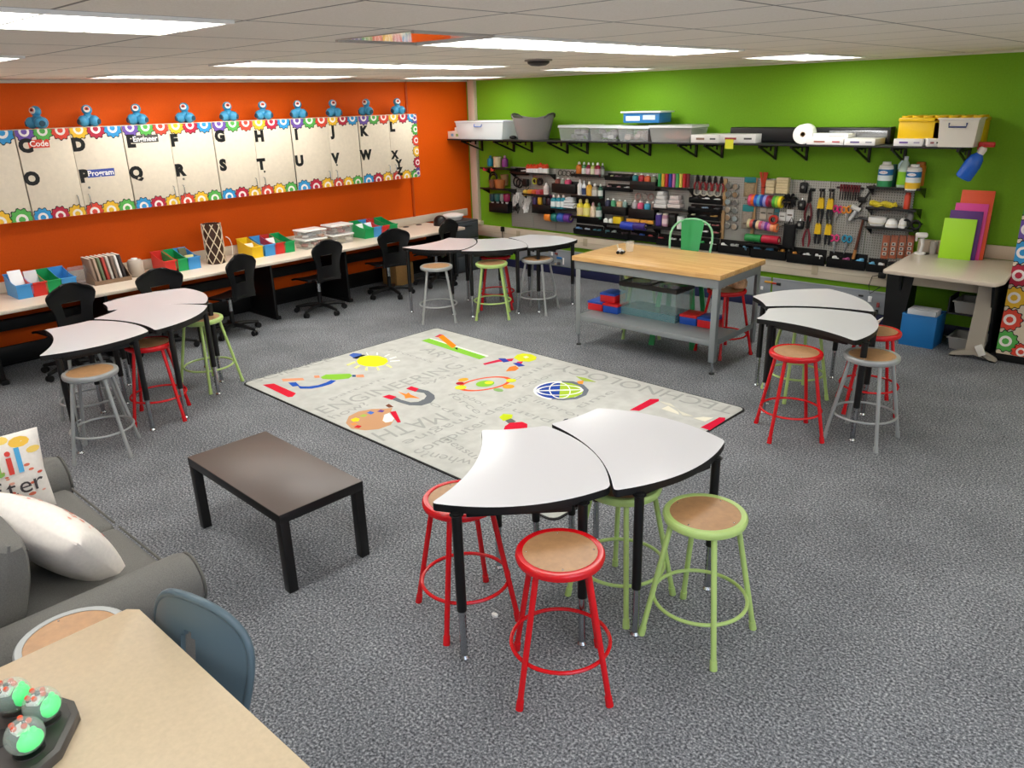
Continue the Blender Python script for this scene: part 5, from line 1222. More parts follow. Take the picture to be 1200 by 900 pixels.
def can(label, s, col, cap, y=-.1, name='can', cat='can', lab=None):
    x, zb, w, h = s; r = w/2
    t = W(name, label, cat, x, zb, y)
    obj('body', MB().lathe(P(col, .35), [(r*.95, 0), (r, .008), (r, h*.82), (r*.8, h*.88)], 20), t); obj('cap', MB().lathe(P(cap, .35), [(r*.82, h*.86), (r*.8, h*.97), (r*.7, h), (.0001, h)], 18), t)
    if lab: obj('label_band', MB().lathe(P(lab, .5), [(r*1.01, h*.2), (r*1.01, h*.6)], 20, None, cap=False), t)
can('purple can on the lower pegboard near the green chair', (3.353, 0.82, 0.085, 0.154), '#4a3a86', '#d8d4dc')
can('pink patterned can right of the purple can', (3.443, 0.822, 0.083, 0.153), '#b88a9c', '#e8dcc8', lab='#e0c8cc')
one('black_case', MB().box(BLACK, (0, 0, .08), (.09, .07, .16), .006).box(P('#3a3a3c', .4), (0, -.036, .13), (.07, .003, .02)), 'black case between the pink can and the white roll', 'case', (3.545, -.09, 0.816))
s = (3.654, 0.799, 0.087, 0.156)
t = W('paper_towel_roll', 'white paper roll left of the green chair back', 'paper roll', s[0], s[1], -.1); obj('paper', MB().lathe(P('#e2e4e2', .8), [(s[2]*.2, 0), (s[2]*.5, 0), (s[2]*.5, s[3]), (s[2]*.2, s[3])], 22, cap=False), t); obj('core', MB().lathe(P('#9a7a58', .8), [(s[2]*.14, 0), (s[2]*.2, 0), (s[2]*.2, s[3]), (s[2]*.14, s[3]), (s[2]*.14, 0)], 16, cap=False), t)
black_shelf('black pegboard shelf with cans and the white roll', (3.522, 0.798, 0.472, 0.117), .14)
# --- bottom run of cell trays
BC = ['#6f9ac4', '#c9d4e2', '#4a7a8a', '#b8c4c0', '#5a4a4e', '#3d5fae', '#c05a5a', '#e2e4e0', '#c8c4be', '#3fa05a', '#e8e8e4', '#a8a8a6', '#7ab0d0', '#5a9ac8', '#c98a3a', '#dcdcda', '#e0e0de', '#a04a7a', '#6fb8e0', '#e6e6e6', '#d6d8d8', '#dfe2e2']
TRAYS = [(2.252, 0.601, 0.45, 0.123), (2.694, 0.597, 0.418, 0.131), (3.11, 0.604, 0.396, 0.121), (3.535, 0.587, 0.434, 0.128), (3.95, 0.582, 0.381, 0.135), (4.354, 0.574, 0.397, 0.151), (4.767, 0.565, 0.407, 0.161), (5.192, 0.556, 0.409, 0.165), (5.621, 0.555, 0.392, 0.16), (5.925, 0.556, 0.187, 0.13)]
for k, s in enumerate(TRAYS):
    cup_tray('black cell tray in the bottom pegboard row, %s from left' % ['first', 'second', 'third', 'fourth', 'fifth', 'sixth', 'seventh', 'eighth', 'ninth', 'tenth'][k], s, BC[(k*2) % 20:(k*2) % 20+3], .07, 3 if k < 9 else 2, grp='bottom row of cell trays')
# --- pliers, rings, trays beside the chair
def pliers(label, c, L, hcol, jcol='#1a1a1b', name='pliers', grp=None, ang=0., tip=.35):
    """hung tool, jaws up, handles down; c = centre"""
    t = W(name, label, 'tool', c[0], c[1], PY-.03, grp); R = RY(ang)
    jm = P(jcol, .4, .5); hm = P(hcol, .4)
    j = MB()
    for s in (-1, 1):
        j.add([tuple(R @ Vector(q)) for q in [(s*.002, -.006, L*.5), (s*.012, -.006, L*.5-.01), (s*.018, -.008, L*.18), (s*.002, -.008, L*.12), (s*.002, .006, L*.5), (s*.012, .006, L*.5-.01), (s*.018, .008, L*.18), (s*.002, .008, L*.12)]],
              [(0, 1, 2, 3), (7, 6, 5, 4), (0, 4, 5, 1), (1, 5, 6, 2), (2, 6, 7, 3), (3, 7, 4, 0)], jm)
    j.cyl(jm, R @ Vector((0, -.012, L*.13)), R @ Vector((0, .012, L*.13)), .018, None, 14)
    obj('jaws', j, t)
    for s in (-1, 1): obj('handle', MB().tube(hm, [R @ Vector(q) for q in [(s*.006, 0, L*.1), (s*.026, 0, -L*.08), (s*.036, 0, -L*.28), (s*.026, 0, -L*.5)]], [.007, .011, .012, .009], 8), t)
for k in range(5):
    pliers('black-jawed pliers with red grips, %s in the row above the rings' % ['first', 'second', 'third', 'fourth', 'fifth'][k], [(3.824, 1.353), (3.902, 1.351), (3.978, 1.348), (4.054, 1.346), (4.129, 1.344)][k], .17, '#8a2428', grp='red-grip pliers')
for k in range(4): hook_ring('silver coiled ring, %s of four under the red-grip pliers' % ['first', 'second', 'third', 'fourth'][k], [(3.825, 1.247), (3.914, 1.247), (4.001, 1.247), (4.088, 1.247)][k], .042, '#b8b4a4', grp='silver coiled rings')
for s, c, n in (((3.955, 1.119, 0.406, 0.091), ['#3a3638', '#e8eaea', '#e4e6e6'], 'upper'), ((3.95, 1.021, 0.407, 0.078), ['#6a6668', '#8ea2b8', '#5a585a'], 'middle'), ((3.945, 0.933, 0.409, 0.078), ['#c8c4a0', '#3a3a3a', '#b08a4a'], 'lower')):
    cup_tray('black cell tray above the green chair back, %s one' % n, s, c, .08, 3, 'cell trays above the green chair')
for s, n in (((3.99, 0.833, 0.331, 0.078), 'upper'), ((3.963, 0.741, 0.4, 0.089), 'lower')): cup_tray('black cell tray behind the green chair back, %s one' % n, s, ['#dcdcda', '#e6e6e4', '#b06a6a'], .08, 3, 'cell trays above the green chair')
WD = P('#b89468', .6, noise=.1)
for s, n in (((4.171, 1.107, 0.04, 0.298), 'upper left'), ((4.17, 0.728, 0.041, 0.325), 'lower left'), ((4.535, 1.256, 0.035, 0.174), 'upper right'), ((4.54, 0.796, 0.039, 0.329), 'lower right')):
    one('wooden_strip', MB().box(WD, (0, 0, s[3]/2), (s[2], .018, s[3]), .002), 'tan wooden strip on the pegboard beside the round tins, %s one' % n, 'wood strip', (s[0], PY-.011, s[1]), 0, 'wood strips around the tins')
TINN = ['top', 'second', 'third', 'fourth', 'fifth', 'bottom']
for k, c in enumerate([(4.216, 1.329), (4.302, 1.323), (4.219, 1.241), (4.306, 1.236), (4.222, 1.153), (4.31, 1.147), (4.226, 1.065), (4.315, 1.058), (4.229, 0.975), (4.319, 0.969), (4.233, 0.886), (4.323, 0.879)]):
    t = W('round_tin', 'silver round tin with clear lid, %s of the %s column' % (TINN[k//2], 'left' if k % 2 == 0 else 'right'), 'tin', c[0], c[1], PY, 'round tins on the pegboard')
    M = RX(PI/2); r = .036
    obj('tin', MB().lathe(P('#aaa79e', .3, .7), [(r*.95, 0), (r, .004), (r, .028), (r*.86, .032), (r*.86, .028)], 22, M), t)
    obj('window', MB().lathe(P(['#6d6a66', '#a08f7c', '#6f7270', '#8a6f52', '#8f9a9a'][k % 5], .6), [(r*.86, .0285), (.0001, .0285)], 20, M), t)
def header_bag(label, s, hcol, body, y=PY-.02):
    x, zb, w, h = s
    t = W('header_bag', label, 'pack', x, zb, y)
    obj('header', MB().box(P(hcol, .45), (0, 0, h*.86), (w, .006, h*.28), .002), t)
    bg = MB(); cushion(bg, P(body, .6, noise=.35, nscale=70), (0, -.008, h*.37), (w*.94, h*.74, .04), RX(PI/2), .3, 10)
    obj('pouch', bg, t)
header_bag('teal-topped bag of brown pieces, upper one beside the tins', (4.474, 1.221, 0.137, 0.215), '#1f7f86', '#9a8868')
header_bag('teal-topped bag of mixed pieces, lower one beside the tins', (4.475, 0.864, 0.133, 0.272), '#23868a', '#8f8478')
t = W('broom_brush', 'orange-red bundle of pipe cleaners at the pegboard top', 'bundle', *(4.637, 1.276), PY-.03)
mb = MB(); rr = random.Random(5)
for k in range(16): a = rr.uniform(-1, 1); mb.tube(P('#c8452a', .7), [(a*.012, 0, -.02), (a*.02, -.008, .1), (a*.05, -.012, .22)], .006, 5)
obj('bundle', mb, t); obj('tie', MB().ring(P('#7a2a1a', .5), (0, 0, .06), .022, .004, 16, 6), t)
CRM = P('#dcc9a0', .7, noise=.06)
for (s0, n, rows_) in (((4.73, 1.277, 0.097, 0.143), 'left', 2), ((4.865, 1.284, 0.133, 0.169), 'right', 3)):
    for k in range(rows_):
        one('wood_block_pack', MB().box(CRM, (0, 0, s0[3]/rows_*.48), (s0[2], .06, s0[3]/rows_*.95), .005).box(P('#b89f74', .7), (0, -.031, s0[3]/rows_*.48), (s0[2]*.9, .002, .003)), 'cream block of craft sticks, %s of the %s stack' % (['bottom', 'upper', 'top'][k], n), 'craft block', (s0[0], PY-.045, s0[1]+k*s0[3]/rows_), 0, 'craft stick blocks')
one('dowel_rod', MB().cyl(P('#6a5a44', .5), (-.26, 0, 0), (.26, 0, 0), .008).tube(BLACKM, [(-.25, 0, 0), (-.25, .08, .0)], .005).tube(BLACKM, [(.25, 0, 0), (.25, .08, 0)], .005), 'dowel rod carrying the bright ribbon spools', 'rod', (4.718, -.11, 1.2))
SPL = (('#d9557a', 'pink'), ('#e8642e', 'orange'), ('#2f5fc0', 'blue'), ('#5aa8dc', 'sky blue'), ('#2a4aa0', 'dark blue'), ('#9a9ade', 'lavender'), ('#a01f45', 'crimson'), ('#7a1f38', 'maroon'), ('#4fa53a', 'green'), ('#9fd23c', 'lime'), ('#ecd61e', 'yellow'))
for k, (c, n) in enumerate(SPL): roll_x('%s ribbon spool on the upper dowel' % n, [(4.533, 1.133, 0.034, 0.131), (4.569, 1.133, 0.034, 0.13), (4.604, 1.133, 0.034, 0.13), (4.639, 1.133, 0.034, 0.13), (4.673, 1.133, 0.033, 0.129), (4.708, 1.133, 0.033, 0.129), (4.742, 1.133, 0.033, 0.129), (4.777, 1.133, 0.033, 0.128), (4.811, 1.133, 0.033, 0.128), (4.845, 1.133, 0.033, 0.127), (4.878, 1.133, 0.032, 0.127)][k], c, -.11, grp='ribbon spools on the upper dowel', name='ribbon_spool')
def bushy(label, c, col, n, R, seed, name, cat, sz=1.):
    mb = MB(); rr = random.Random(seed)
    for k in range(n):
        d = Vector((rr.gauss(0, 1), rr.gauss(0, .5), rr.gauss(0, 1))).normalized()
        mb.tube(P(col, .8), [(0, 0, 0), d*R*.6, d*R+Vector((0, 0, -.02))], [.006, .008, .003], 5)
    return one(name, mb, label, cat, (c[0], PY-.05, c[1]))
bushy('black fuzzy yarn bundle right of the ribbon spools', (4.956, 1.231), '#0d0d10', 70, .085, 2, 'yarn_bundle', 'yarn')
for s, c, n in (((4.657, 0.992, 0.079, 0.124), '#c8bfae', 'cream'), ((4.739, 0.994, 0.073, 0.119), '#b0a898', 'grey'), ((4.811, 1.013, 0.053, 0.1), '#3a7f8a', 'teal'), ((4.876, 0.99, 0.072, 0.091), '#d8d8d4', 'white'), ((4.961, 0.988, 0.076, 0.13), '#dcdcdc', 'larger white')):
    one('card_pack', MB().box(P(c, .6), (0, 0, s[3]/2), (s[2], .02, s[3]), .003).box(P('#6a645a', .6), (0, -.011, s[3]*.55), (s[2]*.7, .002, s[3]*.12)), '%s packet of supplies hung between the two spool rows' % n, 'pack', (s[0], PY-.014, s[1]), 0, 'packets between the spool rows')
one('dowel_rod', MB().cyl(P('#6a5a44', .5), (-.22, 0, 0), (.22, 0, 0), .008).tube(BLACKM, [(-.21, 0, 0), (-.21, .08, .0)], .005).tube(BLACKM, [(.21, 0, 0), (.21, .08, 0)], .005), 'dowel rod carrying the small pastel spools', 'rod', (4.682, -.11, 0.939))
for k, (c, n) in enumerate((('#d2c69a', 'straw'), ('#c2524a', 'brick red'), ('#2a2a3a', 'charcoal'), ('#ecd2a6', 'cream'), ('#d2607a', 'rose'), ('#c88ab4', 'mauve'), ('#7a3f9a', 'violet'), ('#d06aa0', 'pink'), ('#f0a878', 'peach'), ('#e8804a', 'orange'))):
    roll_x('%s ribbon spool on the lower dowel' % n, [(4.536, 0.894, 0.033, 0.099), (4.57, 0.892, 0.033, 0.098), (4.605, 0.889, 0.033, 0.098), (4.64, 0.886, 0.033, 0.098), (4.674, 0.883, 0.033, 0.098), (4.708, 0.881, 0.032, 0.097), (4.742, 0.878, 0.032, 0.097), (4.776, 0.875, 0.032, 0.097), (4.81, 0.873, 0.033, 0.096), (4.844, 0.87, 0.032, 0.096)][k], c, -.11, grp='ribbon spools on the lower dowel', name='ribbon_spool')
roll_y('red tape roll lying above the pastel spools', (4.819, 1.009), -.13, .05, .035, '#b83428')
for s, c, n in (((4.6, 0.745, 0.187, 0.085), '#2a8a44', 'green'), ((4.801, 0.745, 0.191, 0.088), '#b81f38', 'red')):
    roll_x('long %s roll at the bottom of the spool area' % n, s, c, -.12, grp='long rolls at the bottom of the spools', name='felt_roll')
black_shelf('black pegboard holder under the long green and red rolls', (4.707, 0.714, 0.398, 0.066), .13)
s = (4.987, 0.695, 0.138, 0.293)
t = W('cloth_bag', 'long black cloth bag hanging right of the spools', 'bag', s[0], s[1], PY-.03)
bg = MB(); cushion(bg, P('#0c0c0e', .85), (0, -.02, s[3]*.47), (s[2], s[3]*.95, .08), RX(PI/2), .3, 12)
obj('pouch', bg, t); obj('strap', MB().tube(BLACK, [(-.03, 0, s[3]*.93), (0, .01, s[3]+.05), (.03, 0, s[3]*.93)], .006), t)
# --- hand tools
def holster(label, s, col='#131315'):
    x, zb, w, h = s
    t = W('tape_measure', label, 'tool', x, zb, PY-.03, 'black tape measures')
    obj('case', MB().box(P(col, .4), (0, 0, h*.45), (w, .05, h*.8), .018, 3), t); obj('badge', MB().cyl(P('#8a8a86', .4), (0, -.026, h*.5), (0, -.027, h*.5), w*.2, None, 14), t); obj('hook', MB().tube(CHROME, [(0, .02, h*.9), (0, 0, h), (0, -.01, h*.85)], .004, 6), t)
holster('black tape measure at the top left of the hand tools', (5.087, 1.292, 0.078, 0.139))
holster('black tape measure in the middle left of the hand tools', (5.085, 1.114, 0.074, 0.128))
holster('black tape measure at the lower left of the hand tools', (5.089, 0.916, 0.079, 0.108))
def scissors(label, c, L, col, ang=0., grp='scissors on the pegboard'):
    t = W('scissors', label, 'scissors', c[0], c[1], PY-.025, grp); R = RY(ang)
    b = MB()
    for s in (-1, 1): b.add([tuple(R @ Vector(q)) for q in [(s*.001, s*.002, -L*.5), (s*.016, s*.002, 0), (s*.002, s*.002, L*.06), (-s*.004, s*.002, 0), (s*.001, s*.004, -L*.5), (s*.016, s*.004, 0), (s*.002, s*.004, L*.06), (-s*.004, s*.004, 0)]], [(0, 1, 2, 3), (7, 6, 5, 4), (0, 4, 5, 1), (1, 5, 6, 2), (2, 6, 7, 3), (3, 7, 4, 0)], P('#c9cccf', .25, .8))
    obj('blades', b, t)
    for s in (-1, 1):
        obj('grip', MB().ring(P(col, .35), (0, 0, 0), L*.1, L*.035, 20, 8, R @ TR(s*L*.1, 0, L*.17) @ RZ(0) @ RX(PI/2) @ Matrix.Diagonal((.85, 1.25, 1, 1))), t)
scissors('pink scissors in the upper row of scissors', (5.46, 1.114), .25, '#d92a78', .1)
scissors('orange scissors in the upper row of scissors', (5.56, 1.113), .25, '#e8902a', -.15)
scissors('pink scissors in the lower row of scissors', (5.468, 0.816), .25, '#e0407f', -.1)
scissors('blue scissors in the lower row of scissors', (5.591, 0.819), .25, '#2a8fb0', .1)
pliers('large dark red gripped snips, upper ones left of the yellow pliers', (5.162, 1.173), .33, '#5f1a22', '#1a1a1c', 'tin_snips', 'dark red snips')
pliers('large dark red gripped snips, lower ones left of the yellow pliers', (5.171, 0.905), .33, '#7a1f2a', '#1a1a1c', 'tin_snips', 'dark red snips')
for c, n in (((5.289, 1.172), 'upper left'), ((5.387, 1.17), 'upper right'), ((5.286, 0.906), 'lower left'), ((5.395, 0.907), 'lower right')):
    t = W('utility_pliers', 'yellow and black pliers, %s of the four' % n, 'tool', c[0], c[1], PY-.03, 'yellow pliers'); L = .27
    obj('jaws', MB().box(P('#2a2a2c', .4, .4), (-.015, 0, L*.42), (.014, .014, L*.3), .003).box(P('#2a2a2c', .4, .4), (.02, 0, L*.42), (.014, .014, L*.3), .003), t)
    obj('yellow_grip', MB().prism(P('#e2b81c', .4), [(-.034, -.02), (.034, -.02), (.026, L*.3), (.012, L*.36), (0, L*.26), (-.012, L*.36), (-.026, L*.3)], -.015, .015, RX(PI/2)), t)
    for q in (-1, 1): obj('handle', MB().tube(P('#18191c', .5), [(q*.018, 0, -.015), (q*.024, 0, -L*.25), (q*.018, 0, -L*.46)], [.014, .014, .011], 8), t)
for k in range(3): one('tool_clip', MB().box(BLACKM, (0, 0, 0), (.055, .02, .03), .004).cyl(CHROME, (0, -.01, 0), (0, -.022, 0), .004), 'black clip on the pegboard above the pliers, %s one' % ['left', 'middle', 'right'][k], 'clip', (*([(5.176, 1.335), (5.278, 1.339), (5.378, 1.342)][k][0], PY-.012), [(5.176, 1.335), (5.278, 1.339), (5.378, 1.342)][k][1]), 0, 'black clips')
one('screwdriver_rail', MB().box(P('#2a1a1c', .5), (0, 0, 0), (.27, .03, .02), .004), 'dark rail holding the small screwdrivers', 'rail', (5.564, PY-.017, 1.373))
for k in range(8):
    c = [(5.477, 1.339), (5.504, 1.339), (5.53, 1.339), (5.556, 1.338), (5.582, 1.338), (5.608, 1.338), (5.634, 1.338), (5.66, 1.338)][k]
    t = W('screwdriver', 'small screwdriver with red-black handle in the rail, %s from left' % ['first', 'second', 'third', 'fourth', 'fifth', 'sixth', 'seventh', 'eighth'][k], 'screwdriver', c[0], c[1], PY-.035, 'screwdrivers in the rail')
    obj('handle', MB().cyl(P('#6d1c24', .4), (0, 0, 0), (0, 0, .07), .009, .011, 10), t); obj('shaft', MB().cyl(P('#1a1a1c', .4, .4), (0, 0, -.085), (0, 0, 0), .006, .007, 8), t)
c = (5.649, 1.162)
t = W('glue_gun', 'white and grey glue gun hanging right of the scissors', 'glue gun', c[0], c[1], PY-.04)
obj('barrel', MB().cyl(P('#d8d6d0', .4), (-.04, 0, .03), (.05, 0, .0), .026, .022, 14).cyl(P('#b09a4a', .4), (-.065, 0, .04), (-.04, 0, .03), .008, .018, 10), t)
obj('grip', MB().box(P('#c9c9c6', .4), (0, 0, 0), (.035, .03, .12), .012, 3, M=TR(-.02, 0, -.06) @ RY(.5)), t)
c = (5.734, 1.286)
t = W('clamp', 'black trigger clamp leaning at the top right of the tools', 'tool', c[0], c[1], PY-.04)
obj('bar', MB().box(BLACKM, (0, 0, 0), (.02, .012, .3), .003, M=RY(.5)), t); obj('jaw', MB().box(BLACK, (.06, 0, .11), (.08, .03, .03), .008).box(BLACK, (-.03, 0, -.02), (.07, .03, .06), .01), t)
c = (5.715, 0.9)
t = W('hammer', 'claw hammer with dark wooden handle on the pegboard', 'hammer', c[0], c[1], PY-.035); R = RY(.12)
obj('handle', MB().tube(P('#5a2f1e', .45), [R @ Vector((0, 0, z)) for z in (-.2, -.1, 0, .17)], [.017, .015, .014, .011], 10), t)
obj('grip_end', MB().tube(P('#b07a42', .5), [R @ Vector((0, 0, z)) for z in (-.235, -.14)], [.018, .0165], 10), t)
obj('head', MB().cyl(P('#3a3a3c', .35, .6), R @ Vector((.01, 0, .18)), R @ Vector((.08, 0, .18)), .017, .02, 14).tube(P('#3a3a3c', .35, .6), [R @ Vector(q) for q in ((.01, 0, .18), (-.04, 0, .185), (-.085, 0, .16))], [.017, .013, .005], 8), t)
# --- right-hand shelves with cleaning supplies
black_shelf('black pegboard shelf at the right end, top one', (6.029, 1.406, 0.492, 0.076), .2)
black_shelf('black pegboard shelf at the right end, middle one', (6.032, 1.208, 0.465, 0.08), .2)
black_shelf('black pegboard shelf at the right end, bottom one', (6.041, 1.021, 0.451, 0.086), .2)
def canister(label, s, y, band, grp, top='#eceae4'):
    x, zb, w, h = s; r = w/2
    t = W('wipes_canister', label, 'canister', x, zb+.003, y, grp)
    obj('body', MB().lathe(P('#f0f0ee', .35), [(r*.94, 0), (r, .008), (r, h*.78), (r*.9, h*.8)], 26), t)
    obj('lid', MB().lathe(P(top, .4), [(r*.93, h*.79), (r*.93, h*.85), (r*.6, h*.9), (r*.55, h*.99), (.0001, h)], 24), t)
    obj('label_band', MB().lathe(P(band, .4), [(r*1.01, h*.06), (r*1.01, h*.3)], 26, cap=False).lathe(P('#dfe8ea', .4), [(r*1.008, h*.3), (r*1.008, h*.5)], 26, cap=False).lathe(P('#1f6fae', .4), [(r*1.01, h*.5), (r*1.01, h*.72)], 26, cap=False), t)
    obj('logo_patch', MB().prism(P('#e8f0f4', .4), circ(0, h*.61, r*.6, 14, ry=h*.06), 0, .002, MYm(-r*1.015)).text(P('#b03040', .4), 'CLOROX', h*.07, MYm(-r*1.015) @ TR(0, h*.59, 0), .003, 0, r*.95, 'CENTER'), t)
canister('white wipes canister with green band on the top right shelf', (5.924, 1.397, 0.134, 0.252), -.16, '#2a8a54', 'wipes canisters')
canister('white wipes canister with yellow band on the top right shelf', (6.189, 1.397, 0.132, 0.238), -.19, '#ecbc2a', 'wipes canisters')
can('dark teal canister behind the green-band wipes', (5.975, 1.412, 0.055, 0.209), '#1f5f52', '#2a6a5a', -.08)
can('orange canister behind the yellow-band wipes', (6.207, 1.431, 0.099, 0.22), '#c8782a', '#b0652a', -.08)
s = (6.085, 1.409, 0.138, 0.29)
t = W('cleaner_jug', 'translucent jug of bright green cleaner on the top right shelf', 'jug', s[0], s[1]+.003, -.13); r = s[2]*.42; h = s[3]
obj('body', MB().lathe(P('#cfe4d8', .25), [(r*.9, 0), (r, .01), (r, h*.55), (r*.6, h*.78), (r*.28, h*.9)], 22), t)
obj('cap', MB().lathe(P('#dfeaf2', .35), [(r*.34, h*.89), (r*.32, h), (.0001, h)], 16), t)
obj('handle', MB().tube(P('#cfe4e8', .3), [(-r*.5, 0, h*.86), (-r*.95, 0, h*.74), (-r*.98, 0, h*.58)], .012, 8), t)
obj('label_band', MB().lathe(P('#8fd22a', .4), [(r*1.01, h*.1), (r*1.01, h*.52)], 22, cap=False), t)
s = (5.938, 1.204, 0.248, 0.057)
mb = MB()
for k in range(6): mb.tube(P('#dcc832', .5), [(-s[2]/2+s[2]*j/10, .02*math.sin(j*1.3+k), .02+.012*math.cos(j*1.3+k*1.05)+.006*k) for j in range(11)], .011, 6)
one('rope_skein', mb, 'yellow rope skein on the middle right shelf', 'rope', (s[0], -.15, s[1]+.005))
can('red cylinder standing on the middle right shelf', (6.153, 1.21, 0.057, 0.16), '#d2452a', '#b8341f', -.15)
def bowl(label, s, y, shape):
    x, zb, w, h = s
    t = W('safety_mask', label, 'mask', x, zb+.003, y, 'white dust masks')
    obj('shell', MB().lathe(P('#ecebe8', .6), [(w*.5, 0), (w*.5, h*.25), (w*.42, h*.7), (w*.22, h*.95), (.0001, h)] if shape == 0 else [(w*.36, 0), (w*.5, h*.5), (w*.49, h*.85), (w*.4, h*.85), (w*.3, .02), (.0001, .02)], 22, Matrix.Diagonal((1, .8, 1, 1))), t)
    obj('strap', MB().ring(P('#d8cfae', .6), (0, 0, h*.3), w*.48, .003, 24, 5, Matrix.Diagonal((1, .83, 1, 1))), t)
bowl('white shallow bowl-like mask on the bottom right shelf, leftmost', (5.901, 1.034, 0.174, 0.096), -.15, 1)
bowl('white domed mask on the bottom right shelf, middle', (6.039, 1.029, 0.115, 0.086), -.15, 0)
bowl('white domed mask on the bottom right shelf, right of the middle one', (6.141, 1.029, 0.078, 0.098), -.15, 0)
can('grey plastic cup behind the masks on the bottom right shelf', (6.179, 1.048, 0.062, 0.13), '#a09c9c', '#8d8a8a', -.08)
c = (6.218, 1.053)
t = W('goggles', 'black safety goggles at the right end of the bottom shelf', 'goggles', c[0], c[1]-.03, -.16)
obj('frame', MB().ring(BLACK, (-.045, 0, .05), .038, .012, 20, 8, TR(0, 0, .05) @ RX(PI/2) @ TR(0, 0, -.05)).ring(BLACK, (.045, 0, .05), .038, .012, 20, 8, TR(0, 0, .05) @ RX(PI/2) @ TR(0, 0, -.05)), t)
obj('strap', MB().tube(BLACK, [(-.08, 0, .05), (-.08, .08, .05), (0, .1, .05), (.08, .08, .05), (.08, 0, .05)], .007), t)
for k in range(4):
    s = [(5.978, 0.694, 0.07, 0.238), (6.055, 0.706, 0.069, 0.233), (6.132, 0.717, 0.068, 0.228), (6.207, 0.729, 0.066, 0.223)][k]
    t = W('glue_stick_pack', 'orange-brown packaged tool, %s of four at the right end of the pegboard' % ['first', 'second', 'third', 'fourth'][k], 'pack', s[0], s[1], PY-.012, 'orange-brown packaged tools')
    obj('card', MB().box(P('#b8694a', .5), (0, 0, s[3]/2), (s[2], .008, s[3]), .003), t)
    q = MB()
    for z in (.22, .42, .62): q.box(P('#d8cfc4', .5), (0, -.009, s[3]*z), (s[2]*.55, .012, s[3]*.14), .004).box(BLACK, (0, -.016, s[3]*z), (s[2]*.2, .003, s[3]*.07))
    obj('blister', q, t); obj('hook', MB().tube(CHROME, [(0, .01, s[3]*.95), (0, -.03, s[3]*.95)], .003, 6), t)

# ---------------------------------------------------------------- low grey panels with stuck-on pieces
GP = P('#8f949a', .45)
for k, (x0, x1) in enumerate(((.95, 2.2), (2.22, 3.5), (3.52, 4.8), (4.82, 6.1))):
    t = thing('magnetic_panel', 'low grey metal panel above the navy skirting, %s from the corner' % ['first', 'second', 'third', 'fourth'][k], 'panel', (x0, 0, .115), 0, 'low grey panels')
    obj('sheet', MB().box(GP, ((x1-x0)/2, -.01, .115), (x1-x0, .012, .23), .003), t); obj('edge_strip', MB().box(P('#b4b8bc', .4), ((x1-x0)/2, -.018, .228), (x1-x0, .008, .012), .002), t)
PC = [((1.616, 0.328), '#1a1a1c', 'black', (.09, .04)), ((1.593, 0.278), '#f0f0f0', 'white', (.03, .05)), ((1.67, 0.286), '#7a3a34', 'red-brown', (.05, .03)), ((1.723, 0.232), '#2a6fae', 'blue', (.09, .03)), ((1.595, 0.2), '#2a2a2c', 'charcoal', (.04, .06)), ((1.798, 0.193), '#f4f4f4', 'tall white', (.02, .09)), ((1.715, 0.154), '#4a4a4e', 'grey', (.05, .04)), ((1.5, 0.304), '#8a8f6a', 'olive', (.03, .03)), ((1.653, 0.116), '#c9b48a', 'tan', (.03, .02)), ((1.545, 0.152), '#a8a8ae', 'pale grey', (.03, .05)), ((1.941, 0.144), '#d8a84a', 'amber', (.03, .03)),
      ((4.777, 0.294), '#d8a03a', 'orange-yellow', (.1, .02)), ((4.839, 0.288), '#c23a2a', 'red', (.06, .02)), ((4.894, 0.285), '#1a1a1c', 'black capped', (.05, .03)), ((4.702, 0.215), '#f0f0f0', 'small white', (.03, .04)), ((5.891, 0.259), '#f2f2f2', 'oval white', (.04, .06)), ((5.978, 0.209), '#8a3a3a', 'maroon', (.03, .05)), ((5.974, 0.108), '#1c1c1e', 'black square', (.03, .04)), ((5.797, 0.282), '#2a2a2e', 'dark long', (.05, .02))]
for (c, col, n, d) in PC:
    one('magnet_piece', MB().box(P(col, .5), (0, 0, 0), (d[0], .014, d[1]), .005), '%s plastic piece stuck on the low grey panel %s' % (n, 'by the back tables' if c[0] < 3 else 'near the right tables'), 'magnet', (c[0], -.024, max(.14, min(.33, c[1]))))

# ---------------------------------------------------------------- long wall shelf
SHZ, SHD = 1.812, .44
BRX = [0.291, 0.911, 1.243, 1.862, 2.192, 2.813, 3.135, 3.762, 4.092, 4.723, 5.064, 5.699, 6.032, 6.586]
BRX = [round(x, 3) for x in BRX]
edges = [.02]+[(BRX[2*k+1]+BRX[2*k+2])/2 for k in range(6)]+[6.62]
for k in range(7):
    x0, x1 = edges[k], edges[k+1]
    t = thing('wall_shelf', 'black bracketed wall shelf board, %s from the corner' % ['first', 'second', 'third', 'fourth', 'fifth', 'sixth', 'last'][k], 'shelf', (x0, 0, SHZ), 0, 'black wall shelves')
    obj('board', MB().box(P('#1c1d1f', .45), ((x1-x0)/2, -SHD/2, -.009), (x1-x0-.004, SHD, .018), .003), t)
    for bxx in BRX[2*k:2*k+2]:
        b = MB(); M = Matrix(((0, 0, 1, bxx-x0), (1, 0, 0, 0), (0, 1, 0, -.018), (0, 0, 0, 1)))
        b.prism(BLACKM, [(0, 0), (0, -.17), (-.03, -.165), (-.03, 0)], -.012, .012, M)
        b.prism(BLACKM, [(0, 0), (-.42, 0), (-.42, -.025), (0, -.03)], -.012, .012, M)
        b.prism(BLACKM, [(-.42, -.022), (-.36, -.02), (0, -.15), (0, -.172)], -.006, .006, M)
        for yy in (-.13, -.23): b.prism(BLACKM, [(yy, -.01), (yy-.025, -.01), (yy-.025, -.13-(yy)*.32+.02), (yy, -.13-(yy)*.3+.02)], -.005, .005, M)
        obj('bracket', b, t)
def SB(s): return s
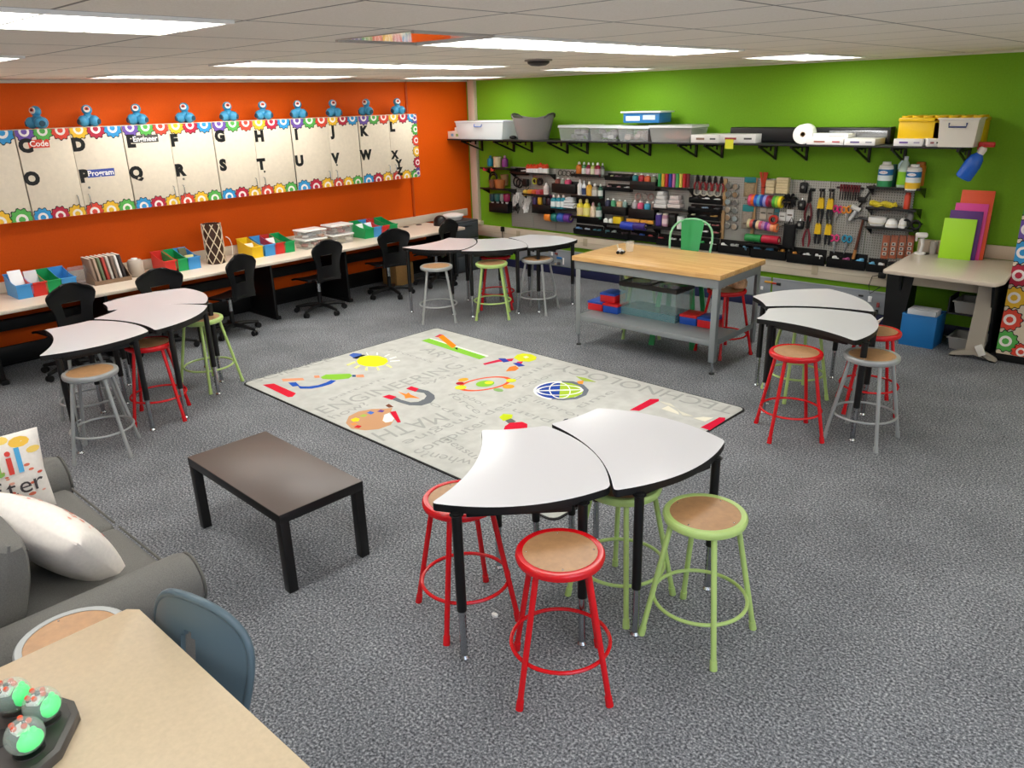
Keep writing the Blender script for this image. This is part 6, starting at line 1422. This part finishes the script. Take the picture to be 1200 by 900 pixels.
def W2_(name, label, cat, x, y, z=SHZ, rz=0, grp=None): return thing(name, label, cat, (x, y, z), rz, grp)
s = (0.154, 1.804, 0.453, 0.126)
t = W2_('carton', 'white printed carton at the corner end of the wall shelf', 'box', max(s[0], .19), -.3); obj('carton', MB().box(P('#efebe4', .5), (0, 0, .05), (s[2], .2, .1), .003), t)
for k, c in enumerate(('#7fb0d8', '#8cb870', '#e0a06a')): obj('printed_patch', MB().box(P(c, .5), (-.1+.1*k, -.101, .05), (.05, .002, .035)), t)
one('carton', MB().box(P('#f0efec', .5), (0, 0, .025), (.2, .16, .05), .003), 'smaller white carton lying on the printed one at the corner', 'box', (.2, -.28, SHZ+.1))
def tote(label, s, y, d, col, h=None, handle=None, alpha=1., lid=None, name='storage_tote', grp=None):
    x, zb, w, hh = s; hh = h or hh
    t = W2_(name, label, 'storage box', x, y, SHZ, 0, grp); m = P(col, .3, alpha=alpha); mb = MB()
    for (a, b) in (((-1, -1), (1, -1)), ((1, -1), (1, 1)), ((1, 1), (-1, 1)), ((-1, 1), (-1, -1))):
        mb.add([(a[0]*w*.45, a[1]*d*.45, 0), (b[0]*w*.45, b[1]*d*.45, 0), (b[0]*w*.5, b[1]*d*.5, hh), (a[0]*w*.5, a[1]*d*.5, hh)], [(0, 1, 2, 3)], m)
    mb.box(m, (0, 0, .003), (w*.9, d*.9, .006))
    obj('tub', mb, t)
    r = MB(); rm = P(col, .3)
    for (cx, cy, sx, sy) in ((0, -d/2, w+.02, .015), (0, d/2, w+.02, .015), (-w/2, 0, .015, d), (w/2, 0, .015, d)): r.box(rm, (cx, cy, hh), (sx, sy, .016), .004)
    obj('rim', r, t)
    if lid: obj('lid', MB().box(P(lid, .3), (0, 0, hh+.012), (w*1.03, d*1.03, .018), .005), t)
    if handle: obj('handle', MB().tube(P(handle, .4), [(-.07, -d/2-.012, hh*.86), (-.068, -d/2-.02, hh*.72), (.068, -d/2-.02, hh*.72), (.07, -d/2-.012, hh*.86)], .007), t)
    return t
tote('large frosted tote with blue handles at the corner end of the shelf', (0.65, 1.805, 0.919, 0.229), -.24, .38, '#dfe6ea', alpha=.72, handle='#5a78b8')
one('small_pouch', MB().ball(P('#161617', .7), (0, 0, .025), .05, 14, (1.1, .8, .5)), 'small black pouch beside the frosted tote', 'pouch', (1.162, -.3, SHZ))
s = (1.469, 1.802, 0.638, 0.298)
t = W2_('flex_tub', 'grey flexible tub with two handles on the wall shelf', 'tub', s[0], -.24); FT = P('#84807e', .5); h = s[3]*.92
def ftub(u, v):
    a = 2*PI*u; r = s[2]*(.36+.14*v)
    return (r*math.cos(a), r*.62*math.sin(a), h*v*(1+.16*(abs(math.cos(a))**3)*v-.04))
obj('bucket', MB().shell(FT, ftub, 36, 10, .006), t)
for q in (-1, 1): obj('handle', MB().tube(P('#5c5a58', .5), [(q*s[2]*.43, -.1, h*.98), (q*s[2]*.5, -.06, h*1.13), (q*s[2]*.52, 0, h*1.17), (q*s[2]*.5, .06, h*1.13), (q*s[2]*.43, .1, h*.98)], .012), t)
obj('base', MB().lathe(FT, [(s[2]*.36, .002), (.0001, .002)], 30, Matrix.Diagonal((1, .62, 1, 1))), t)
tote('clear bin right of the grey flexible tub', (2.273, 1.806, 0.468, 0.161), -.25, .32, '#dfe4e6', alpha=.3, lid='#ccd1d4', grp='clear bins on the wall shelf')
tote('clear bin second right of the grey flexible tub', (2.722, 1.802, 0.403, 0.156), -.25, .32, '#dfe4e6', alpha=.28, lid='#ccd1d4', grp='clear bins on the wall shelf')
tote('clear bin under the blue-lidded box', (3.151, 1.803, 0.426, 0.151), -.25, .32, '#dfe4e6', alpha=.3, lid='#d8dadc', grp='clear bins on the wall shelf')
tote('wide clear bin of reddish parts right of the blue box', (3.646, 1.803, 0.547, 0.161), -.23, .36, '#e4e4e2', alpha=.3, lid='#c4c6c4', grp='clear bins on the wall shelf')
for x, c, n in ((2.273, '#8a8a8c', 'grey parts in the first clear bin'), (2.722, '#a8a6a4', 'pale parts in the second clear bin'), (3.151, '#b9a49a', 'mixed parts in the bin under the blue box'), (3.646, '#c08a7c', 'reddish parts in the wide clear bin')):
    mb = MB(); rr = random.Random(int(x*100))
    for k in range(16): mb.box(P(c, .6), (rr.uniform(-.14, .14), rr.uniform(-.1, .1), rr.uniform(.03, .1)), (.08, .07, .05), .01, 1, rz=rr.random()*3)
    o = one('loose_parts', mb, n, 'parts', (x, -.25, SHZ+.006)); o['kind'] = 'stuff'
s = (3.227, 1.965, 0.55, 0.099)
t = W2_('lidded_box', 'blue box with white lid on top of the clear bins', 'storage box', s[0], -.24, SHZ+.205)
obj('tub', MB().box(P('#2f78b8', .35), (0, 0, .055), (s[2]*.9, .26, .11), .012), t); obj('lid', MB().box(P('#e6eef0', .3), (0, 0, .118), (s[2], .3, .018), .006), t); obj('label_card', MB().box(P('#dfe8ee', .5), (-s[2]*.2, -.1305, .05), (s[2]*.35, .002, .05)).box(P('#c8d4dc', .5), (s[2]*.2, -.1305, .06), (s[2]*.3, .002, .05)), t)
def flat_box(label, s, y, d, rz=0., z=SHZ, cols=('#c85a5a', '#5a5a8a'), grp='flat white boxes on the wall shelf', h=None):
    x, zb, w, hh = s; hh = h or hh
    t = W2_('flat_box', label, 'box', x, y, z, rz, grp)
    obj('carton', MB().box(P('#edeae8', .5), (0, 0, hh/2), (w, d, hh), .003), t)
    q = MB().box(P(cols[0], .5), (-w*.15, -d/2-.001, hh*.5), (w*.3, .002, hh*.25)).box(P(cols[1], .5), (w*.3, -d/2-.001, hh*.5), (w*.2, .002, hh*.2))
    obj('printed_strip', q, t)
flat_box('flat white box with dark print left of the yellow note', (4.085, 1.808, 0.331, 0.084), -.24, .36, 0, cols=('#8a6a5a', '#5a5a5a'))
flat_box('flat white box turned at an angle behind the yellow note', (4.406, 1.802, 0.416, 0.087), -.2, .3, .12, cols=('#a03a3a', '#4a4a4a'))
one('sticky_note', MB().box(P('#e2e23a', .6), (0, 0, 0), (.095, .003, .095), 0), 'yellow sticky note hanging from the wall shelf front', 'note', (4.397, -.446, 1.805))
xa, xb = 4.236, 5.906
t = W2_('screen_case', 'long black case with silver end along the back of the shelf', 'case', (xa+xb)/2, -.08)
obj('case', MB().box(P('#17181a', .35), (0, 0, .075), (xb-xa, .12, .15), .012, 3), t); obj('silver_sleeve', MB().box(P('#9a9ca0', .25, .8), ((xb-xa)*.32, -.055, .09), ((xb-xa)*.34, .02, .07), .008, 3), t); obj('end_cap', MB().box(BLACK, ((xb-xa)/2, 0, .075), (.02, .13, .16), .006), t)
s = (5.116, 1.816, 0.159, 0.155)
t = W2_('paper_towels', 'white paper towel roll lying on the wall shelf', 'paper roll', s[0]+.02, -.28, SHZ+.095)
Mq = RZ(.25) @ RX(PI/2)
obj('paper', MB().lathe(P('#f2f0ec', .85), [(.025, -.14), (.092, -.14), (.095, -.135), (.095, .135), (.092, .14), (.025, .14)], 28, Mq, cap=False), t); obj('core', MB().lathe(P('#a88a68', .8), [(.02, -.139), (.026, -.139), (.026, .139), (.02, .139), (.02, -.139)], 18, Mq, cap=False), t)
flat_box('flat white game box right of the paper towels', (5.4, 1.811, 0.36, 0.059), -.25, .34, 0, cols=('#a86a5a', '#b03a4a'))
one('flat_box', MB().box(P('#f4f3f0', .5), (0, 0, .02), (.42, .3, .04), .003).box(P('#c8c4c0', .5), (.1, -.151, .02), (.15, .002, .012)), 'thin white box lying on the game box right of the paper towels', 'box', (5.381, -.2, SHZ+0.059))
flat_box('flat white box in the middle of the right half of the shelf', (5.73, 1.808, 0.285, 0.058), -.25, .34, 0, cols=('#5a4a8a', '#8a8a9a'))
flat_box('flat white box under the purple toy', (6.163, 1.807, 0.249, 0.063), -.25, .34, 0, cols=('#6a4a9a', '#a8a0b8'))
flat_box('small white box leaning at an angle beside the cream bin', (6.337, 1.812, 0.1, 0.066), -.34, .2, .5, cols=('#b06a6a', '#3a3a3a'))
c = (6.211, 1.885)
t = W2_('plush_toy', 'purple and pink rounded toy on a flat white box', 'toy', c[0], -.25, SHZ+0.063)
obj('body', MB().ball(P('#8a78b0', .7), (0, 0, .03), .06, 16, (1.2, .9, .5)), t); obj('head', MB().ball(P('#c0566a', .7), (0, 0, .085), .04, 16).ball(P('#e0a0a8', .7), (0, -.025, .085), .025, 12), t)
YL = P('#efc40e', .35)
for k, (s, n) in enumerate((((6.214, 1.837, 0.375, 0.262), 'left'), ((6.612, 1.834, 0.393, 0.261), 'right'))):
    x, zb, w, h = s
    t = W2_('brick_box', 'yellow studded storage box on the wall shelf, %s one' % n, 'storage box', min(x, 6.62-w/2+.1), -.17, SHZ, 0, 'yellow studded boxes')
    obj('body', MB().box(YL, (0, 0, h*.4), (w*.97, .3, h*.8), .008), t); obj('lid', MB().box(YL, (0, 0, h*.86), (w*1.0, .31, h*.13), .008), t)
    sd = MB()
    for i in range(4):
        for j in range(2): sd.cyl(YL, (-w*.375+w*.25*i, -.075+.15*j, h*.92), (-w*.375+w*.25*i, -.075+.15*j, h*.99), .045, .043, 18)
    obj('studs', sd, t); obj('latch_groove', MB().box(P('#c89c08', .4), (0, -.1555, h*.8), (w*.9, .002, .006)), t)
tote('cream bin with navy-outlined handle in front of the yellow boxes', (6.57, 1.804, 0.314, 0.236), -.36, .22, '#e6e0d4', handle='#2a3f78')
# spray bottle hung from the shelf end
c = (6.753, 1.809)
t = thing('spray_bottle', 'blue spray bottle hung by its red trigger from the shelf end', 'spray bottle', (c[0]+.02, -.34, c[1]), .0)
R = RY(.45)
obj('bottle', MB().lathe(P('#1f5fc4', .25), [(.0001, -.3), (.05, -.3), (.06, -.29), (.062, -.16), (.05, -.1), (.024, -.06), (.022, -.04)], 22, R @ Matrix.Diagonal((1.15, .8, 1, 1))), t)
obj('collar', MB().lathe(P('#f0e8e2', .4), [(.03, -.06), (.034, -.02), (.025, 0)], 18, R), t)
obj('trigger', MB().box(P('#c42a2a', .35), (.015, 0, .022), (.13, .035, .045), .012, 3).box(P('#c42a2a', .35), (-.045, 0, -.01), (.02, .025, .06), .006, M=RY(-.4)), t)

# ---------------------------------------------------------------- adjustable desk at the right end of the green wall
DZ = .80
dsk = thing('standing_desk', 'cream height-adjustable desk against the green wall on the right', 'desk', (6.7, 0, 0))
P4 = [(6.301, -1.091), (7.23, -1.136), (7.207, -0.563)]
ol = [(6.262-6.7, -.05), (P4[0][0]-6.7, P4[0][1]), (P4[1][0]-6.7-.03, P4[1][1]+.0), (P4[2][0]-6.7+.03, P4[1][1]+.16), (7.16-6.7, -.05)]
def roundpoly(pts, r, n=4):
    out = []
    for i in range(len(pts)):
        a, b, c = Vector((*pts[i-1], 0)), Vector((*pts[i], 0)), Vector((*pts[(i+1) % len(pts)], 0))
        p, q = b+(a-b).normalized()*r, b+(c-b).normalized()*r
        for k in range(n+1):
            t_ = k/n; v = p*(1-t_)**2+b*(2*t_*(1-t_))+q*t_*t_; out.append((v.x, v.y))
    return out
obj('desktop', MB().prism(P('#dccfbf', .25, noise=.04, nscale=80), roundpoly(ol, .04), DZ-.034, DZ, None, P('#cdbfae', .35), .006), dsk)
obj('back_upstand', MB().box(P('#cdbca8', .4), ((6.275+7.13)/2-6.7, -.03, DZ+.062), (7.13-6.275, .024, .124), .005), dsk)
obj('cross_beam', MB().box(P('#b3a894', .5), (-.02, -.5, .665), (.58, .03, .2), .006), dsk)
obj('grommet', MB().lathe(BLACK, [(.045, 0), (.045, .004), (.0001, .003)], 20, TR(-.33, -.13, DZ)), dsk)
# left black cable panel (tapered)
x0 = 6.36-6.7
obj('cable_cover', MB().prism(BLACK, [(-.53, DZ-.036), (-.27, DZ-.036), (-.34, .1), (-.5, .1)], .36, .42, Matrix(((1, 0, 0, 0), (0, 0, -1, -.1), (0, 1, 0, 0), (0, 0, 0, 1)))), dsk)
obj('side_panel', MB().prism(BLACK, [(-.02, .03), (-.34, .03), (-.62, DZ-.036), (-.02, DZ-.036)], -.012, .012, Matrix(((0, 0, 1, x0-.05), (1, 0, 0, 0), (0, 1, 0, 0), (0, 0, 0, 1)))), dsk)
obj('side_panel', MB().prism(P('#121316', .5), [(-.02, .02), (-.45, .02), (-.8, DZ-.036), (-.02, DZ-.036)], -.012, .012, Matrix(((0, 0, 1, .42), (1, 0, 0, 0), (0, 1, 0, 0), (0, 0, 0, 1)))), dsk)
cl = P('#aaa192', .45)
fx = [(6.847, -0.657), (7.204, -0.585)]
cxm = (fx[0][0]+fx[1][0])/2-6.7+.02; cym = (fx[0][1]+fx[1][1])/2-.02
obj('column', MB().add([(cxm-.075, cym-.03, .07), (cxm+.065, cym-.03, .07), (cxm+.065, cym+.03, .07), (cxm-.075, cym+.03, .07), (cxm-.06, cym-.03, .45), (cxm+.07, cym-.03, .45), (cxm+.07, cym+.03, .45), (cxm-.06, cym+.03, .45), (cxm-.055, cym-.03, DZ-.034), (cxm+.085, cym-.03, DZ-.034), (cxm+.085, cym+.03, DZ-.034), (cxm-.055, cym+.03, DZ-.034)],
    [(3, 2, 1, 0), (0, 1, 5, 4), (1, 2, 6, 5), (2, 3, 7, 6), (3, 0, 4, 7), (4, 5, 9, 8), (5, 6, 10, 9), (6, 7, 11, 10), (7, 4, 8, 11), (8, 9, 10, 11)], cl), dsk)
ft = [(-.2, .012), (-.19, .03), (-.09, .075), (.08, .075), (.17, .03), (.18, .012), (.12, .02), (.0, .045), (-.12, .02)]
obj('foot', MB().prism(cl, ft, -.035, .035, Matrix(((1, 0, 0, cxm), (0, 0, -1, cym), (0, 1, 0, 0), (0, 0, 0, 1)))).box(BLACK, (cxm-.17, cym, .007), (.05, .06, .014), .003).box(BLACK, (cxm+.155, cym, .007), (.05, .06, .014), .003), dsk)
GT = P('#9c9a94', .45)
def tray(label, x, y, z):
    t = thing('storage_tray', label, 'tray', (x, y, z), 0, 'grey trays behind the desk leg'); mb = MB(); w, d, h = .32, .3, .11
    for (a, b) in (((-1, -1), (1, -1)), ((1, -1), (1, 1)), ((1, 1), (-1, 1)), ((-1, 1), (-1, -1))):
        mb.add([(a[0]*w*.44, a[1]*d*.44, 0), (b[0]*w*.44, b[1]*d*.44, 0), (b[0]*w*.5, b[1]*d*.5, h), (a[0]*w*.5, a[1]*d*.5, h)], [(0, 1, 2, 3)], GT)
    mb.box(GT, (0, 0, .003), (w*.88, d*.88, .006)); obj('tub', mb, t)
    r = MB()
    for (cx, cy, sx, sy) in ((0, -d/2, w+.03, .02), (0, d/2, w+.03, .02), (-w/2, 0, .02, d), (w/2, 0, .02, d)): r.box(GT, (cx, cy, h), (sx, sy, .012), .004)
    obj('rim', r, t)
tray('grey plastic tray behind the desk leg, upper one', 6.92, -.26, .335); tray('grey plastic tray on the floor behind the desk leg', 6.93, -.3, .0)
one('tray_runner', MB().box(P('#2a2b2d', .5), (0, -.26, .325), (.42, .3, .012), .002).box(P('#2a2b2d', .5), (.2, -.26, .4), (.012, .3, .15), .002).box(P('#2a2b2d', .5), (-.2, -.26, .4), (.012, .3, .15), .002).box(P('#2a2b2d', .5), (.2, -.26, .5), (.03, .3, .4), .002), 'dark runner frame holding the upper grey tray', 'frame', (6.92, 0, 0))
t = thing('power_brick', 'white power brick taped to the desk foot', 'adapter', (cxm+6.7+.05, cym-.05, .10)); obj('brick', MB().box(P('#e4e0d8', .4), (0, 0, 0), (.06, .03, .1), .006, M=RY(-.5)), t); obj('cord', MB().tube(BLACK, [(.02, 0, -.05), (.07, -.01, -.075), (.1, 0, -.09)], .004), t)
# file box with papers
fb = (6.39, -0.572); fb2 = (6.669, -0.564)
fw_ = fb2[0]-fb[0]+.02
t = thing('file_box', 'bright blue open file box on the floor under the desk', 'file box', ((fb[0]+fb2[0])/2, fb[1]+.15, 0))
FBM = P('#1f72b4', .4); q = MB(); h = .3
for (cx, cy, sx, sy) in ((0, -.15, fw_, .006), (0, .15, fw_, .006), (-fw_/2, 0, .006, .3), (fw_/2, 0, .006, .3)): q.box(FBM, (cx, cy, h/2), (sx, sy, h), .002)
q.box(FBM, (0, 0, .003), (fw_, .3, .006)); obj('box', q, t); obj('rim', MB().box(P('#2a80c2', .4), (0, -.15, h), (fw_+.01, .012, .012), .004).box(P('#2a80c2', .4), (0, .15, h), (fw_+.01, .012, .012), .004).box(P('#2a80c2', .4), (-fw_/2, 0, h), (.012, .3, .012), .004).box(P('#2a80c2', .4), (fw_/2, 0, h), (.012, .3, .012), .004), t)
for k in range(4):
    one('hanging_folder', MB().box(P(['#c9ccce', '#e6e6e6', '#d8d8d6', '#b9bcbe'][k], .6), (0, 0, .17), (fw_-.05, .025, .33), .003), 'pale folder in the blue file box, %s' % ['frontmost', 'second from front', 'third from front', 'rearmost'][k], 'folder', ((fb[0]+fb2[0])/2, fb[1]+.06+.05*k, .008), 0, 'folders in the blue file box')
# colour folders standing on the desk
a, b = (6.521, -0.188), (6.795, -0.177)
d = Vector((b[0]-a[0], b[1]-a[1], 0)); w_ = d.length; an = math.atan2(d.y, d.x)
mid = ((a[0]+b[0])/2, (a[1]+b[1])/2)
for k, (c, n, hh, off) in enumerate((('#a6e02a', 'lime green', .37, 0), ('#5a2a7a', 'purple', .44, .03), ('#e0459a', 'hot pink', .505, .055), ('#ee5a30', 'orange', .62, .08))):
    nx, ny = -math.sin(an)*off, math.cos(an)*off
    t = thing('folder', '%s folder standing in the stack on the desk' % n, 'folder', (mid[0]+nx+off*1.1, mid[1]-.07+ny, DZ), an, 'bright folders on the desk')
    M = RX(-.09)
    obj('cover', MB().box(P(c, .45), (0, 0, hh/2), (w_*.98, .006, hh), .001, M=M), t); obj('back_cover', MB().box(P(c, .45), (0, .012, hh/2-.004), (w_*.98, .004, hh-.008), .001, M=M), t)
t = thing('folder_stand', 'thin brown easel behind the bright folders', 'stand', (mid[0]+.09, mid[1]+.06, DZ), an)
obj('back_rest', MB().box(P('#8a5a3a', .6), (0, .0, .2), (w_*.95, .006, .4), .002, M=RX(-.04)), t); obj('strut', MB().box(P('#8a5a3a', .6), (0, .02, .12), (.04, .008, .24), .002, M=RX(-.05)), t)
c = (6.338, -0.155)
t = thing('document_camera', 'small white figure-like gadget on the desk corner', 'gadget', (*c, DZ), .4)
WG = P('#e6e4e0', .4)
obj('foot', MB().lathe(WG, [(.05, 0), (.05, .015), (.03, .02), (.0001, .02)], 18), t); obj('stalk', MB().tube(WG, [(0, 0, .02), (.01, 0, .09), (.0, 0, .15)], [.018, .016, .02], 10), t); obj('head', MB().box(WG, (-.01, 0, .18), (.11, .05, .05), .018, 3).box(WG, (-.05, 0, .15), (.02, .04, .06), .008), t)
one('clear_cup', MB().lathe(P('#d8d4cc', .1, alpha=.45), [(.03, 0), (.036, .12), (.034, .12), (.028, .004), (.0001, .004)], 18), 'clear cup behind the white gadget on the desk', 'cup', (c[0]+.09, c[1]+.08, DZ))
t = thing('outlet_cord', 'black plug and hanging cord on the raceway by the desk', 'cord', (5.994, -.075, 0.532))
obj('plug', MB().box(BLACK, (0, 0, 0), (.07, .04, .06), .008), t); obj('cord', MB().tube(BLACK, [(-.02, 0, 0), (-.09, -.01, -.02), (-.11, -.02, -.12), (-.09, -.02, -.2), (.0, -.01, -.12)], .004), t)

# ---------------------------------------------------------------- tall cupboard at the right edge
tx0, ty = 7.2, -.6
tc_ = thing('tall_cupboard', 'tall cream cupboard with gear border at the right edge', 'cupboard', (tx0, ty, 0))
obj('body', MB().box(P('#cbbba3', .45), (.6, .285, 1.13), (1.2, .56, 2.1), .004), tc_)
obj('plinth', MB().box(BLACK, (.6, .3, .04), (1.2, .54, .08), .003), tc_)
for k in (0, 1):
    dr = obj('door', MB().box(P('#dccdb4', .45, noise=.04, nscale=30), (.3+.6*k, -.009, 1.13), (.596, .018, 2.096), .002), tc_)
    g = MB(); cc = ['green', 'red', 'yellow', 'crimson', 'blue', 'purple']
    if k == 0:
        for i in range(11): gear(g, MYm(-.018), .06, .2+.195*i, .095, ['green', 'red', 'yellow', 'crimson', 'blue', 'purple'][i % 6], (.002, .085), (.6, 2.17))
    for i in range(4): gear(g, MYm(-.018), .6*k+.19+.16*i, .125, .075, ['red', 'green', 'yellow', 'purple'][i], (.002+.6*k, .085), (.6+.598*k, 2.17))
    obj('gear_border', g, dr)
    obj('handle', MB().tube(CHROME, [(.56+.08*k, -.018, 1.0), (.56+.08*k, -.045, 1.01), (.56+.08*k, -.045, 1.12), (.56+.08*k, -.018, 1.13)], .005), dr)

# ---------------------------------------------------------------- colour management
SC.view_settings.view_transform = 'Standard'
try: SC.view_settings.look = 'None'
except Exception: pass
SC.view_settings.gamma = 1; SC.view_settings.use_curve_mapping = False
SC.view_settings.exposure = 0.0
w = bpy.data.worlds.new('world'); SC.world = w; w.use_nodes = True
w.node_tree.nodes['Background'].inputs[0].default_value = (.02, .02, .02, 1)
SC.cycles.max_bounces = 8; SC.cycles.diffuse_bounces = 4; SC.cycles.transparent_max_bounces = 16
SC.cycles.caustics_reflective = False; SC.cycles.caustics_refractive = False
